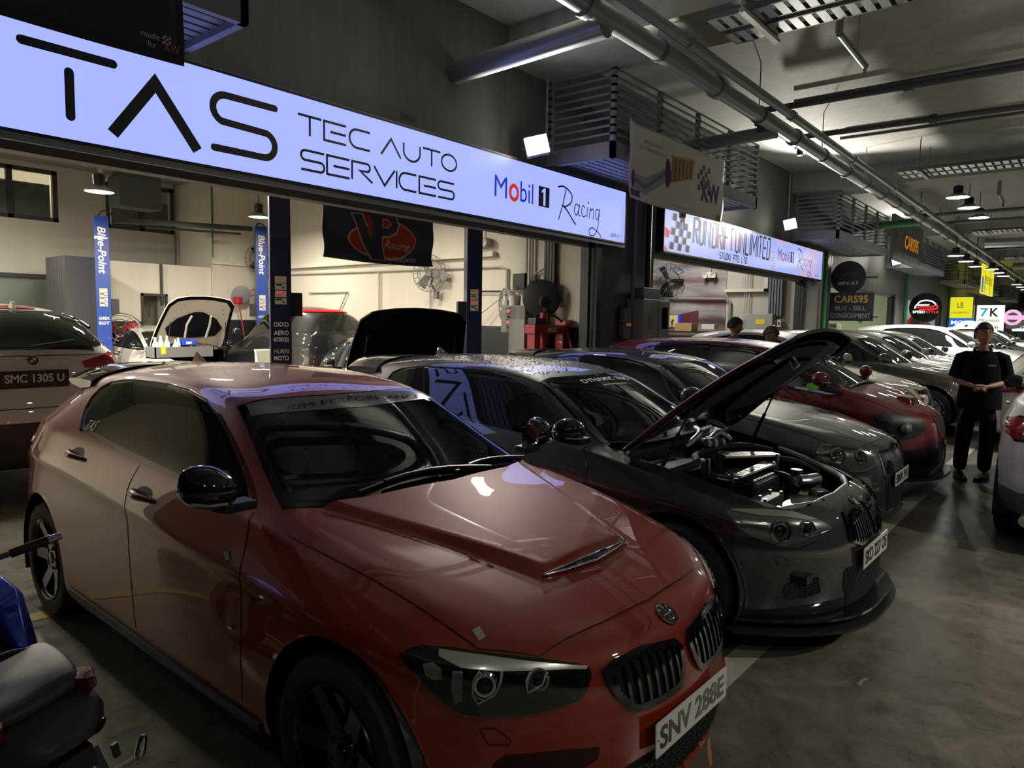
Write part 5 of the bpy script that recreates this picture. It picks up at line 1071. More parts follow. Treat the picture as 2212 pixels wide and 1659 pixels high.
# cars in the workshops
def whitesuv_ext(t, sf, w):
    DB = (1, 0, 0); B = lambda P: [Vector((-4, y, z)) for y, z in P]
    patch(sf, 'tailgate_glass', B(rpoly([(-.80, 1.385), (.80, 1.385), (.64, 1.70), (-.64, 1.70)], .06, 4)), DB, M['tint'], t, off=.008, step=.05)
    patch(sf, 'brake_light', B(rpoly([(-.24, 1.715), (.24, 1.715), (.22, 1.745), (-.22, 1.745)], .01, 2)), DB, mat('red lens', (.22, .012, .012), .15, coat=.6), t, off=.012, step=.05)
    k = MB()
    for ln in ([(-.80, 1.31), (.80, 1.31)], [(-.83, .86), (.83, .86)]): strip(sf, k, B(ln), DB, .008, .004, .05)
    obj('tailgate_seam', k, M['black'], t)
    patch(sf, 'rear_valance', B(rpoly([(-.88, .74), (.88, .74), (.82, .32), (-.82, .32)], .05, 3)), DB, M['black'], t, off=.015, step=.06, skirt=.015)
    for s in (-1, 1): patch(sf, 'lamp_cluster', [Vector((x, s * y, z)) for x, y, z in [(-3.45, .95, 1.26), (-3.62, .85, 1.33), (-3.75, .55, 1.25), (-3.75, .56, 1.19), (-3.6, .88, 1.17)]], (.66, -s * .75, 0), mat('ruby lamp', (.35, .012, .014), .12, coat=1), t, off=.012, step=.05)
    l, n = sf.hit(Vector((-4, 0, 1.12)), DB); number_plate(t, plane_T(l - Vector((.014, 0, 0)), (0, -1, 0), (0, 0, 1)), 'SMC 1305 U', .50, .11, True)
    l, n = sf.hit(Vector((-4, 0, 1.275)), DB); roundel(t, plane_T(l - Vector((.008, 0, 0)), (0, -1, 0), (0, 0, 1)), .042)
    k = MB(); k.tube([l + Vector((-.03, .02, .12)), l + Vector((.02, -.34, .17))], .012, 6); obj('rear_wiper', k, M['black'], t)
    for s in (-1, 1): k = MB(); P = on(sf, [w((x, s * .56, 1.4)) for x in (-1.4, -2.0, -2.6, -3.0)], (0, 0, -1), .03, .2); k.tube(P, .018, 6); obj('roof_rail', k, M['gloss'], t, smooth=60)
    l, n = sf.hit(w((-2.95, 0, 2)), (0, 0, -1)); k = MB(); k.prism([(-.10, 0), (.06, 0), (-.07, .075)], -.018, .018, plane_T(l, (1, 0, 0), (0, 0, 1))); obj('roof_fin', k, MATS['white suv paint'], t, bevel=.012)
build_car('suv', 'white suv seen from behind at the left edge', paint('white suv paint', (.66, .65, .60), .05, .35, .05), (2.12, 10.8, 0), PI, wf=bigW, level=3, front='none', wheels='five', sides=(1,), wr=.37, wx=(0, -2.85), ext=whitesuv_ext, wy=.90, flags=('notail',))
def bay_junk(t, seed, x0=.5):
    rnd = random.Random(seed); k = MB(); k.b2((-.42, -.62, .45), (.55, .62, .5)); obj('engine_bay', k, M['black'], t)
    for i in range(14):
        k = MB(); x, y = rnd.uniform(-.3, .45), rnd.uniform(-.55, .55); k.box((x, y, .60), (rnd.uniform(.06, .2), rnd.uniform(.06, .2), rnd.uniform(.2, .42)), rnd.uniform(0, 1)); obj('engine_fitting', k, rnd.choice((M['black'], M['black'], M['alu'], M['gloss'])), t, bevel=.01)
def hood_T(ang, dx=.06, dz=.03): h = Vector((-.47, 0, .955)); return Matrix.Translation(h + Vector((dx, 0, dz))) @ Matrix.Rotation(-R(ang), 4, 'Y') @ Matrix.Translation(-h)
WT = hood_T(72, .05, .12)
def whitecar_ext(t, sf, w):
    bay_junk(t, 3); DT = (0, 0, -1); HI = [(x * .97 - .01, y * .97, z) for x, y, z in HOOD]; pw_ = mat('warm white primer', (.55, .50, .42), .5)
    u = patch(sf, 'bonnet_liner', closed_sym(HI, [(x, y * .97, z) for x, y, z in HOODR]), DT, pw_, t, off=-.03, step=.05, skirt=0, T=WT)
    patch(sf, 'insulation', [(.30, -.10, 0), (.30, .10, 0), (.16, .42, 0), (-.05, .60, 0), (-.22, .50, 0), (-.26, .10, 0), (-.26, -.10, 0), (-.22, -.50, 0), (-.05, -.60, 0), (.16, -.42, 0)], DT, M['cloth'], u, off=-.045, step=.05, skirt=0, T=WT)
    for s in (-1, 1):
        k = MB(); P = [WT @ Vector(p) for p in ((-.22, s * .22, .83), (.05, s * .24, .80), (.24, s * .20, .75))]; k.tube(P, .022, 6); obj('liner_rib', k, pw_, u, smooth=60)
        a, b = Vector((-.2, s * .60, .86)), WT @ Vector((.1, s * .58, .80)); k = MB(); k.cyl(a, b, .010, 6); obj('gas_strut', k, M['black'], t)
        k = MB(); k.box((.40, s * .66, .62), (.28, .14, .22), 0); k.box((.52, s * .60, .50), (.12, .2, .16)); obj('front_bracket', k, MATS['warm white primer'], t, bevel=.03)
    for s in (-1, 1):
        k = MB()
        for i in range(5): k.ell(WT @ Vector((.10 + .09 * i, s * (.58 - .05 * i), .79 - .015 * i)), (.02, .02, .02), 6, 4)
        obj('liner_clip', k, M['black'], u)
build_car('saloon', 'white car with open bonnet between the blue lift posts', paint('white car paint', (.62, .60, .55), .05, .35, .05), (6.78, 13.3, 0), .1, wf=wmap(pw((.8, .84), (-3.56, -3.56)), 1.06, pw((0, 0), (1.42, 1.5))), hood='open', hood_angle=WT, front='none', wheels='five', ext=whitecar_ext, mirror_m=M['gloss'], step=.06)
BT = hood_T(60, .06, .05)
def blackcar_ext(t, sf, w):
    bay_junk(t, 8); DT = (0, 0, -1); HI = [(x * .97 - .01, y * .97, z) for x, y, z in HOOD]
    u = patch(sf, 'bonnet_liner', closed_sym(HI, [(x, y * .97, z) for x, y, z in HOODR]), DT, M['cloth'], t, off=-.03, step=.05, skirt=0, T=BT)
    k = MB(); P = [BT @ Vector(p) for p in ((-.34, -.55, .88), (-.30, -.3, .88), (-.33, 0, .885), (-.30, .3, .88), (-.34, .55, .88))]; k.tube(spline(P, 5), .014, 6); obj('bonnet_seal', k, M['steel'], u, smooth=60)
    for s in (-1, 1): a, b = Vector((-.2, s * .62, .86)), BT @ Vector((.15, s * .58, .79)); k = MB(); k.cyl(a, b, .010, 6); obj('gas_strut', k, M['black'], t)
build_car('saloon', 'black car with its big black bonnet raised on the near lift', P_('black car paint', (.012, .012, .014), .3), (6.37, 6.95, 0), -R(30), wf=wmap(ident, 1.06, pw((0, 0), (1.42, 1.45))), hood='open', hood_angle=BT, front='pre', wheels='five', ext=blackcar_ext, step=.06, flags=('notrim',))
def blacksuv_ext(t, sf, w):
    DB = (1, 0, 0); patch(sf, 'light_bar', [Vector((-4, y, z)) for y, z in rpoly([(-.7, 1.79), (.7, 1.79), (.68, 1.83), (-.68, 1.83)], .01, 2)], DB, mat('red light bar', (.5, .015, .02), .2, emit=(.9, .03, .04), es=.25), t, off=.02, step=.06)
build_car('suv', 'black tall car with red lamp bar at the side wall behind the raised bonnet', P_('black suv paint', (.012, .012, .014), .2), (8.15, 13.3, 0), PI, wf=wmap(pw((.8, .55), (0, 0), (-3.56, -2.7)), 1.0, pw((0, 0), (.75, .95), (1.03, 1.40), (1.42, 1.92))), front='none', sides=(1,), ext=blacksuv_ext, step=.08, doors=False, wx=(-.05, -2.1), flags=('nosplit', 'notail'))
build_car('saloon', 'dark blue grey car in the second workshop behind the pillar', P_('slate paint', (.06, .07, .09), .4), (12.2, 10.3, 0), .0, wf=salW, front='plain', step=.07)
build_car('saloon', 'pale gold car with antenna fin in the second workshop', P_('pale gold paint', (.46, .44, .38), .4), (14.7, 9.3, 0), 0, wf=salW, front='plain', step=.07, flags=('fin',))
# ------------------------------------------------------------------ lit signs, banners, boards
SIGNC = (.40, .48, 1.0)
M['signlit'] = emis('lit sign face', (.31, .37, 1.05), 1.0); M['ink'] = mat('sign letters', (.035, .035, .03), .5); M['mblue'] = mat('sign blue', (.01, .02, .45), .5, emit=(.02, .03, .55), es=.5); M['mred'] = mat('sign red', (.6, .03, .02), .5, emit=(.8, .05, .03), es=.45)
def stroke(name, lines, w, m, parent, T, caps=False):
    k = MB()
    for l in lines: k.ribbon(l, w, T, caps)
    return obj(name, k, m, parent)
def glyph(ch, x, z, w, h):
    """open thin capitals drawn as strokes; x, z the lower left corner"""
    r = min(w, h) * .42; X = lambda u: x + w * u; Z = lambda v: z + h * v
    if ch == 'T': return [[(X(0), Z(1)), (X(1), Z(1))], [(X(.5), Z(1)), (X(.5), Z(0))]]
    if ch == 'E': return [[(X(1), Z(1)), (X(0), Z(1)), (X(0), Z(0)), (X(1), Z(0))], [(X(.28), Z(.5)), (X(1), Z(.5))]]
    if ch == 'C': return [[(X(1), Z(1))] + arc((x + h * .5, z + h * .5), h * .5, 90, 270, 10) + [(X(1), Z(0))]]
    if ch == 'A': return [[(X(0), Z(0)), (X(.5), Z(1)), (X(1), Z(0))]]
    if ch == 'U': return [[(X(0), Z(1))] + arc((X(.5), z + w * .42), w * .5, 180, 360, 12, w * .42) + [(X(1), Z(1))]]
    if ch == 'O': return [arc((X(.5), Z(.5)), w * .5, 0, 360, 28, h * .5)]
    if ch == 'S': return [[(X(1), Z(1))] + arc((x + h * .25, z + h * .75), h * .25, 90, 270, 8) + arc((x + w - h * .25, z + h * .25), h * .25, 90, -90, 8) + [(X(0), Z(0))]]
    if ch == 'R': return [[(X(0), Z(0)), (X(0), Z(1)), (X(.75), Z(1))] + arc((X(.78), Z(.78)), h * .22, 80, -90, 8) + [(X(.42), Z(.55)), (X(1.08), Z(0))]]
    if ch == 'V': return [[(X(0), Z(1)), (X(.5), Z(0)), (X(1), Z(1))]]
    if ch == 'I': return [[(X(0), Z(1)), (X(0), Z(0))]]
    if ch == 'N': return [[(X(0), Z(0)), (X(0), Z(1)), (X(1), Z(0)), (X(1), Z(1))]]
    if ch == 'D': return [[(X(0), Z(.88)), (X(0), Z(0)), (X(.7), Z(0)), (X(1), Z(.12)), (X(1), Z(1)), (X(0), Z(1))]]
    if ch == 'L': return [[(X(0), Z(1)), (X(0), Z(0)), (X(1), Z(0))]]
    if ch == 'F': return [[(X(0), Z(0)), (X(0), Z(1)), (X(1), Z(1))], [(X(0), Z(.55)), (X(.8), Z(.55))]]
    if ch == 'M': return [[(X(0), Z(0)), (X(0), Z(1)), (X(.5), Z(.3)), (X(1), Z(1)), (X(1), Z(0))]]
    if ch == 'P': return [[(X(0), Z(0)), (X(0), Z(1)), (X(1), Z(1)), (X(1), Z(.5)), (X(0), Z(.5))]]
    return []
def cursive_racing(x, z, s, T, parent, m):
    """the brush written word"""
    k = MB(); w = .016 * s
    P = lambda L: [(x + a * s, z + b * s) for a, b in L]
    for L, ww in ((spline([(.0, .42), (.10, .44), (.20, .42), (.30, .36), (.29, .27), (.20, .21), (.12, .19)], 5), 1.3), ([(.17, .42), (.10, .2), (.02, .02)], 1.2), (spline([(.12, .2), (.22, .14), (.33, .05), (.40, .0)], 4), 1.5),
                  (spline([(.47, .24), (.40, .26), (.36, .18), (.41, .12), (.47, .20), (.48, .26), (.46, .14), (.50, .12)], 4), 1), (spline([(.61, .24), (.56, .26), (.53, .18), (.57, .12), (.63, .14)], 4), 1), (spline([(.67, .25), (.66, .13)], 3), 1), (spline([(.685, .31), (.69, .32)], 2), 1.4),
                  (spline([(.72, .12), (.735, .25), (.75, .22), (.80, .25), (.82, .20), (.81, .12)], 4), 1), (spline([(.95, .25), (.89, .25), (.865, .17), (.91, .12), (.95, .20), (.965, .26), (.93, .02), (.85, -.09), (.75, -.10), (.72, -.04), (.80, .0), (.95, -.05), (1.02, -.10)], 5), 1)):
        k.ribbon(P(L), w * ww, T, True)
    return obj('lettering_racing', k, m, parent)
def mobil(x, z, s, T, parent):
    """the oil maker's word mark with the boxed numeral; x is its left edge, s the cap height"""
    for ch, dx, w, m in (('M', .0, 1.0, 'mblue'), ('o', .42 * 1.0, .0, 'mred'), ('bil', 0, 0, 'mblue')): pass
    text('lettering_m', 'M', s, M['mblue'], parent, T @ Matrix.Translation((x + s * .5, z + s * .5, 0)), w=s * .92)
    k = MB(); c = (x + s * 1.5, z + s * .36); a = arc(c, s * .30, 0, 360, 32, s * .34); k.ribbon(a, s * .19, T, False); obj('lettering_o', k, M['mred'], parent)
    text('lettering_bil', 'bil', s, M['mblue'], parent, T @ Matrix.Translation((x + s * 2.52, z + s * .5, 0)), w=s * 1.05)
    k = MB(); k.box((x + s * 3.95, z + s * .5, .002), (s * .92, s * 1.02, .002), T=T); b = obj('numeral_box', k, M['ink'], parent); k = MB(); k.add([(x + s * q, z + s * v, .005) for q, v in ((3.88, .06), (4.06, .06), (4.06, .94), (3.92, .94), (3.72, .78), (3.72, .68), (3.88, .76))], [tuple(range(7))], T); obj('numeral', k, M['signlit'], b)
def lightbox(name, label, x0, x1, z0, z1, y, face=None):
    t = thing(name, label, 'sign', (x0, y, z0)); Lx, H = x1 - x0, z1 - z0
    k = MB(); k.b2((0, .012, 0), (Lx, .14, H)); obj('casing', k, M['black'], t); k = MB(); k.b2((.02, 0, .02), (Lx - .02, .012, H - .02)); obj('lit_face', k, face or M['signlit'], t)
    k = MB(); k.b2((0, -.006, 0), (Lx, .012, .022)); k.b2((0, -.006, H - .022), (Lx, .012, H)); k.b2((0, -.006, 0), (.022, .012, H)); k.b2((Lx - .022, -.006, 0), (Lx, .012, H)); obj('frame', k, M['black'], t)
    return t, plane_T((-x0, -.003, -z0), (1, 0, 0), (0, 0, 1))
t, T = lightbox('light_box_sign', 'long bluish lit sign with TAS lettering over the nearest workshop', .95, 9.57, 2.88, 3.68, 5.66)
stroke('letter_t', [[(1.69, 3.495), (2.26, 3.495)], [(1.97, 3.36), (1.97, 3.06)]], .062, M['ink'], t, T, True)
stroke('letter_a', [[(2.245, 3.0), (2.56, 3.44), (2.88, 3.0)]], .085, M['ink'], t, T)
stroke('letter_s', [[(3.58, 3.49)] + arc((3.125, 3.38), .11, 90, 250, 10) + arc((3.47, 3.16), .105, 75, -90, 12) + [(3.02, 3.055)]], .058, M['ink'], t, T, True)
for nm, word, x, z, cells in (('lettering_tec_auto', 'TEC AUTO', 0, 3.33, [(3.81, .25), (4.09, .25), (4.38, .25), None, (4.77, .26), (5.07, .23), (5.34, .26), (5.62, .235)]), ('lettering_services', 'SERVICES', 0, 3.025, [(3.84, .25), (4.12, .26), (4.41, .23), (4.68, .27), (4.975, 0), (5.01, .24), (5.29, .25), (5.57, .25)])):
    L = []
    for ch, c in zip(word, cells):
        if c: L += glyph(ch, c[0], z, c[1], .172)
    stroke(nm, L, .023, M['ink'], t, T)
mobil(6.50, 3.17, .25, T, t); cursive_racing(7.80, 3.03, 1.06, T, t, M['ink']); text('lettering_unit', '#04-61', .07, M['ink'], t, T @ Matrix.Translation((9.28, 2.985, 0)), w=.28)
k = MB(); k.b2((0, .0, -.05), (8.62, .03, -.01)); k.b2((0, .02, .8), (8.62, .06, .815)); obj('mounting_rail', k, M['grey'], t)
def drift_face():
    m = emis('lit patterned face', (.5, .5, .95), .68); N, L = nodes(m); b = N['Principled BSDF']
    tc = N.new('ShaderNodeTexCoord'); v = N.new('ShaderNodeTexVoronoi'); v.inputs['Scale'].default_value = .9; L.new(tc.outputs['Object'], v.inputs['Vector'])
    r = N.new('ShaderNodeValToRGB'); r.color_ramp.interpolation = 'CONSTANT'; e = r.color_ramp.elements; e[0].color = (.46, .50, .95, 1); e[1].position = .3; e[1].color = (.62, .50, .80, 1)
    for p, c in ((.45, (.44, .52, 1.0, 1)), (.7, (.75, .52, .68, 1)), (.82, (.48, .53, .98, 1))): q = e.new(p); q.color = c
    L.new(v.outputs['Color'], r.inputs[0]); L.new(r.outputs[0], b.inputs['Emission Color']); return m
t, T = lightbox('light_box_sign', 'patterned lit sign reading RUN DRIFT UNLIMITED over the second workshop', 10.8, 19.62, 2.88, 3.64, 5.66, drift_face())
L = []; x = 11.93
for word in ('RUN', 'DRIFT', 'UNLIMITED'):
    for ch in word:
        wd = {'I': 0, 'M': .34, 'N': .26}.get(ch, .21); L += [[(a + (b_ - 3.13) * .09, b_) for a, b_ in l] for l in glyph(ch, x, 3.13, wd, .44)]; x += wd + (.10 if wd else .09)
    x += .05
stroke('lettering_run_drift_unlimited', [[(11.93 + (a - 11.93) * (15.72 - 11.93) / (x - .15 - 11.93), b_) for a, b_ in l] for l in L], .046, M['ink'], t, T)
L = []; x = 13.08
for ch in 'STUDIO PTE LTD':
    wd = 0 if ch == 'I' else .075
    if ch != ' ': L += glyph(ch, x, 2.95, wd, .115)
    x += wd + .032
stroke('lettering_studio', [[(13.08 + (a - 13.08) * 1.4 / (x - 13.08), b_) for a, b_ in l] for l in L], .022, M['ink'], t, T)
mobil(16.25, 3.17, .245, T, t); cursive_racing(17.60, 3.04, 1.12, T, t, M['ink']); text('lettering_unit', '#04-62', .07, M['ink'], t, T @ Matrix.Translation((19.2, 2.98, 0)), w=.3)
k = MB()
for r_ in range(5):
    for c in range(5):
        if (r_ + c) % 2 == 0 and not (c == 4 and r_ > 3): x0, z0 = 11.02 + c * .15 + r_ * .022, 2.95 + r_ * .122; k.add([(x0, z0, 0), (x0 + .14, z0 - .01, 0), (x0 + .165, z0 + .11, 0), (x0 + .025, z0 + .12, 0)], [(0, 1, 2, 3)], T)
obj('checkered_flag', k, M['ink'], t); k = MB(); k.add([(10.84, 3.30, 0), (11.02, 3.24, 0), (10.98, 3.12, 0), (10.84, 3.14, 0)], [(0, 3, 2, 1)], T); k.add([(10.84, 3.0, 0), (10.98, 2.91, 0), (10.84, 2.91, 0)], [(0, 2, 1)], T); obj('red_flash', k, M['mred'], t)
k = MB()
for i in range(7): k.box((15.95 + (i % 3) * .05, 2.95 + i * .06, .001), (.12 - .02 * (i % 3), .025, .001), T=T)
obj('orange_flecks', k, mat('orange print', (.8, .25, .12), .5, emit=(.9, .3, .15), es=.4), t)
# lantern hanging in front of the second sign
t = thing('paper_lantern', 'red paper lantern with gold cap and tassel in front of the second sign', 'lantern', (11.05, 5.45, 3.55)); k = MB(); k.lathe([(.06, -.02), (.15, .05), (.18, .12), (.15, .19), (.06, .26)], 16); obj('shade', k, mat('lantern red', (.25, .01, .008), .5), t, smooth=50); k = MB(); k.lathe([(.06, -.10), (.06, -.02)], 12); k.lathe([(.06, .26), (.06, .29)], 12); tag(obj('gold_cap', k, mat('dull gold', (.30, .20, .05), .4, .6), t), kind='stuff'); k = MB()
for i in range(6): k.cyl((.03 * math.cos(i), .03 * math.sin(i), -.10), (.025 * math.cos(i), .025 * math.sin(i), -.30), .004, 5)
obj('tassel', k, MATS['dull gold'], t); k = MB(); k.cyl((0, 0, .29), (0, 0, .34), .004, 5); obj('cord', k, M['black'], t)
# cloth banners
def cloth(name, m, parent, x0, x1, z0, z1, wav=.03, sag=0, nx=40, nz=24, seed=1, thick=.004, tops=None, y0=0.0):
    """hanging cloth with folds; returns the height function used to lay the print on it"""
    rnd = random.Random(seed); ph = [rnd.uniform(0, 6) for _ in range(6)]; fr = [rnd.uniform(2, 7) for _ in range(6)]
    def yy(u, v):
        s = sum(math.sin(fr[i] * u * 2 + ph[i] + v * (i - 2)) for i in range(4)) / 4
        return y0 + wav * s * (.35 + .65 * (1 - v)) + wav * .6 * math.sin(9 * v + 3 * u + ph[5]) * (1 - v)
    def pt(u, v):
        top = z1 - sag * 4 * u * (1 - u)
        if tops: top = z1 - key(tops, u)
        return (lerp(x0, x1, u), yy(u, v), lerp(z0 + .02 * math.sin(4 * u + ph[0]), top, v))
    k = MB(); vs = [pt(i / nx, j / nz) for j in range(nz + 1) for i in range(nx + 1)]; k.add(vs, [(j * (nx + 1) + i, j * (nx + 1) + i + 1, (j + 1) * (nx + 1) + i + 1, (j + 1) * (nx + 1) + i) for j in range(nz) for i in range(nx)])
    o = obj(name, k, m, parent, smooth=0); md = o.modifiers.new('thick', 'SOLIDIFY'); md.thickness = thick; md.offset = 1
    def lay(nm, mbs, mm, lift=.006, par=None):
        """press flat print (x, z pairs in the cloth's own frame) on the folds"""
        q = MB()
        for vs, fs in mbs:
            q.add([(lambda u, v: (pt(u, v)[0], pt(u, v)[1] - lift, pt(u, v)[2]))((x - x0) / (x1 - x0), (z - z0) / (z1 - z0)) for x, z in vs], fs)
        return obj(nm, q, mm, par or o)
    return o, lay
def grid_poly(poly, step=.05):
    """a filled outline cut fine enough to follow folds"""
    lo = np.min(poly, 0); hi = np.max(poly, 0); loop = [(p.x, p.y) for p in resample([(x, y, 0) for x, y in poly], step)]; A = np.array(loop); g = np.array([(x, y) for x in np.arange(lo[0] + step / 2, hi[0], step) for y in np.arange(lo[1] + step / 2, hi[1], step)]).reshape(-1, 2)
    pts = loop + ([tuple(q) for q in g[inside(A, g)]] if len(g) else []); n = len(loop)
    r = delaunay_2d_cdt([Vector(p) for p in pts], [(i, (i + 1) % n) for i in range(n)], [list(range(n))], 1, 1e-6)
    return [tuple(v) for v in r[0]], [tuple(f) for f in r[2]]
def word(s, x, z, h, w=None, **kw): v, f = text_mesh(s, h, w, **kw); return [(p[0] + x, p[1] + z) for p in v], f
def checks(x, z, s, n=5, sl=.35): return [([(x + (c + a) * s, z + (r + b_) * s - (c + a) * s * sl * .3) for a, b_ in ((0, 0), (.95, 0), (.95, .95), (0, .95))], [(0, 1, 2, 3)]) for r in range(n) for c in range(n) if (r + c) % 2 == 0 and not (c == 0 and r == n - 1)]
purple = mat('purple print', (.10, .03, .20), .6); gold = mat('gold yellow print', (.42, .26, .04), .55); pgrey = mat('silver grey print', (.28, .28, .34), .5)
t = thing('banner', 'dark blue coilover banner hanging from the top left ledge over the sign', 'banner', (-1.6, 4.68, 3.30)); dk = mat('dark navy banner cloth', (.035, .038, .075), .7)
o, lay = cloth('banner_cloth', dk, t, 0, 3.90, 0, 1.1, .02, seed=3); hem = lay('hem', [grid_poly([(0, .0), (3.9, .0), (3.9, .06), (0, .06)], .1), grid_poly([(3.86, 0), (3.9, 0), (3.9, 1.09), (3.86, 1.09)], .1)], M['black'])
lay('lettering_made_by', [word('made', 3.69, .13, .036, .11), word('by', 3.70, .075, .036, .05)], M['white']); lay('checker_mark', checks(3.76, .10, .014, 4), M['white'], .007); lay('lettering_kw', [word('KW', 3.825, .085, .052, .09, bold=.01)], mat('pale violet print', (.30, .16, .32), .5), .008)
fl = [(2.90 + .22 * i, .26 + .05 * (i % 2)) for i in range(4)]
lay('print_spring', [grid_poly(ellipse((2.62 + i * .13, .62), .055, .34, 16), .1) for i in range(3)], gold); lay('print_damper', [grid_poly([(2.70, .27), (3.10, .20), (3.16, .34), (3.02, .52), (2.98, .9), (2.72, .9)], .08)], pgrey, .0065); lay('print_pin', [grid_poly(ellipse((3.03, z), .025, .028, 12), .03) for z in (.28, .36, .44)], M['dark'], .008)
t = thing('banner', 'white coilover banner tied to the second ledge', 'banner', (7.98, 4.70, 3.28)); o, lay = cloth('banner_cloth', mat('white banner cloth', (.72, .70, .72), .6), t, 0, 2.92, 0, .98, .028, seed=5, tops=[(1, 0), (.96, .04), (.5, .03), (.04, .05), (0, 0)])
lay('lettering_top', [word('INNOVATION', .62, .80, .05, .52), word('FOR YOUR SUSPENSION', .62, .71, .05, .75)], mat('pale grey print', (.26, .26, .27), .6)); lay('print_chrome_tube', [grid_poly([(.06, .16), (.46, .10), (1.0, .36), (1.0, .56), (.46, .34), (.10, .34)], .08)], mat('chrome print', (.36, .37, .44), .4)); lay('print_tube_shade', [grid_poly([(.12, .24), (.46, .18), (.98, .46), (.98, .52), (.46, .25), (.12, .30)], .08)], mat('shade print', (.20, .20, .27), .5), .007)
lay('print_collar', [grid_poly(ellipse((1.03, .49), .075, .20, 18), .06)], purple, .008); lay('print_collar', [grid_poly(ellipse((.10, .26), .04, .12, 14), .06)], purple, .008); lay('print_coil', [grid_poly([(1.10 + i * .125, .36 + i * .028), (1.18 + i * .125, .38 + i * .028), (1.24 + i * .125, .74 + i * .012), (1.16 + i * .125, .76 + i * .012)], .07) for i in range(6)], gold, .008); lay('print_coil_shade', [grid_poly([(1.19 + i * .125, .40 + i * .028), (1.215 + i * .125, .40 + i * .028), (1.275 + i * .125, .72 + i * .012), (1.25 + i * .125, .73 + i * .012)], .07) for i in range(5)], mat('brown print', (.10, .06, .02), .6), .008)
lay('checker_mark', checks(1.98, .40, .085, 5), M['ink']); lay('lettering_kw_edge', [word('KW', 2.43, .40, .33, .66, bold=.06)], mat('pale gold print', (.5, .38, .16), .6), .007); lay('lettering_kw', [word('KW', 2.43, .40, .30, .62, bold=.03)], purple, .010); lay('footer', [grid_poly([(.02, .04), (.28, .04), (.28, .13), (.02, .13)], .08)], purple); lay('yellow_tag', [grid_poly([(2.70, .0), (2.86, .0), (2.86, .10), (2.70, .10)], .08)], gold); lay('small_print', [word('SUSPENSIONS', 1.5, .07, .02, .6)], MATS['pale grey print'])
t = thing('flag', 'navy VP Racing Lubricants flag hung inside the nearest workshop', 'flag', (5.26, 7.3, 2.42)); nv = mat('navy flag cloth', (.04, .048, .11), .5); o, lay = cloth('flag_cloth', nv, t, 0, 1.83, 0, .72, .05, seed=9, nx=60, nz=30, tops=[(1, .0), (.9, .05), (.78, .02), (.5, .0), (.33, .10), (.18, .09), (.06, .03), (0, 0)])
cream = mat('cream flag print', (.75, .55, .30), .6); rd = mat('flag red', (.55, .04, .022), .6); lay('oval_edge', [grid_poly(ellipse((.94, .32), .57, .265, 40), .06)], cream); lay('oval', [grid_poly(ellipse((.94, .32), .545, .24, 40), .06)], rd, .009)
vv = lambda e: [(.42 - e, .66 + e * .6), (.56 + e, .68 + e * .6), (.72, .30), (.74, .67 + e * .6), (.98, .68 + e * .6), (1.13 + e, .62), (1.17 + e, .52), (1.12 + e, .42 - e), (1.0, .36 - e), (.90 + e, .36 - e), (.90 + e, .05 - e * .4), (.70 - e, .06 - e * .4)]
lay('vp_edge', [grid_poly(vv(.022), .06)], cream, .012); lay('vp_letters', [grid_poly(vv(0), .06)], nv, .015); lay('vp_gap', [grid_poly([(.585, .66), (.70, .66), (.715, .45)], .05)], rd, .018); lay('vp_bowl', [grid_poly([(.90, .56), (.98, .56), (1.03, .52), (.98, .47), (.90, .47)], .05)], rd, .018); lay('vp_bowl_edge', [grid_poly([(.885, .575), (.99, .575), (1.05, .52), (.99, .455), (.885, .455)], .05)], cream, .0165)
q = MB(); cursive_pts = []
lay('lettering_racing', [word('Racing', 1.17, .24, .13, .48, shear=.35)], M['white'], .014); lay('lettering_lubricants', [word('LUBRICANTS', 1.24, .075, .055, .56, bold=.02)], M['white'], .014)
k = MB(); k.cyl((-.15, .05, .78), (1.9, .05, .72), .014, 8); k.cyl((-.13, .05, .78), (-.13, .05, .95), .01, 6); obj('flag_pole', k, M['black'], t); k = MB()
for u, z in ((.02, .73), (.55, .70), (.95, .72), (1.8, .72)): k.tube([(u, .0, z - .01), (u, .05, z + .05)], .003, 5)
obj('tie', k, M['white'], t)
# unit number stencilled on the wall
tag(text('wall_number', '04-61', .09, M['ink'], None, wallT(5.27, 5.795, 3.825), w=.21), '04-61 stencilled on the grey facade above the first sign', 'number')
# boards further along
def board(name, label, cat, x, y, z, w, h, m, shape='box', rz=0, lit=None, depth=.08, rim=None):
    t = thing(name, label, cat, (x, y, z), rz); k = MB(); P = rpoly([(-w / 2, -h / 2), (w / 2, -h / 2), (w / 2, h / 2), (-w / 2, h / 2)], .01, 2) if shape == 'box' else ellipse((0, 0), w / 2, h / 2, 40); T = plane_T((0, 0, 0), (1, 0, 0), (0, 0, 1)); k.prism(P, -depth, 0, T); obj('board', k, m, t)
    if rim: k = MB(); k.ribbon(P + [P[0]], .03, T @ Matrix.Translation((0, 0, .003))); obj('rim', k, rim, t)
    return t, T @ Matrix.Translation((0, 0, .004))
QX = R(-90)    # boards that jut out over the aisle face back along it
dkb = mat('dark board face', (.028, .030, .036), .45); gl = mat('gold lettering', (.55, .34, .08), .4); ora = mat('orange lettering', (.75, .30, .03), .45, emit=(.9, .35, .03), es=.25)
t, T = board('shop_sign', 'round dark sign with #04-63 on a bracket', 'sign', 20.75, 5.3, 3.02, .86, .86, dkb, 'disc', QX, rim=M['black']); text('lettering', 'Cars95', .13, mat('dull violet print', (.09, .075, .085), .5), t, T @ Matrix.Translation((0, .08, 0)), w=.62); text('lettering_unit', '#04-63', .11, M['white'], t, T @ Matrix.Translation((0, -.15, 0)), w=.5, shear=.2); k = MB(); k.cyl((.35, .04, 0), (.72, .04, 0), .02, 8); obj('bracket', k, M['black'], t)
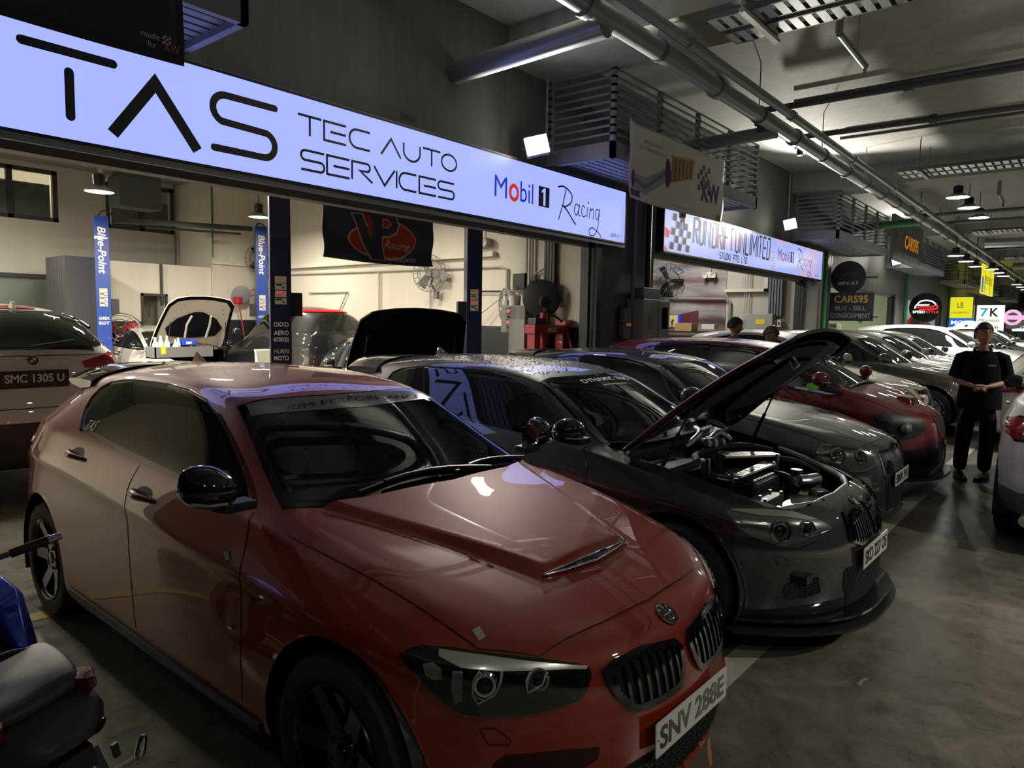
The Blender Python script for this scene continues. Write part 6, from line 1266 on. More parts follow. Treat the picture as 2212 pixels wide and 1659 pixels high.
t, T = board('shop_board', 'dark board reading CARS95 BUY - SELL CONSIGNMENT', 'sign', 20.55, 5.15, 2.24, 1.12, .74, dkb, 'box', QX); text('lettering_name', 'CARS95', .20, gl, t, T @ Matrix.Translation((0, .19, 0)), w=.84, bold=.01); text('lettering_buy', 'BUY - SELL', .12, MATS['pale grey print'], t, T @ Matrix.Translation((0, -.05, 0)), w=.76, bold=.008); text('lettering_consignment', 'CONSIGNMENT', .13, MATS['pale grey print'], t, T @ Matrix.Translation((0, -.25, 0)), w=1.0, bold=.008); k = MB(); k.b2((-.58, -.02, -.39), (.58, .0, -.37)); k.b2((.5, .0, -.3), (.68, .03, -.27)); obj('bracket', k, M['black'], t)
t, T = board('fascia_board', 'grey fascia board with orange CARS95 lettering between the ledges', 'sign', 25.2, 4.72, 4.32, 4.3, 1.3, mat('grey fascia', (.11, .112, .12), .4)); k = MB(); k.ribbon(arc((-1.25, 0), .34, 0, 360, 32, .5), .035, T); obj('emblem_ring', k, gl, t); text('emblem', '95', .42, gl, t, T @ Matrix.Translation((-1.25, 0, .002)), w=.3); text('lettering', 'CARS95', .42, ora, t, T @ Matrix.Translation((.45, 0, .002)), w=2.1, bold=.01); text('lettering_small', 'DRIVE YOUR GOALS', .09, M['white'], t, T @ Matrix.Translation((.45, -.42, .002)), w=2.0); k = MB(); k.box((.0, .45, .002), (.06, .3, .004), T=T); obj('light_slot', k, M['white'], t)
t, T = board('shop_sign', 'round black sign with a red and white car outline and SPEEDSTYLE', 'sign', 31.0, 5.1, 2.48, 1.1, 1.1, M['gloss'], 'disc', QX, rim=M['black']); wl = emis('white neon', (.85, .87, 1), 1.3); rl = emis('red neon', (.9, .04, .03), 1.1)
k = MB(); k.ribbon(spline([(-.30, .10), (-.20, .22), (0, .27), (.22, .22), (.33, .12)], 5), .05, T); k.ribbon(spline([(-.36, -.02), (-.30, .08), (.1, .10)], 4), .05, T); obj('car_outline_white', k, wl, t); k = MB(); k.ribbon(spline([(-.30, -.02), (-.1, .03), (.2, .02), (.36, .08), (.34, -.05), (-.2, -.07)], 5), .045, T); obj('car_outline_red', k, rl, t); text('lettering_speed', 'SPEED', .10, wl, t, T @ Matrix.Translation((-.22, -.17, 0)), w=.42, bold=.01); text('lettering_style', 'STYLE', .10, rl, t, T @ Matrix.Translation((.23, -.17, 0)), w=.42, bold=.01)
yl = emis('lit yellow panel', (.75, .70, .02), .8); wlit = emis('lit white panel', (.85, .9, .95), .85); blit = emis('lit blue panel', (.02, .10, .55), 1.0)
t, T = board('shop_sign', 'yellow LB sign with a blue panel under it', 'sign', 40.6, 5.2, 2.72, 1.0, 1.0, yl, 'box', QX); text('lettering', 'LB', .26, M['ink'], t, T @ Matrix.Translation((0, .12, 0)), w=.24); text('lettering_small', 'LIQUIMOLY', .10, M['ink'], t, T @ Matrix.Translation((0, -.25, 0)), w=.75); k = MB(); k.box((0, -.72, -.03), (1.0, .42, .06), T=T); b = obj('blue_panel', k, blit, t); text('lettering_blue', 'MO5', .2, wlit, b, T @ Matrix.Translation((0, -.72, .002)), w=.7, bold=.02)
t, T = board('shop_sign', 'oval white oil sign with a green and red swirl', 'sign', 40.3, 4.75, 1.46, 1.5, 1.28, wlit, 'disc', QX); k = MB(); k.ribbon(arc((0, .22), .2, 120, 330, 16), .09, T); obj('green_swirl', k, mat('print green', (.02, .28, .10), .5), t); k = MB(); k.ribbon([(-.05, .26), (.2, .24)], .06, T); obj('red_swirl', k, M['mred'], t); text('lettering', 'Castrol', .16, M['mred'], t, T @ Matrix.Translation((0, -.16, 0)), w=.85); text('lettering_small', 'Service', .11, mat('print green', (.02, .28, .10)), t, T @ Matrix.Translation((0, -.38, 0)), w=.6)
t, T = board('shop_sign', 'square white 7K sign with 04-66 above the oval white sign', 'sign', 50.6, 5.0, 2.35, 1.5, 1.55, emis('lit cream panel', (.9, .9, .78), .95), 'box', QX); text('lettering_seven', '7', .5, emis('lit cyan', (.05, .35, .6), .8), t, T @ Matrix.Translation((-.25, .35, 0)), w=.4, bold=.03); text('lettering_k', 'K', .5, M['ink'], t, T @ Matrix.Translation((.25, .35, 0)), w=.42, bold=.02); text('lettering_small', '7Kautos', .16, M['ink'], t, T @ Matrix.Translation((0, -.12, 0)), w=1.05); text('lettering_unit', '04-66', .2, M['ink'], t, T @ Matrix.Translation((0, -.52, 0)), w=1.0)
t, T = board('shop_sign', 'small oval white AGI sign below the 7K sign', 'sign', 49.8, 4.6, 1.15, 1.25, 1.05, wlit, 'disc', QX); text('lettering', 'AGI', .25, mat('print navy', (.03, .05, .25)), t, T @ Matrix.Translation((-.15, 0, 0)), w=.45, shear=.2)
t, T = board('shop_sign', 'round black sign with a pink badge near the far right edge', 'sign', 60.5, 4.6, 2.55, 1.8, 1.6, M['gloss'], 'disc', QX); k = MB(); k.ribbon(arc((0, 0), .45, 0, 360, 28), .2, T); k.ribbon([(-.75, 0), (.75, 0)], .3, T); obj('pink_badge', k, emis('lit pink', (.85, .4, .6), 1.0), t)
t, T = board('shop_sign', 'white lit sign with #04-68 at the right edge', 'sign', 62, 3.4, 2.35, 2.6, 1.5, wlit, 'box', QX); text('lettering_unit', '#04-68', .4, M['ink'], t, T @ Matrix.Translation((.0, -.4, 0)), w=1.9); text('lettering_red', 'car spa', .3, M['mred'], t, T @ Matrix.Translation((.1, .2, 0)), w=1.3, shear=.3)
t, T = board('fascia_board', 'bright yellow fascia panel with blue corner among the far ledges', 'sign', 46.2, 4.72, 4.3, 5.2, 1.5, yl); k = MB(); k.box((-2.3, -.3, .002), (.6, .8, .004), T=T); obj('blue_corner', k, blit, t); k = MB(); k.box((-1.4, 0, .002), (.12, 1.4, .004), T=T); k.box((.9, 0, .002), (.12, 1.4, .004), T=T); obj('panel_joint', k, M['ink'], t); text('lettering', 'LBPERFORMANCE', .4, M['ink'], t, T @ Matrix.Translation((.2, 0, .002)), w=3.4)
# ------------------------------------------------------------------ lamps, lifts, workshop gear
def loft(mb, loops, caps=True, T=None):
    n = len(loops[0]); vs = [p for l in loops for p in l]; fs = [(a * n + i, a * n + (i + 1) % n, (a + 1) * n + (i + 1) % n, (a + 1) * n + i) for a in range(len(loops) - 1) for i in range(n)]
    if caps: fs += [tuple(reversed(range(n))), tuple(range((len(loops) - 1) * n, len(loops) * n))]
    return mb.add(vs, fs, T)
LB_ = [('round high bay lamp hanging left of the blue lift post', 'shop'), ('round lamp close under the lit sign', 'shop')]
def high_bay(p, label, top=5.27, r=.19, group=None, m=None):
    t = thing('high_bay_lamp', label, 'lamp', p, group=group)
    k = MB(); k.lathe([(r * .42, .17), (r * .42, .24), (r * .3, .26)], 20); k.lathe([(r * .40, .10), (r * .40, .165)], 20); obj('lamp_housing', k, M['black'], t, smooth=40)
    k = MB(); k.lathe([(r, 0), (r * .98, .015), (r * .42, .10), (r * .36, .10), (r * .9, .008)], 24, caps=False); obj('lamp_shade', k, M['alu'], t, smooth=40)
    k = MB(); k.lathe([(r * .93, .004), (r * .93, .006)], 24); obj('diffuser', k, M['lamp'], t)
    k = MB(); k.cyl((0, 0, .25), (0, 0, top - p[2]), .008, 6); obj('suspension', k, M['black'], t)
    return t
high_bay(SHOPL[0], 'round high bay lamp hanging beside the left blue lift post'); high_bay(SHOPL[1], 'round lamp hanging close below the lit TAS sign', r=.2)
for p in SHOPL[2:5]: high_bay(p, 'round lamp in the nearest workshop hidden above the sign edge', group='unseen workshop lamps')
high_bay(SHOPL[6], 'unseen lamp added just inside the workshop left of the frame'); high_bay(SHOPL[5], 'hidden high lamp added deep in the workshop above the office cubicle roof line')
for i, p in enumerate(AISLE): high_bay(p, ['nearest and highest of the three far aisle lamps', 'middle one of the three far aisle lamps', 'lowest of the three far aisle lamps', 'first lamp of the second trio by the fourth ledge', 'second lamp of the trio by the fourth ledge', 'third lamp of the trio by the fourth ledge', 'first small lamp over the yellow fascia', 'second small lamp over the yellow fascia', 'third small lamp over the yellow fascia', 'first tiny lamp at the right edge', 'second tiny lamp at the right edge', 'third tiny lamp at the right edge', 'unseen aisle lamp added behind the viewer over the near bays', 'unseen aisle lamp added behind the viewer by the near cars', 'unseen aisle lamp added to light the open floor at right', 'unseen aisle lamp added to light the open floor in front', 'added lamp brightening the far part of the aisle', 'added lamp brightening the aisle farther down', 'last added lamp brightening the end of the aisle'][i], r=.24)
for i, (p, w) in enumerate(FLOODS):
    t = thing('floodlight', ['white floodlight at the end of the first sign, left of the railed ledge', 'white floodlight left of the second railed ledge', 'floodlight left of the far ledge by the fascia'][i], 'floodlight', p); d = Vector((-.72, -.66, .05)); T = frame((0, 0, 0), d) @ Matrix.Rotation(R(14), 4, 'Z')
    k = MB(); k.box((0, 0, -.05), (.30, .24, .09), T=T); obj('lamp_housing', k, M['grey'], t, bevel=.01); k = MB(); k.box((0, 0, .0), (.27, .21, .012), T=T); obj('lit_face', k, M['flood'], t); k = MB(); k.tube([T @ Vector((-.17, 0, -.04)), T @ Vector((-.17, 0, -.14)), T @ Vector((.17, 0, -.14)), T @ Vector((.17, 0, -.04))], .012, 6); k.cyl(T @ Vector((0, 0, -.14)), (.55, .10, .02), .015, 6); obj('bracket', k, M['grey'], t)
def lift_post(x, y, h, label, m, stickers, rz=0, group=None, side=1, words=True):
    t = thing('lift_post', label, 'car lift', (x, y, 0), rz); k = MB(); k.b2((-.12, -.14, 0), (.12, -.08, h)); k.b2((-.12, -.08, 0), (-.09, .14, h)); k.b2((.09, -.08, 0), (.12, .14, h)); obj('column', k, m, t, bevel=.006)
    k = MB(); k.b2((-.25, -.22, 0), (.25, .22, .02)); obj('base_plate', k, m, t); k = MB(); k.b2((-.085, -.06, .35), (.085, .1, 1.05)); obj('carriage', k, M['black'], t)
    for s in (-1, 1): k = MB(); k.tube([(side * .05, .05 * s, .42), (side * .5, .35 * s, .40), (side * .85, .55 * s, .40)], .045, 8); k.cyl((side * .85, .55 * s, .42), (side * .85, .55 * s, .48), .06, 12); obj('lift_arm', k, m, t)
    k = MB(); k.b2((side * .12, -.1, 1.70), (side * .25, .06, 1.98)); obj('motor_box', k, M['black'], t)
    T = plane_T((0, -.142, 0), (1, 0, 0), (0, 0, 1)); rnd = random.Random(int(x * 10))
    if words: text('lettering', 'Blue-Point', .13, M['white'], t, plane_T((.0, -.143, h - .62), (0, 0, -1), (1, 0, 0)), w=.85, shear=.2, bold=.004)
    for i in range(4): k = MB(); k.box((0, 2.13 - i * .085, .001), (.13, .075, .002), T=T); o = obj('warning_label', k, M['cream'], t); k = MB(); k.box((-.02, 2.15 - i * .085, .0025), (.07, .02, .001), T=T); k.box((.03, 2.12 - i * .085, .0025), (.03, .018, .001), T=T); obj('label_print', k, (M['yellow'], M['ink'], M['mred'], M['ink'])[i], o)
    for i, (z, s, m_) in enumerate(stickers): text('sticker', s, .055, m_, t, T @ Matrix.Translation((0, z, .002)), w=.17, bold=.008)
    return t
lift_post(5.42, 14.3, 3.48, 'left blue lift post beside the white suv', M['blue'], [(1.62, 'GARDX', M['white']), (1.53, 'EGT', M['white'])], side=1, rz=-R(20))
lift_post(8.66, 14.3, 3.66, 'right blue lift post in front of the wall fan', M['blue'], [(1.70, 'MOBIL', M['cream'])], side=-1, rz=-R(24))
lift_post(4.86, 7.62, 4.4, 'tall dark blue lift post rising behind the sign, covered with stickers', M['navy'], [(1.60, 'OXXO', M['white']), (1.50, 'AERO', M['white']), (1.42, 'MOTORWORKS', M['white']), (1.28, 'HURRI', M['cream']), (1.20, 'MOTO', M['white']), (1.08, 'EBC', M['white']), (.97, 'TEIN', M['mred']), (.88, 'JC', M['white'])], side=1, rz=-R(29))
lift_post(8.28, 7.62, 4.4, 'dark blue lift post right of the raised black bonnet', M['navy'], [], side=-1, words=False, rz=-R(36))
t = thing('lift_beam', 'dark overhead beam with safety bar joining the two blue posts', 'car lift', (5.42, 14.3, 3.5)); k = MB(); loft(k, [[(x, -.05, z), (x, .05, z), (x, .05, z + .10), (x, -.05, z + .10)] for x, z in ((.22, -.10), (3.02, .04))]); obj('beam', k, M['black'], t); k = MB(); k.cyl((.8, -.04, -.12), (2.75, -.04, -.05), .025, 8); obj('safety_bar', k, M['black'], t)
for x, z in ((.05, .04), (3.2, .17)): k = MB(); k.tube(spline([(x - .1, 0, z - .05), (x - .02, 0, z + .05), (x + .1, 0, z + .04), (x + .16, 0, z - .05)], 5), .012, 6); obj('hose_loop', k, M['rubber'], t)
# fans
def wall_fan(p, d, r, label, m=None, mount=True, blades=3, dark=False):
    t = thing('wall_fan', label, 'fan', p); T = frame((0, 0, 0), d); m = m or MATS['dark grey pipe']; k = MB()
    for i in range(22): a = 2 * PI * i / 22; k.tube([T @ Vector((.05 * math.cos(a), .05 * math.sin(a), .07)), T @ Vector((r * .6 * math.cos(a), r * .6 * math.sin(a), .075)), T @ Vector((r * math.cos(a), r * math.sin(a), .0)), T @ Vector((r * .7 * math.cos(a), r * .7 * math.sin(a), -.08))], .004, 4)
    for q, z in ((1, 0), (.6, .075), (.7, -.08)): k.tube([T @ Vector((r * q * math.cos(a), r * q * math.sin(a), z)) for a in np.linspace(0, 2 * PI, 28, endpoint=False)], .007, 5, True)
    obj('cage', k, m, t); k = MB()
    for i in range(blades):
        a = 2 * PI * i / blades; B = T @ Matrix.Rotation(a, 4, 'Z'); k.add([(.04, -.05, .02), (r * .85, -.11, .03), (r * .9, .06, -.02), (.05, .05, -.02)], [(0, 1, 2, 3)], B); k.add([(.04, -.05, .025), (r * .85, -.11, .035), (r * .9, .06, -.015), (.05, .05, -.015)], [(3, 2, 1, 0)], B)
    obj('blades', k, M['gloss'] if m in (MATS['dark grey pipe'], M['black']) else m, t); k = MB(); k.lathe([(.07, -.2), (.08, -.05), (.06, .04)], 16, T); obj('motor', k, m, t, smooth=40)
    if mount: k = MB(); k.tube([T @ Vector((0, 0, -.18)), Vector((.10, .05, -.18)), Vector((.18, 0, -.35))], .022, 8); k.box((.18, 0, -.38), (.06, .10, .14)); obj('wall_arm', k, m, t)
    return t
wall_fan((9.05, 15.0, 3.04), (-.75, -.66, 0), .33, 'black wall fan partly behind the right blue post'); wall_fan((9.0, 9.35, 2.52), (-.9, -.3, 0), .33, 'pale wall fan behind the corner of the racing flag', mat('fan grey', (.16, .16, .16), .5)); wall_fan((19.0, 9.75, 2.95), (-.8, -.6, .1), .5, 'large black wall fan on the racing mural', M['black'])
t = thing('drum_fan', 'floor drum fan with red blades behind the left blue post', 'fan', (5.95, 14.9, 1.35)); d = Vector((-.5, -.86, 0)); T = frame((0, 0, 0), d); k = MB(); k.lathe([(.36, -.13), (.38, -.12), (.38, .12), (.36, .13)], 28, T, caps=False); obj('drum', k, M['steel'], t, smooth=40); k = MB()
for q in (.33, .25, .17, .09): k.tube([T @ Vector((q * math.cos(a), q * math.sin(a), .13)) for a in np.linspace(0, 2 * PI, 24, endpoint=False)], .006, 5, True)
for i in range(6): a = PI * i / 3; k.tube([T @ Vector((.05 * math.cos(a), .05 * math.sin(a), .135)), T @ Vector((.36 * math.cos(a), .36 * math.sin(a), .13))], .006, 5)
obj('guard', k, M['steel'], t)
for i in range(3): B = T @ Matrix.Rotation(2 * PI * i / 3 + .5, 4, 'Z'); k = MB(); k.add([(.05, -.07, .03), (.32, -.14, .05), (.33, .10, -.03), (.05, .07, -.03), (.05, -.07, .04), (.32, -.14, .06), (.33, .10, -.02), (.05, .07, -.02)], [(3, 2, 1, 0), (4, 5, 6, 7)], B); obj('fan_blade', k, mat('coral red', (.55, .05, .04), .4), t)
k = MB()
for s in (-1, 1): k.tube([T @ Vector((s * .38, 0, 0)), T @ Vector((s * .42, 0, .0)) + Vector((0, 0, -.1)), T @ Vector((s * .55, 0, -.35)) + Vector((0, 0, -1.33))], .016, 6); k.tube([T @ Vector((s * .42, 0, 0)) + Vector((0, 0, -.1)), T @ Vector((s * .5, 0, .35)) + Vector((0, 0, -1.33))], .016, 6)
obj('stand', k, M['steel'], t)
# duct, bent waste pipes and other things near the roof of the near shop
t = thing('air_duct', 'dark grey duct hood dropping in front of the narrow high window', 'duct', (6.1, 14.6, 3.75)); k = MB(); loft(k, [[(-.30, -.2, 0), (.48, -.2, 0), (.48, .3, 0), (-.30, .3, 0)], [(-.30, -.2, .55), (.48, -.2, .55), (.48, .3, .55), (-.30, .3, .55)], [(-.1, -.15, .85), (.55, -.15, .85), (.55, .25, .85), (-.1, .25, .85)], [(.1, -.15, 1.52), (.75, -.15, 1.52), (.75, .25, 1.52), (.1, .25, 1.52)]]); obj('hood', k, mat('dark duct sheet', (.075, .078, .085), .45, .3), t); k = MB(); k.lathe([(.22, -.08), (.22, .12)], 18, frame((-.42, -.1, 1.05), (0, -1, 0))); obj('blower', k, M['black'], t)
for i, P in enumerate(([(5.55, 15.5, 5.2), (5.55, 15.5, 4.72), (5.62, 15.5, 4.62), (5.72, 15.5, 4.66), (5.75, 15.5, 4.74), (5.84, 15.5, 4.76), (5.90, 15.5, 4.66), (5.92, 15.5, 4.45), (6.02, 15.5, 4.38)], [(6.0, 15.5, 5.2), (6.0, 15.5, 4.74), (6.06, 15.5, 4.66), (6.22, 15.5, 4.62)])): k = MB(); k.tube(spline(P, 3), .055, 10); tag(obj('waste_pipe', k, mat('off white pipe', (.52, .50, .44), .4), None, smooth=50), ['white trapped waste pipe under the soffit', 'short white waste pipe beside the trapped one'][i], 'pipe')
def conduit_run(label, pts, r=.018, m=None, name='wall_conduit'):
    k = MB(); k.tube(pts, r, 6); return tag(obj(name, k, m or M['conduit'], None, smooth=50), label, 'conduit')
conduit_run('pale conduit along the cream wall below the flag', [(9.26, 14.9, 1.7), (9.26, 14.9, 2.67), (9.26, 7.9, 2.60), (9.26, 7.75, 2.56), (9.26, 7.75, 1.75)], .022); conduit_run('pale conduit dropping to the raised black bonnet', [(9.26, 11.05, 2.62), (9.26, 11.05, 1.7)], .018); conduit_run('thin conduit down from the pale wall fan', [(9.26, 9.6, 2.55), (9.26, 9.6, 1.62)], .012); conduit_run('grey conduit in the corner by the office cubicle', [(8.02, 16.9, 5.1), (8.02, 16.9, 2.8)], .02, MATS['dark grey pipe']); conduit_run('green conduit in the corner by the office cubicle', [(8.12, 15.36, 4.9), (8.12, 15.36, 3.0)], .02, M['green'])
conduit_run('left one of twin pale trunkings over the control box', [(9.25, 7.32, 5.1), (9.25, 7.32, 2.2)], .022); conduit_run('right one of twin pale trunkings over the control box', [(9.25, 7.2, 5.1), (9.25, 7.2, 2.2)], .022); conduit_run('conduit loop running into the black hose reel', [(9.25, 7.15, 2.2), (9.25, 7.15, 2.45), (9.25, 6.95, 2.55), (9.25, 6.95, 2.4)], .02)
conduit_run('conduit arm on the wall behind the posts', [(9.26, 13.4, 2.24), (9.26, 12.05, 2.24), (9.26, 12.5, 1.62)], .018)
k = MB()
for i in range(4): k.b2((9.20, 6.72 + i * .055, 2.0), (9.29, 6.76 + i * .055, 5.2))
tag(obj('cable_bundle', k, M['black'], None), 'black bundle of cables down the wall above the black hose reel', 'cables')
def coil(label, c, r, n, m, axis=(1, 0, 0), tails=(), name='hose_coil', rr=.008):
    k = MB(); rnd = random.Random(n); T = frame(c, axis)
    for i in range(n): a0 = rnd.uniform(0, 6); q = r * rnd.uniform(.75, 1.1); k.tube([T @ Vector((q * .6 * math.cos(a), q * 1.2 * math.sin(a) + rnd.uniform(-.01, .01), rnd.uniform(-.02, .02))) for a in np.linspace(0, 2 * PI, 20, endpoint=False)], rr, 5, True)
    for P in tails: k.tube(spline(P, 6), rr, 5)
    return tag(obj(name, k, m, None), label, 'hose')
coil('tangle of pale cables hanging on the cream wall left of the control box', (9.2, 7.72, 1.95), .22, 6, M['conduit'], tails=[[(9.22, 7.8, 2.1), (9.1, 8.3, 1.75), (9.0, 8.8, 1.55)], [(9.22, 7.7, 2.1), (9.2, 7.5, 1.85), (9.2, 7.35, 1.75)]], rr=.010)
conduit_run('dark red hose looping to the control box', spline([(9.2, 7.78, 1.95), (9.15, 7.7, 1.62), (9.15, 7.5, 1.66), (9.15, 7.3, 1.88)], 6), .014, mat('maroon hose', (.12, .02, .02), .5), 'air_hose'); conduit_run('dark cable stretched along the cream wall', [(9.22, 8.6, 2.2), (9.22, 7.3, 2.18)], .014, M['black'], 'cable')
t = thing('hose_reel', 'grey and red hose reel on the cream column with a red hose', 'hose reel', (8.72, 15.25, 2.20)); k = MB(); k.lathe([(.17, -.10), (.20, -.09), (.20, .09), (.17, .10)], 24, frame((0, 0, 0), (-.5, -1, 0))); obj('drum', k, mat('mid grey plastic', (.16, .16, .17), .45), t, smooth=40); k = MB(); k.box((-.14, -.10, -.14), (.20, .14, .16), .5); obj('outlet_guard', k, M['red'], t, bevel=.02)
k = MB(); k.tube(spline([(-.12, -.12, -.2), (-.05, -.12, -.7), (.08, -.1, -1.3), (.22, -.1, -1.9)], 5), .016, 6); k.tube(spline([(.18, -.1, .1), (.3, -.1, .1), (.36, -.1, -.3), (.55, -.05, -.8)], 5), .012, 6); obj('hose', k, mat('red hose', (.40, .04, .05), .5), t, smooth=60)
t = thing('hose_reel', 'large black hose reel with dangling red hose above the press', 'hose reel', (9.02, 6.82, 2.05)); T = frame((0, 0, 0), (-.85, -.5, 0)); k = MB(); k.lathe([(.27, -.06), (.30, -.05), (.30, .05), (.27, .07), (.001, .08)], 28, T); obj('drum', k, mat('matt black shell', (.025, .025, .028), .55), t, smooth=40); k = MB(); k.lathe([(.035, .08), (.03, .095)], 12, T); obj('red_boss', k, M['red'], t); k = MB()
for i in range(5): k.tube(spline([(-.05 + i * .02, -.12, -.15), (-.08 + i * .025, -.14, -.4), (-.06 + i * .02, -.15, -.62 - .03 * i)], 5), .014, 6)
obj('hose', k, MATS['maroon hose'], t, smooth=60)
for x, y, z, lab in ((9.2, 8.29, 3.02, 'twin emergency light on the cream wall right of the flag'), (19.2, 8.57, 3.08, 'twin emergency light on the mural edge in the second workshop')):
    t = thing('emergency_light', lab, 'emergency light', (x, y, z)); k = MB(); k.box((0, 0, 0), (.12, .34, .16)); obj('case', k, M['cream'], t, bevel=.015)
    for s in (-1, 1): k = MB(); k.lathe([(.05, 0), (.085, .05), (.08, .06), (.001, .03)], 16, frame((-.07, s * .12, .0), (-1, -.4, -.1))); obj('lamp_head', k, M['conduit'], t, smooth=40)
    k = MB(); k.cyl((.03, 0, .08), (.03, 0, .75), .014, 6); obj('stem', k, M['conduit'], t)
t = thing('monitor', 'small black monitor above the grey control box', 'monitor', (9.05, 7.3, 2.18)); k = MB(); k.box((0, 0, .14), (.05, .32, .28), -.25); obj('screen', k, M['black'], t, bevel=.008); k = MB(); k.box((.08, 0, .0), (.24, .40, .015)); k.cyl((.05, 0, 0), (.05, 0, .06), .02, 8); obj('shelf', k, M['conduit'], t)
t = thing('control_box', 'grey control box with red indicator lamps on the dado', 'control box', (9.05, 7.25, 1.52)); k = MB(); k.b2((-.18, -.22, -.02), (.23, .28, .42)); obj('case', k, mat('panel grey', (.30, .30, .29), .45), t, bevel=.008)
for i in range(4): k = MB(); k.lathe([(.02, 0), (.02, .015)], 10, frame((-.185, .12, .33 - i * .09), (-1, 0, 0))); obj('indicator', k, (emis('red indicator', (1, .05, .04), 2.0), M['black'])[i % 2], t)
k = MB()
for i in range(5): k.box((-.183, .12, .375 - i * .09), (.004, .10, .012))
obj('label', k, M['black'], t); k = MB(); k.lathe([(.09, 0), (.10, .16)], 16, Matrix.Translation((-.05, .1, .42))); obj('pail', k, M['white'], t); k = MB(); k.lathe([(.04, 0), (.04, .18), (.015, .22)], 12, Matrix.Translation((.0, -.1, .42))); obj('regulator', k, M['blue'], t, smooth=40); k = MB(); k.tube(spline([(-.1, .0, .5), (-.12, -.05, .62), (-.05, -.12, .6), (.02, -.1, .66)], 5), .012, 6); k.tube(spline([(-.1, .14, .58), (-.06, .1, .7), (.05, .05, .72)], 5), .012, 6); obj('fittings', k, M['conduit'], t)
t = thing('shop_press', 'red hydraulic press with round gauge at the workshop corner', 'press', (8.76, 6.5, 0)); 
for s in (-1, 1): k = MB(); k.b2((s * .36 - .05, -.07, 0), (s * .36 + .05, .07, 1.62)); k.b2((s * .36 - .05, -.3, 0), (s * .36 + .05, .3, .05)); obj('upright', k, M['redpaint'], t)
k = MB(); k.b2((-.44, -.10, 1.5), (.44, .10, 1.64)); obj('crosshead', k, M['redpaint'], t, bevel=.01); k = MB(); k.b2((-.42, -.09, .8), (.42, .09, .9)); obj('press_bed', k, M['redpaint'], t)
k = MB(); k.b2((-.13, -.105, 1.53), (.10, -.10, 1.60)); obj('maker_label', k, M['conduit'], t); k = MB(); k.cyl((-.1, 0, 1.2), (-.1, 0, 1.5), .05, 14); k.cyl((-.1, 0, 1.64), (-.1, 0, 1.82), .06, 14); obj('ram', k, M['redpaint'], t, smooth=40); k = MB(); k.cyl((-.1, 0, 1.82), (-.1, 0, 1.9), .012, 8); k.lathe([(.085, -.03), (.085, .03), (.07, .035), (.001, .03)], 20, frame((-.1, -.02, 1.98), (-.5, -.85, 0))); obj('gauge', k, M['black'], t, smooth=40)
k = MB(); k.b2((.3, -.12, 1.64), (.5, .08, 1.72)); k.cyl((.36, -.1, 1.55), (.22, -.35, 1.2), .018, 8); obj('hand_pump', k, M['redpaint'], t); k = MB(); k.tube(spline([(-.04, 0, 1.78), (.12, -.02, 1.78), (.26, -.04, 1.72), (.34, -.04, 1.66)], 5), .016, 6); obj('pressure_hose', k, M['rubber'], t, smooth=60)
t = thing('black_case', 'small black case standing on the red press', 'case', (8.5, 6.5, 1.64)); k = MB(); k.b2((-.13, -.08, 0), (.13, .08, .10)); obj('body', k, M['black'], t, bevel=.01); k = MB(); k.tube([(-.06, 0, .10), (-.06, 0, .13), (.06, 0, .13), (.06, 0, .10)], .008, 6); obj('handle', k, M['black'], t)
t = thing('filter_unit', 'grey cabinet standing behind the red press', 'cabinet', (8.9, 7.0, 0)); k = MB(); k.b2((-.28, -.16, 0), (.28, .16, 1.72)); obj('case', k, MATS['panel grey'], t, bevel=.006); k = MB(); k.b2((-.2, -.165, 1.5), (-.05, -.16, 1.6)); obj('vent', k, M['black'], t)
t = thing('electrical_cabinet', 'grey electrical cabinet with a window on the pillar', 'cabinet', (10.3, 5.62, 1.05)); k = MB(); k.b2((-.42, -.14, 0), (.46, .16, 1.02)); obj('case', k, mat('cabinet grey', (.24, .24, .23), .5), t, bevel=.008); k = MB(); k.b2((.08, -.148, .02), (.45, -.14, 1.0)); dd = obj('door', k, MATS['cabinet grey'], t, bevel=.004); k = MB(); k.b2((.17, -.152, .55), (.38, -.147, .9)); obj('door_window', k, mat('cloudy pane', (.35, .36, .34), .12), dd); k = MB(); k.b2((.14, -.152, .52), (.41, -.149, .93)); obj('window_bezel', k, M['grey'], dd)
k = MB()
for i in range(6): k.box((-.2, -.142, .75 - i * .04), (.14, .004, .012)); k.box((-.2, -.142, .30 - i * .04), (.14, .004, .012))
obj('louvre', k, M['black'], t)
k = MB(); k.b2((10.0, 5.55, 2.08), (10.55, 5.78, 2.25)); tag(obj('junction_box', k, mat('slate box', (.13, .135, .15), .5), None, bevel=.006), 'dark grey box on top of the electrical cabinet', 'box')
t = thing('key_box_plate', 'narrow plate reading KEY BOX upright on the pillar', 'sign', (9.62, 5.72, 1.70)); k = MB(); k.b2((-.05, 0, -.24), (.05, .03, .24)); obj('plate', k, M['black'], t); text('lettering', 'KEY BOX', .06, gl, t, plane_T((0, -.003, 0), (0, 0, 1), (-1, 0, 0)), w=.40)
t = thing('key_safe', 'small grey key safe beside the electrical cabinet', 'box', (9.76, 5.66, 1.5)); k = MB(); k.b2((-.08, 0, -.06), (.08, .12, .42)); obj('case', k, M['grey'], t, bevel=.008); text('lettering', 'KEY BOX', .05, ora, t, plane_T((0, -.003, .16), (1, 0, 0), (0, 0, 1)), w=.14)
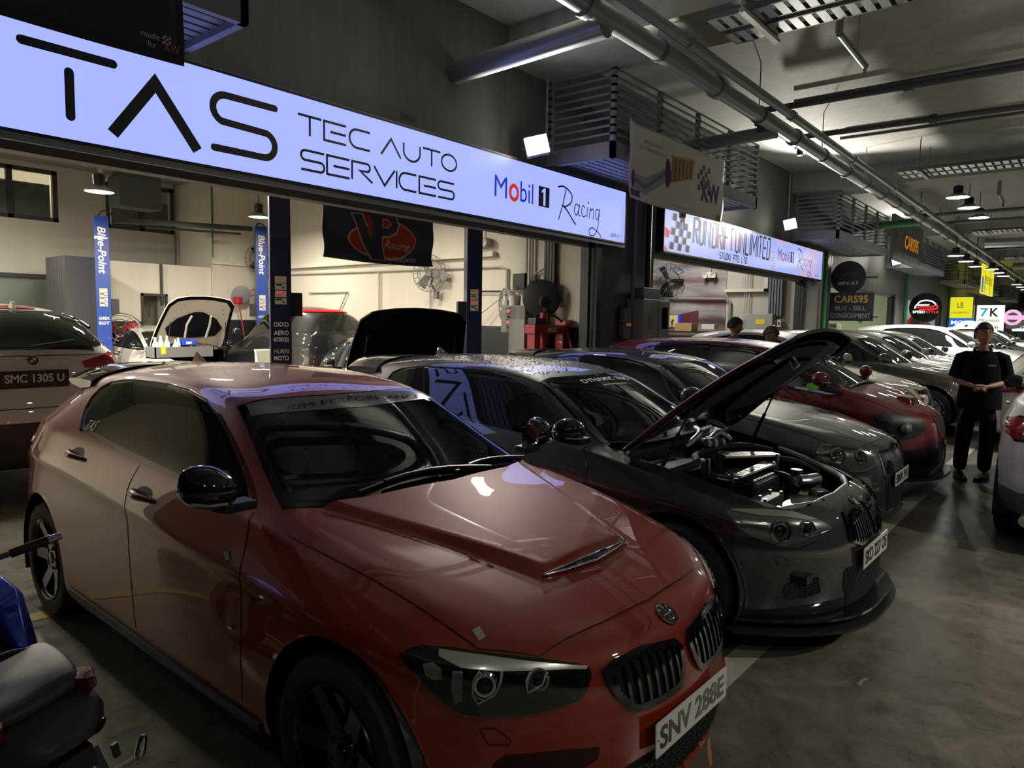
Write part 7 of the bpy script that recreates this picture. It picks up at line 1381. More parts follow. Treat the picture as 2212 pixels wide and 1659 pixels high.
# second workshop
def mural_mat():
    m = mat('racing mural', (.2, .2, .2), .6); N, L = nodes(m); b = N['Principled BSDF']; tc = N.new('ShaderNodeTexCoord'); mp = N.new('ShaderNodeMapping'); mp.inputs['Rotation'].default_value = (R(14), 0, 0); mp.inputs['Scale'].default_value = (1, .12, 1.1); L.new(tc.outputs['Object'], mp.inputs[0])
    n = N.new('ShaderNodeTexNoise'); n.inputs['Scale'].default_value = 2.2; n.inputs['Detail'].default_value = 6; L.new(mp.outputs[0], n.inputs['Vector']); r = N.new('ShaderNodeValToRGB'); e = r.color_ramp.elements; e[0].position = .32; e[0].color = (.05, .045, .05, 1); e[1].position = .70; e[1].color = (.46, .44, .40, 1)
    for p_, c in ((.42, (.16, .06, .08, 1)), (.5, (.22, .21, .22, 1)), (.58, (.33, .32, .31, 1))): q = e.new(p_); q.color = c
    L.new(n.outputs[0], r.inputs[0]); L.new(r.outputs[0], b.inputs['Base Color']); return m
t = thing('wall_mural', 'blurred grey racing mural with oil brand lettering on the workshop wall', 'mural', (19.28, 8.1, 1.2)); k = MB(); k.b2((0, 0, 0), (.018, 2.9, 2.4)); obj('print_panel', k, mural_mat(), t); TM = plane_T((-.003, 2.2, 2.1), (0, -1, 0), (0, 0, 1)); text('lettering', 'Mobil Mobil Mobil', .16, mat('faded blue print', (.12, .16, .32), .6), t, TM, w=2.2)
k = MB(); k.add([(-.5, -.75, 0), (.2, -.62, 0), (.55, -.70, 0), (.6, -.85, 0), (-.5, -.95, 0)], [(0, 4, 3, 2, 1)], TM); k.add([(-.35, -.6, 0), (.1, -.55, 0), (.1, -.68, 0), (-.35, -.7, 0)], [(0, 3, 2, 1)], TM); obj('print_race_car', k, M['ink'], t); k = MB(); k.add([(.7, -1.35, 0), (-.4, -1.75, 0), (1.4, -1.75, 0), (1.4, -1.2, 0)], [(0, 1, 2, 3)], TM); obj('print_maroon', k, mat('maroon print', (.10, .02, .035), .6), t)
conduit_run('dark handrail pipe along the mural wall', [(19.2, 10.6, 2.45), (19.2, 8.0, 2.42), (19.2, 7.95, 2.36), (19.2, 7.95, 1.6)], .03, M['pipe']); 
for i in range(3): conduit_run(['left pale conduit beside the mural', 'middle pale conduit beside the mural', 'right pale conduit beside the mural'][i], [(19.22, 7.55 - i * .07, 5.1), (19.22, 7.55 - i * .07, 1.9)], .014, M['conduit'])
k = MB(); k.b2((19.16, 6.9, 2.6), (19.28, 7.0, 5.1)); k.b2((19.16, 6.9, 2.6), (19.28, 8.1, 2.68)); tag(obj('cable_trunking', k, M['cream'], None), 'white cable trunking turning down beside the mural', 'trunking')
k = MB()
for i in range(5): k.b2((19.12, 6.50 + i * .075, 1.95), (19.29, 6.55 + i * .075, 5.1))
tag(obj('cable_bundle', k, MATS['slate box'], None), 'dark vertical cable ladders in the second workshop', 'cables')
for y, m_, lab in ((6.52, M['cream'], 'small cream switch box under the cable ladders'), (6.68, mat('switch white', (.6, .6, .57), .4), 'small white isolator under the cable ladders')): t = thing('switch_box', lab, 'switch', (19.1, y, 1.75)); k = MB(); k.b2((-.05, -.05, -.1), (.1, .05, .1)); obj('case', k, m_, t, bevel=.006); k = MB(); k.b2((-.065, -.015, -.03), (-.05, .015, .03)); obj('lever', k, M['black'], t)
t = thing('distribution_board', 'grey distribution board with yellow warning label in the second workshop', 'cabinet', (19.05, 7.02, 0)); k = MB(); k.b2((-.1, -.36, .9), (.2, .36, 2.0)); obj('case', k, MATS['panel grey'], t, bevel=.008); k = MB(); k.b2((-.105, -.16, 1.72), (-.10, .08, 1.86)); obj('yellow_label', k, M['yellow'], t); k = MB(); k.b2((-.1, .36, 1.3), (.15, .55, 1.85)); obj('side_box', k, M['grey'], t)
t = thing('notice_board', 'yellow tool board with hooks low on the mural wall', 'board', (18.7, 9.35, 1.60)); k = MB(); k.b2((0, -.1, 0), (.05, 1.2, .34)); obj('panel', k, mat('pale yellow', (.60, .52, .24), .6), t)
for i in range(5): k = MB(); k.tube([(-.01, .05 + i * .22, .22), (-.04, .05 + i * .22, .2), (-.05, .08 + i * .22, .13), (-.03, .05 + i * .22, .1)], .02, 6); obj('hook', k, M['ink'], t)
k = MB(); k.b2((-.02, -.16, -.05), (.06, -.1, .36)); obj('blue_edge', k, M['mblue'], t)
for (x, y, z, s, c, lab) in ((18.2, 8.75, 1.50, (.4, .5, .22), (.42, .26, .12), 'brown carton on the shelf beneath the mural'), (18.3, 8.1, 1.56, (.3, .36, .14), (.62, .6, .54), 'white carton on the shelf beneath the mural')): t = thing('carton', lab, 'box', (x, y, z)); k = MB(); k.box((0, 0, s[2] / 2), s); obj('box', k, mat(lab[:5] + ' card', c, .7), t, bevel=.004); k = MB(); k.box((0, 0, s[2] + .001), (s[0], .05, .002)); obj('tape', k, M['cream'], t)
t = thing('wall_shelf', 'dark shelf under the mural carrying cartons', 'shelf', (18.3, 8.6, 1.50)); k = MB(); k.b2((-.3, -.8, -.04), (.9, 1.9, -.001)); obj('board', k, M['black'], t)
for y in (-.6, 1.6): k = MB(); k.b2((-.2, y, -1.5), (-.15, y + .05, -.04)); k.b2((.8, y, -1.5), (.85, y + .05, -.04)); obj('leg', k, M['black'], t)
# third unit: pale board, lamp, small boxes on the pillar
for i, x in enumerate((20.75, 21.0)): t = thing('meter_box', ['left cream meter box at the green pipe', 'right cream meter box at the green pipe'][i], 'meter box', (x, 5.5, 1.35)); k = MB(); k.b2((-.1, 0, 0), (.1, .2, .42)); obj('case', k, M['cream'], t, bevel=.01); k = MB(); k.b2((-.06, -.004, .08), (.06, 0, .36)); obj('cover', k, M['conduit'], t)
t = thing('security_camera', 'small white camera on the wall right of the dark shop board', 'camera', (29.3, 7.4, 2.3)); k = MB(); k.lathe([(.09, 0), (.09, .3)], 12, frame((0, 0, 0), (-.8, -.6, -.2))); obj('body', k, M['cream'], t, smooth=40); k = MB(); k.cyl((.05, 0, .0), (.3, .0, .12), .03, 8); obj('arm', k, M['cream'], t)
t = thing('hose_reel', 'red hose reel with orange hose in the blue unit', 'hose reel', (39.4, 6.9, 2.0)); k = MB(); k.lathe([(.32, -.1), (.36, -.08), (.36, .08), (.32, .1)], 20, frame((0, 0, 0), (-1, -.3, 0))); obj('drum', k, M['red'], t); k = MB(); k.lathe([(.2, 0), (.2, .12)], 16, frame((0, 0, 0), (-1, -.3, 0))); obj('hub', k, M['black'], t); k = MB(); k.tube(spline([(-.1, -.3, -.2), (-.1, -.5, -.7), (-.1, -.2, -1.0), (-.1, -.5, -1.3)], 5), .02, 5); obj('hose', k, mat('orange hose', (.7, .25, .05), .5), t)
for i, (x, y, c, lab) in enumerate(((31.6, 6.4, (.03, .12, .6), 'blue post in the opening of the fourth unit'), (32.4, 6.5, (.7, .2, .04), 'orange rack upright in the fourth unit'))): t = thing('rack_post', lab, 'post', (x, y, 0)); k = MB(); k.b2((-.1, -.1, 0), (.1, .1, 2.9 if i else 2.4)); obj('upright', k, mat('post paint %d' % i, c, .5), t); k = MB(); k.b2((-.2, -.2, 0), (.2, .2, .03)); obj('foot', k, M['black'], t)
# small things in the near shop
t = thing('pallet_rack', 'black perforated rack upright with orange beam at the left edge', 'rack', (3.15, 12.1, 0)); k = MB(); k.b2((-.04, -.04, 0), (.04, .04, 2.62)); obj('upright', k, M['black'], t); k = MB()
for i in range(24): k.box((0, -.041, .25 + i * .1), (.025, .002, .05))
obj('slot', k, M['cream'], t); k = MB(); k.b2((-1.6, -.04, 2.0), (-.04, .04, 2.12)); obj('beam', k, mat('orange beam', (.6, .16, .02), .5), t); k = MB(); k.b2((-.4, -.05, 2.2), (.02, -.03, 2.3)); obj('bracket', k, M['black'], t)
t = thing('folding_chair', 'cream folding chair beside the black car', 'chair', (6.05, 9.6, 0)); k = MB(); k.b2((-.24, -.22, .58), (.24, .2, .62)); obj('seat', k, M['cream'], t); k = MB(); k.b2((-.24, .18, .85), (.24, .22, 1.2)); obj('backrest', k, M['cream'], t, bevel=.02)
for sx in (-1, 1):
    for a, b_ in (((sx * .24, .2, 1.2), (sx * .24, -.25, 0)), ((sx * .22, -.2, .6), (sx * .22, .3, 0))): k = MB(); k.cyl(a, b_, .014, 6); obj('leg', k, M['cream'], t)
t = thing('work_lamp', 'cream gooseneck lamp by the black dado near the right blue post', 'lamp', (8.98, 14.9, 0)); k = MB(); k.lathe([(.03, .12), (.10, -.06), (.09, -.06)], 16, frame((-.05, -.1, 1.40), (.5, .3, -.8)), caps=False); obj('shade', k, M['cream'], t, smooth=40); k = MB(); k.tube(spline([(0, 0, 0), (0, 0, .8), (.05, 0, 1.2), (0, -.05, 1.44)], 5), .012, 6); k.lathe([(.12, 0), (.11, .03)], 16); obj('stand', k, M['conduit'], t)
t = thing('bottle_caddy', 'white cleaning bottles on the roof of the black car', 'bottle', (7.15, 8.35, 1.475)); k = MB(); k.lathe([(.045, 0), (.045, .12), (.02, .16), (.02, .2), (.012, .24)], 14); obj('bottle', k, M['white'], t, smooth=40); k = MB(); k.b2((-.14, -.1, -.012), (.14, .1, 0)); obj('tray', k, M['conduit'], t)
t = thing('tool_tray', 'grey parts tray with yellow tag on the nose of the white car', 'tray', (5.95, 12.45, .95)); k = MB(); k.b2((-.52, -.18, 0), (.52, -.16, .20)); k.b2((-.52, .16, 0), (.52, .18, .20)); k.b2((-.52, -.18, 0), (-.5, .18, .20)); k.b2((.5, -.18, 0), (.52, .18, .20)); k.b2((-.52, -.18, 0), (.52, .18, .02)); obj('tray', k, mat('tray grey', (.16, .165, .17), .5), t); k = MB(); k.b2((-.42, -.184, .08), (-.34, -.181, .22)); obj('yellow_tag', k, M['yellow'], t)
rnd = random.Random(5)
for i in range(9): t = thing('bottle', ['white bottle at the left end of the tray', 'second white bottle in the tray', 'squat pale pot in the tray', 'white beaker near the yellow tag', 'pale cup in the tray', 'dark socket stack in the tray', 'black can in the tray middle', 'black can beside the middle one', 'dark bottle at the right end of the tray'][i], 'bottle', (5.52 + i * .105, 12.45 + rnd.uniform(-.06, .06), .97)); k = MB(); h = rnd.uniform(.22, .36) if i < 5 else rnd.uniform(.2, .26); k.lathe([(.045, 0), (.045, h * .7), (.02, h * .85), (.02, h)], 12); obj('body', k, M['white'] if i < 4 else (M['cream'] if i == 4 else M['black']), t, smooth=40); k = MB(); k.lathe([(.022, h), (.022, h + .02)], 10); obj('cap', k, M['conduit'] if i < 5 else M['red'], t)
t = thing('parts_bin', 'blue parts bin standing in the grey tray', 'bin', (6.1, 12.52, 1.16)); k = MB(); k.b2((-.14, -.08, 0), (.14, .08, .012)); k.b2((-.14, -.08, 0), (.14, -.07, .09)); k.b2((-.14, .07, 0), (.14, .08, .11)); k.b2((-.14, -.08, 0), (-.13, .08, .1)); k.b2((.13, -.08, 0), (.14, .08, .1)); obj('bin', k, mat('bright blue plastic', (.02, .09, .6), .4), t); k = MB(); k.b2((-.05, -.085, .03), (.05, -.08, .07)); obj('label', k, M['white'], t)
t = thing('plastic_bag', 'crumpled clear bag on the engine of the black car', 'bag', (5.98, 6.55, .93)); k = MB(); rr = random.Random(2)
for i in range(5): k.ell((rr.uniform(-.12, .12), rr.uniform(-.1, .1), .08 + rr.uniform(0, .08)), (.22, .18, .16), 9, 6)
o = obj('bag', k, mat('cloudy film', (.42, .42, .38), .25, alpha=1), t, smooth=30); k = MB(); k.b2((-.1, -.12, 0), (.2, .0, .05)); obj('contents', k, mat('orange tool', (.65, .25, .02), .5), t)
t = thing('tool_box', 'small carton with red tools on the engine of the black car', 'box', (6.25, 6.35, .93)); k = MB(); k.b2((-.12, -.1, 0), (.12, .1, .12)); obj('box', k, mat('brown card box', (.4, .27, .14), .7), t); k = MB()
for i in range(3): k.cyl((-.08 + i * .06, -.05, .1), (-.1 + i * .08, 0, .24), .012, 6)
obj('handles', k, M['red'], t)
# ------------------------------------------------------------------ people
def skin(name, chains, m, parent, level=2, sm=True):
    """chains = lists of (x, y, z, r); a chain whose first point lies on an earlier one branches from it; others are islands"""
    V, E, Rr, roots = [], [], [], []
    for ch in chains:
        prev = None
        for i, (x, y, z, r) in enumerate(ch):
            j = next((q for q, v in enumerate(V) if abs(v[0] - x) + abs(v[1] - y) + abs(v[2] - z) < 1e-4), None)
            if j is None: V.append((x, y, z)); Rr.append(r); j = len(V) - 1; (roots.append(j) if prev is None else None)
            if prev is not None: E.append((prev, j))
            prev = j
    me = bpy.data.meshes.new(name); me.from_pydata(V, E, []); o = bpy.data.objects.new(name, me); COL.objects.link(o)
    md = o.modifiers.new('skin', 'SKIN'); md.use_smooth_shade = True; md.branch_smoothing = .6
    if not me.skin_vertices: me.attributes  # layer made by the modifier
    lay = me.skin_vertices[0].data if me.skin_vertices else None
    if lay is None:
        bm = bmesh.new(); bm.from_mesh(me); bm.verts.layers.skin.verify(); bm.to_mesh(me); bm.free(); lay = me.skin_vertices[0].data
    for i, r in enumerate(Rr): lay[i].radius = r if isinstance(r, tuple) else (r, r); lay[i].use_root = i in roots
    s = o.modifiers.new('s', 'SUBSURF'); s.levels = level; s.render_levels = level
    bpy.context.view_layer.update(); nm = bpy.data.meshes.new_from_object(o.evaluated_get(bpy.context.evaluated_depsgraph_get())); bpy.data.objects.remove(o); bpy.data.meshes.remove(me)
    nm.name = name; nm.materials.clear(); nm.materials.append(m); nm.polygons.foreach_set('use_smooth', [True] * len(nm.polygons))
    return link(bpy.data.objects.new(name, nm), parent)
SKINM = mat('skin', (.36, .19, .12), .5, noise=(30, .08)); HAIR = mat('black hair', (.010, .009, .009), .5, bump=(120, .5)); HAIRB = mat('brown hair', (.12, .065, .03), .55, bump=(120, .5))
def head(parent, c, yaw, pitch, hair, glasses=False, H=.235):
    """a face looking along +x before turning"""
    T = Matrix.Translation(c) @ Matrix.Rotation(yaw, 4, 'Z') @ Matrix.Rotation(-pitch, 4, 'Y'); k = MB(); n, m = 28, 22; vs = []
    for j in range(m + 1):
        ph = PI * j / m; z = -math.cos(ph)
        for i in range(n):
            a = 2 * PI * i / n; x, y = math.cos(a) * math.sin(ph), math.sin(a) * math.sin(ph)
            X, Y, Z = x * .098, y * .076, z * H / 2
            if z < 0: q = -z; Y *= 1 - .30 * q * q; X *= 1 - (.10 if x > 0 else .45) * q; X += .012 * q
            f = max(0, x) ** 2; g = lambda yc, zc, sy, sz: math.exp(-((Y - yc) / sy) ** 2 - ((Z - zc) / sz) ** 2) * f
            X += .026 * g(0, -.018, .010, .016) + .016 * g(0, .004, .007, .018) - .010 * (g(.032, .012, .016, .011) + g(-.032, .012, .016, .011)) + .007 * g(0, .034, .05, .010) + .008 * g(0, -.056, .022, .008) - .004 * g(0, -.063, .02, .003) + .010 * g(0, -.094, .022, .014)
            vs.append((X, Y, Z))
    k.add(vs, [(j * n + i, j * n + (i + 1) % n, (j + 1) * n + (i + 1) % n, (j + 1) * n + i) for j in range(m) for i in range(n)], T); o = obj('head', k, SKINM, parent, smooth=0)
    for s in (-1, 1):
        k = MB(); k.ell((.0, s * .078, .0), (.035, .018, .06), 10, 7, T); obj('ear', k, SKINM, o, smooth=0); k = MB(); k.ell((.083, s * .031, .012), (.018, .026, .013), 10, 6, T); obj('eye', k, M['white'], o, smooth=0); k = MB(); k.ell((.090, s * .031, .012), (.008, .011, .011), 8, 5, T); obj('iris', k, M['ink'], o, smooth=0)
        k = MB(); k.tube([T @ Vector(p) for p in ((.094, s * .014, .034), (.093, s * .032, .039), (.082, s * .05, .034))], .004, 5); obj('eyebrow', k, HAIR, o)
    k = MB(); k.tube([T @ Vector(p) for p in ((.094, -.022, -.064), (.102, 0, -.062), (.094, .022, -.064))], [.003, .006, .003], 6); obj('lips', k, mat('lip', (.28, .10, .08), .45), o, smooth=60)
    k = MB(); vs = []; n = 36; m = 12; rr = random.Random(3)
    for j in range(m + 1):
        for i in range(n):
            a = 2 * PI * i / n; fx = math.cos(a); low = lerp(-.045, .047, max(0, min(1, (fx + .55) / .75))); e = lerp(PI / 2, math.asin(max(-.9, min(.9, low / (H / 2)))), j / m) + (rr.uniform(-.06, .02) if j == m else 0)
            b = 1.13 + .03 * math.sin(i * 2.4) * (j / m) + .03 * math.sin(i * 1.1 + j); vs.append((math.cos(a) * math.cos(e) * .098 * b - .004, math.sin(a) * math.cos(e) * .078 * (b + .07), math.sin(e) * H / 2 * 1.13 + .008))
    k.add(vs, [(j * n + (i + 1) % n, j * n + i, (j + 1) * n + i, (j + 1) * n + (i + 1) % n) for j in range(m) for i in range(n)], T); h = obj('hair', k, hair, o, smooth=0); md = h.modifiers.new('t', 'SOLIDIFY'); md.thickness = .012; md.offset = -1
    if glasses:
        k = MB()
        for s in (-1, 1): k.tube([T @ Vector((.104 - .012 * abs(math.cos(a)) * 0 - .02 * (abs(s * .034 + .026 * math.cos(a)) / .07) ** 2, s * .034 + .026 * math.cos(a), .008 + .021 * math.sin(a))) for a in np.linspace(0, 2 * PI, 18, endpoint=False)], .0018, 5, True); k.tube([T @ Vector((.094, s * .062, .016)), T @ Vector((.0, s * .084, .018))], .0018, 4)
        k.tube([T @ Vector((.104, -.009, .014)), T @ Vector((.107, 0, .017)), T @ Vector((.104, .009, .014))], .0018, 4); obj('glasses', k, mat('thin gold frame', (.45, .33, .2), .3, .8), o)
def hand(wrist, d, up, side, curl=.5):
    """skin chains of five separate fingers rooted in the palm; d points along the hand, up out of its back"""
    d = Vector(d).normalized(); up = (Vector(up) - d * Vector(up).dot(d)).normalized(); lat = d.cross(up) * side; w = Vector(wrist); c = []
    pt = lambda v, r: (v.x, v.y, v.z, r); c.append([pt(w, .024), pt(w + d * .035, (.026, .017)), pt(w + d * .075, (.034, .014))])
    for i, (L_, o) in enumerate(((.072, .030), (.080, .011), (.074, -.010), (.058, -.029))):
        p = w + d * .07 + lat * o; ch = [pt(p, .0095)]; a = .25 + curl * .3; q = p
        for s_, f in ((.45, 1), (.32, 1.9), (.25, 2.6)): q = q + (d * math.cos(a * f) - up * math.sin(a * f)) * L_ * s_; ch.append(pt(q, .0085 if f < 2 else .0072))
        c.append(ch)
    p = w + d * .025 + lat * .026; q1 = p + (d * .6 + lat * .7 - up * .2).normalized() * .036; q2 = q1 + (d * .95 + lat * .1 - up * .35).normalized() * .032; c.append([pt(p, .012), pt(q1, .011), pt(q2, .009)])
    return c
def person(label, loc, rz, hgt=1.72, shirt=None, pants=None, hair=None, pose='hold', yaw=0, pitch=0, glasses=False, feet=((.03, -.12, .15), (-.02, .11, -.1)), group=None):
    """stands facing +x; y is the person's left"""
    t = thing('person', label, 'person', loc, rz, group); s = hgt / 1.72
    P = lambda x, y, z, r: (x * s, y * s, z * s, tuple(q * s for q in r) if isinstance(r, tuple) else r * s)
    ch = [[P(0, 0, .93, (.13, .10)), P(0, 0, 1.06, (.125, .095)), P(0, 0, 1.22, (.15, .10)), P(0, 0, 1.37, (.135, .085)), P(0.0, 0, 1.43, .062), P(.012, 0, 1.50, .052), P(.018, 0, 1.56, .052)]]; hands = []; arms = []
    for sd in (-1, 1):
        fx, fy, _ = feet[0] if sd < 0 else feet[1]; ch.append([P(0, 0, .93, (.13, .10)), P(.0, sd * .09, .87, .085), P(fx * .5 + .01, sd * .10 + (fy - sd * .1) * .5, .48, .056), P(fx, fy, .09, .040)])
        sh = (0, sd * .19, 1.385); el = (-.03, sd * .245, 1.11) if pose == 'hold' else (.02, sd * .24, 1.12); wr = (.215, sd * .055, 1.055) if pose == 'hold' else (.24, sd * .12, 1.02)
        arms.append((sh, el, wr)); ch.append([P(0, 0, 1.37, (.135, .085)), P(sh[0], sh[1] * .8, sh[2], .058), P(*sh, .052), P(*[lerp(a, b, .5) for a, b in zip(sh, el)], .044), P(*el, .037), P(*[lerp(a, b, .45) for a, b in zip(el, wr)], .035), P(*wr, .024)])
        dd = Vector((.45, -sd * .85, .05)) if pose == 'hold' else Vector((.8, -sd * .4, -.3)); hc = hand([q * s for q in wr], dd, (.3, 0, 1), -sd if pose == 'hold' else sd, .8); hands += hc
    body = skin('body', ch + hands, SKINM, t)
    c = Vector((.03, 0, 1.625)) * s; head(t, c, yaw, pitch, hair or HAIR, glasses, .235)
    sh_ = shirt or M['cloth']; k = MB(); L_ = []
    for z, a, b, x in ((.80, .215, .145, 0), (.84, .22, .148, 0), (.95, .215, .145, .005), (1.08, .205, .142, .01), (1.20, .198, .140, .008), (1.30, .198, .130, 0), (1.37, .188, .110, -.005), (1.415, .15, .09, -.008), (1.445, .085, .072, 0)): L_.append([((x + b * math.cos(q) * (1 + .03 * math.sin(q * 5 + z * 9))) * s, a * math.sin(q) * (1 + .02 * math.sin(q * 7 + z * 14)) * s, z * s) for q in np.linspace(0, 2 * PI, 24, endpoint=False)])
    loft(k, L_, False); so = obj('shirt', k, sh_, t, smooth=0); so.modifiers.new('t', 'SOLIDIFY').thickness = .006; q = so.modifiers.new('s', 'SUBSURF'); q.levels = q.render_levels = 1
    for (a, e, w), sd in zip(arms, (-1, 1)):
        a, e = Vector(a) * s, Vector(e) * s; k = MB(); st = a + Vector((0, -sd * .05, -.02)); pts = [a + Vector((0, -sd * .11, .012)), a + Vector((0, -sd * .05, .004)), a + Vector((0, sd * .012, -.03)), a.lerp(e, .22), a.lerp(e, .5), a.lerp(e, .86)]; k2 = [.040, .056, .068, .071, .073, .080]; vs = []
        k.tube(pts, [r * s for r in k2], 14); obj('sleeve', k, sh_, so, smooth=60)
    k = MB(); cp = [((.012 + .078 * math.cos(q)) * s, .082 * math.sin(q) * s, (1.455 - .022 * math.cos(q)) * s) for q in np.linspace(.35, 2 * PI - .35, 20)]; k.tube(cp, .014 * s, 6); obj('collar', k, sh_, so, smooth=60)
    k = MB(); k.add([(.118 * s, -.03 * s, 1.42 * s), (.118 * s, .03 * s, 1.42 * s), (.146 * s, 0, 1.31 * s)], [(0, 2, 1)]); 
    tr = pants or M['cloth']; pc = []
    pc.append([P(0, 0, .97, (.16, .125)), P(0, 0, .90, (.17, .135)), P(0, 0, .84, (.16, .13))])
    for sd in (-1, 1):
        fx, fy, _ = feet[0] if sd < 0 else feet[1]; pc.append([P(0, 0, .84, (.16, .13)), P(0, sd * .095, .78, .105), P(fx * .5 + .01, sd * .105 + (fy - sd * .1) * .5, .48, .085), P(fx * .9, fy, .22, .075), P(fx, fy, .075, .073)])
        fx, fy, fa = feet[0] if sd < 0 else feet[1]; F = Matrix.Translation((fx * s, fy * s, 0)) @ Matrix.Rotation(fa * sd * -1 + fa * 0, 4, 'Z'); k = MB(); L2 = []
        for x, w_, h, z0 in ((-.09, .030, .05, .012), (-.07, .040, .085, .0), (.0, .042, .085, .0), (.07, .048, .062, .0), (.14, .048, .048, .0), (.185, .034, .036, .006), (.198, .016, .026, .012)): L2.append([(x, w_ * cy, z0 + (h if cz > 0 else 0) * 1 + (0 if cz > 0 else 0)) for cy, cz in ((-1, -1), (1, -1), (1.0, 0), (.7, 1), (-.7, 1), (-1.0, 0))])
        L2 = [[(p[0], p[1], p[2] if i < 2 else (p[2] * .5 if i in (2, 5) and False else p[2])) for i, p in enumerate(l)] for l in L2]
        for l, hh in zip(L2, (.05, .085, .085, .062, .048, .036, .026)): l[2] = (l[2][0], l[2][1], hh * .55); l[5] = (l[5][0], l[5][1], hh * .55)
        loft(k, L2, True, F); fo = obj('shoe', k, M['black'], t, smooth=50, bevel=.006); k = MB(); k.prism(rpoly([(-.095, -.04), (.10, -.052), (.19, -.035), (.205, 0), (.19, .035), (.10, .052), (-.095, .04)], .03, 3), 0, .016, F); obj('sole', k, M['rubber'], fo)
    skin('trousers', pc, tr, t)
    return t, s
t, s = person('man with glasses in black polo shirt and black trousers standing in the aisle', (9.38, .96, 0), PI + .12, 1.715, glasses=True, yaw=.30, pitch=.08, feet=((.05, -.14, .25), (-.02, .09, .35)))
k = MB(); k.box((.33, -.005, 1.085), (.05, .07, .012), .3); tag(obj('white_card', k, M['white'], None), 'small white card held in both hands by the man in black', 'card'); bpy.data.objects['white_card'].parent = None
cardo = bpy.data.objects['white_card']; cardo.location = Vector((9.38, .96, 0)) + Matrix.Rotation(PI + .12, 3, 'Z') @ Vector((0, 0, -.005)); cardo.rotation_euler = (0, 0, PI + .12)
k = MB(); k.box((.142, .095, 1.285), (.004, .075, .014)); lo = obj('shirt_print', k, M['white'], t)
person('man with thick black hair and olive shirt behind the dark red car', (9.72, 3.95, 0), -.25, 1.76, mat('olive shirt cloth', (.07, .075, .05), .8), None, HAIR, 'hold', -.55, -.25)
person('person with brown hair stooping behind the dark red car', (9.86, 3.50, 0), -1.9, 1.64, mat('dark tee cloth', (.03, .03, .035), .8), None, HAIRB, 'work', .2, -.5)
# ------------------------------------------------------------------ the scooter at the lower left
t = thing('motorcycle', 'blue and black scooter at the lower left corner seen from its tail', 'motorcycle', (.7655, 2.0767, 0), 0, rot=(0, -.215, .0837)); t.scale = (.8425, .8425, .8425)
blu = paint('deep blue paint', (.008, .05, .55), .4, .3, .2); pl = mat('grained tail plastic', (.045, .046, .052), .42, bump=(250, .08)); lea = mat('seat vinyl', (.04, .04, .042), .5, bump=(400, .15))
def sect(y, w, z0, z1, n=14, p=2.6, x0=0): return [(x0 + w * math.copysign(abs(math.cos(a)) ** (2 / p), math.cos(a)), y, (z0 + z1) / 2 + (z1 - z0) / 2 * math.copysign(abs(math.sin(a)) ** (2 / p), math.sin(a))) for a in np.linspace(0, 2 * PI, n, endpoint=False)]
k = MB(); loft(k, [sect(y, w, a, b, 20, 4.5) for y, w, a, b in ((.095, .10, .735, .755), (.11, .125, .73, .775), (.18, .15, .725, .79), (.30, .165, .72, .80), (.43, .165, .715, .795), (.47, .155, .71, .785))]); se = obj('seat', k, lea, t, smooth=50); q = se.modifiers.new('s', 'SUBSURF'); q.levels = q.render_levels = 1
k = MB(); loft(k, [sect(y, w, a, b) for y, w, a, b in ((.46, .12, .66, .74), (.60, .13, .65, .735), (.85, .12, .65, .74), (1.0, .09, .67, .78))]); o = obj('rider_seat', k, lea, t, smooth=50); q = o.modifiers.new('s', 'SUBSURF'); q.levels = q.render_levels = 2
k = MB(); k.tube([(x, .455 - .05 * (x / .14) ** 2, .80 - .05 * (abs(x) / .14) ** 3) for x in np.linspace(-.14, .14, 12)], .008, 8); obj('seat_piping', k, M['black'], se, smooth=60)
k = MB(); loft(k, [sect(y, w, a, b, 14, 3.2) for y, w, a, b in ((-.05, .06, .64, .675), (-.02, .11, .615, .70), (.06, .155, .59, .725), (.28, .185, .56, .735), (.50, .175, .52, .71), (.70, .13, .48, .66))]); tc = obj('tail_cowl', k, pl, t, smooth=40)
k = MB(); loft(k, [sect(y, w, a, b, 12, 3) for y, w, a, b in ((.02, .05, .60, .65), (.10, .10, .55, .63), (.30, .12, .45, .57), (.55, .11, .40, .52))]); obj('under_tail', k, M['black'], t, smooth=40)
lampm = mat('smoked red lens', (.10, .012, .012), .1, coat=1)
for sx in (-1, 1):
    k = MB(); loft(k, [[(sx * x, y, z) for x, y, z in l] for l in ([(.10, .12, .70), (.135, .20, .70), (.135, .20, .76), (.10, .12, .765)], [(.125, .06, .715), (.165, .16, .715), (.165, .16, .765), (.125, .06, .77)], [(.15, .05, .735), (.175, .12, .735), (.175, .12, .765), (.15, .05, .768)])]); obj('tail_lamp', k, lampm, t, bevel=.006)
    k = MB(); k.tube([(sx * .10, .0, .44), (sx * .19, -.01, .44)], .009, 6); k.lathe([(.012, 0), (.018, .02), (.014, .07), (.008, .085)], 10, frame((sx * .185, -.01, .43), (sx * .35, -.1, .9))); obj('turn_signal', k, M['chrome'], t, smooth=40)
bv = BVHTree.FromPolygons(k.v, k.f) if False else BVHTree.FromPolygons([v.co for v in tc.data.vertices], [p.vertices for p in tc.data.polygons]); l, n, _, _ = bv.ray_cast(Vector((.10, -.4, 1.0)), Vector((0, .72, -.69))); ax = (Vector((1, 0, 0)) - n * n.x).normalized(); T = plane_T(l, ax, n.cross(ax)); k = MB(); k.lathe([(.024, 0), (.024, .004), (.021, .006), (.001, .006)], 24, T @ Matrix.Diagonal((1.25, .72, 1, 1))); e = obj('emblem', k, M['chrome'], tc, smooth=40); k = MB()
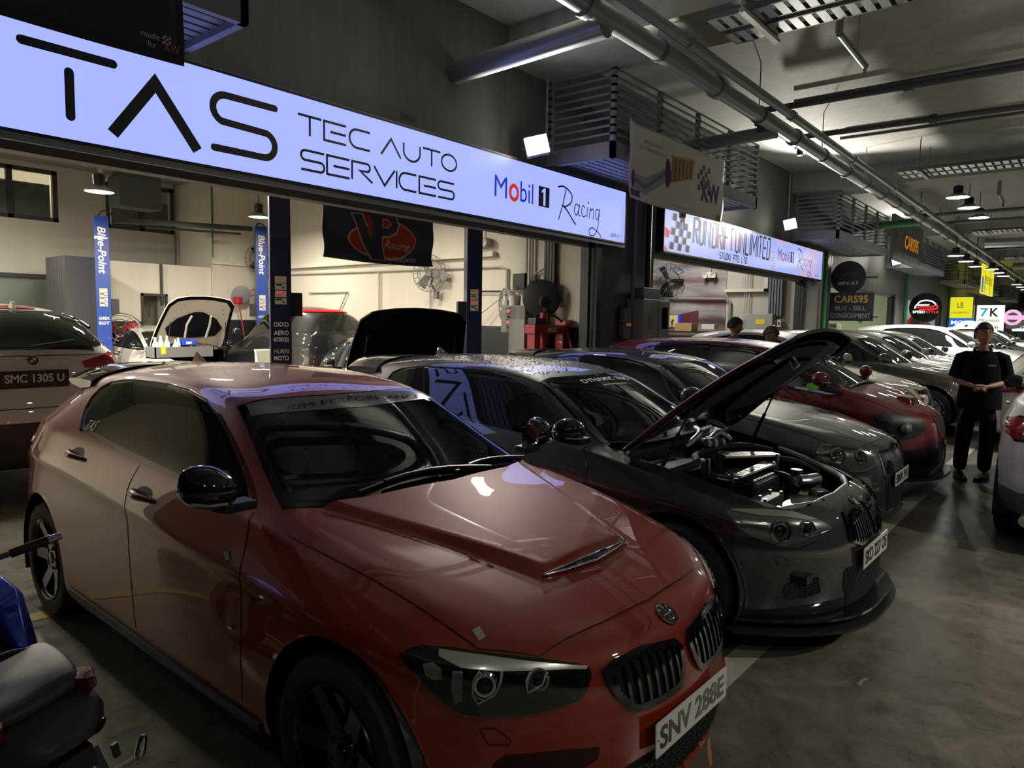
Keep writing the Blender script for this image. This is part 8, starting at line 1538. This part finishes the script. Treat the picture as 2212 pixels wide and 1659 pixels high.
for i in range(3): k.box((0, 0, .0075), (.044, .003, .002), T=T @ Matrix.Diagonal((1.1, .72, 1, 1)) @ Matrix.Rotation(PI / 2 + 2 * PI / 3 * i / 2, 4, 'Z'))
obj('emblem_forks', k, M['black'], e)
k = MB(); k.tube([(.13, .04, .66), (.165, .16, .63), (.16, .34, .60)], .004, 6); k.box((.10, .11, .735), (.004, .06, .002)); obj('cowl_line', k, M['black'], tc)
PT = plane_T((-.02, -.035, .505), (1, 0, 0), (0, .42, .9)); k = MB(); k.prism(rpoly([(-.105, -.10), (.105, -.10), (.105, .075), (-.105, .075)], .004, 2), -.002, .002, PT); pq = obj('number_plate', k, M['dark'], t); k = MB()
k.ribbon([(-.103, -.098), (.103, -.098), (.103, .073), (-.103, .073), (-.103, -.098)], .004, PT @ Matrix.Translation((0, 0, .0026)), False); obj('plate_edge', k, M['steel'], pq); ivory = mat('ivory characters', (.62, .60, .48), .5)
def plate_word(s_, z, xs, w, h):
    L = []
    for ch, x in zip(s_, xs):
        g = {'F': [[(0, 0), (0, 1), (1, 1)], [(0, .52), (.85, .52)]], 'E': [[(1, 0), (0, 0), (0, 1), (1, 1)], [(0, .52), (.85, .52)]], 'H': [[(0, 0), (0, 1)], [(1, 0), (1, 1)], [(0, .5), (1, .5)]], '9': [arc((.5, .68), .5, 0, 360, 16, .32), [(1, .68), (.8, .1), (.6, 0)]], '4': [[(.75, 0), (.75, 1), (0, .32), (1.1, .32)]], '0': [arc((.5, .5), .5, 0, 360, 18, .5)], '2': [arc((.5, .7), .5, 160, -30, 10, .3) + [(0, 0), (1, 0)]]}[ch]; L += [[(x + a * w, z + b * h) for a, b in l] for l in g]
    return L
k = MB()
for l in plate_word('FEH', .0, (-.082, -.028, .030), .034, .055) + plate_word('204', -.085, (-.07, -.01, .045), .034, .055): k.ribbon(l, .011, PT @ Matrix.Translation((0, 0, .003)), True)
obj('plate_characters', k, ivory, pq); k = MB()
for x in (-.08, .08): k.lathe([(.007, .002), (.006, .005), (.001, .0055)], 10, PT @ Matrix.Translation((x, .062, 0)))
obj('plate_screw', k, M['chrome'], pq); k = MB(); k.b2((-.06, -.03, .45), (.06, .03, .60)); k.box((.118, -.03, .53), (.02, .012, .05)); obj('plate_bracket', k, M['black'], t)
wheelT = frame((0, .34, .28), (1, 0, 0)); k = MB(); k.lathe([(.17, -.06), (.25, -.07), (.28, -.04), (.28, .04), (.25, .07), (.17, .06)], 32, wheelT, caps=False); rw = obj('wheel', k, M['rubber'], t, smooth=40); rim_part(rw, wheelT, .175, 'five', M['rimblk'], .10)
wheelT = frame((0, 1.62, .28), (1, 0, 0)); k = MB(); k.lathe([(.18, -.05), (.25, -.06), (.28, -.03), (.28, .03), (.25, .06), (.18, .05)], 32, wheelT, caps=False); rw = obj('wheel', k, M['rubber'], t, smooth=40); rim_part(rw, wheelT, .185, 'five', M['rimblk'], .09)
for sx in (-1, 1):
    k = MB(); loft(k, [[(sx * x, y, z) for x, y, z in l] for l in ([(.10, .55, .60), (.14, .55, .60), (.15, .55, .74), (.10, .55, .76)], [(.10, .75, .55), (.215, .72, .55), (.225, .74, .88), (.12, .76, .92)], [(.08, .98, .50), (.225, .98, .50), (.215, .95, .95), (.10, .96, .98)], [(.05, 1.3, .55), (.12, 1.3, .56), (.12, 1.28, .88), (.05, 1.3, .90)])]); o = obj('side_fairing', k, blu, t, smooth=60, bevel=.02)
    k = MB(); loft(k, [[(sx * x, y, z) for x, y, z in l] for l in ([(.14, .50, .50), (.17, .50, .50), (.17, .52, .60), (.14, .52, .62)], [(.17, .70, .36), (.21, .70, .36), (.222, .71, .54), (.20, .72, .57)], [(.14, .95, .34), (.20, .95, .34), (.215, .93, .50), (.16, .95, .52)])]); obj('side_panel', k, M['gloss'], t, bevel=.012)
    k = MB(); k.cyl((sx * .05, .80, 1.03), (sx * .24, .72, 1.04), .012, 8); obj('handlebar', k, M['chrome'], t); k = MB(); k.cyl((sx * .22, .725, 1.04), (sx * .345, .69, 1.045), .0175, 14); gr = obj('grip', k, mat('stitched grip rubber', (.02, .02, .02), .8, bump=(300, .5)), t); k = MB()
    for i in range(9): x = sx * (.235 + i * .012); y = .721 - (abs(x) - .22) * .28; k.tube([(x - sx * .005, y - .012, 1.054), (x, y - .0165, 1.046), (x - sx * .005, y - .0165, 1.038)], .0012, 4)
    obj('red_stitching', k, M['red'], gr); k = MB(); k.cyl((sx * .345, .69, 1.045), (sx * .39, .677, 1.047), .0175, 12, .013); obj('bar_end', k, M['chrome'], gr, smooth=40)
k = MB(); k.cyl((0, .86, 1.02), (0, 1.55, .36), .03, 10); obj('steering_column', k, M['black'], t); k = MB(); loft(k, [sect(y, w, a, b, 12, 2.6) for y, w, a, b in ((1.1, .10, .80, 1.05), (1.3, .14, .65, 1.0), (1.48, .06, .62, .82))]); obj('front_cowl', k, blu, t, smooth=50); k = MB(); k.b2((-.10, .5, .26), (.10, 1.15, .40)); k.b2((-.06, .3, .24), (.06, .7, .44)); obj('floorboard', k, M['black'], t, bevel=.03)
k = MB(); k.cyl((-.10, .75, .28), (-.30, .62, .045), .012, 8); k.lathe([(.025, 0), (.025, .008)], 10, Matrix.Translation((-.30, .62, .04))); obj('side_stand', k, M['black'], t)
# a dry leaf caught on the bumper of the red car
leafT = Matrix.Translation((2.20, .925, .235)); k = MB(); P = [(-.045, 0), (-.03, .014), (0, .02), (.03, .012), (.05, 0), (.03, -.012), (0, -.018), (-.03, -.012)]; k.add([(x, -.01 + .012 * math.sin(x * 40), z) for x, z in P] + [(0, -.016, 0)], [(i, (i + 1) % 8, 8) for i in range(8)], leafT @ Matrix.Rotation(R(-65), 4, 'Y')); o = obj('dry_leaf', k, mat('dry leaf', (.32, .18, .06), .6), None); tag(o, 'brown dry leaf caught under the number plate of the red car', 'leaf'); o.modifiers.new('t', 'SOLIDIFY').thickness = .001
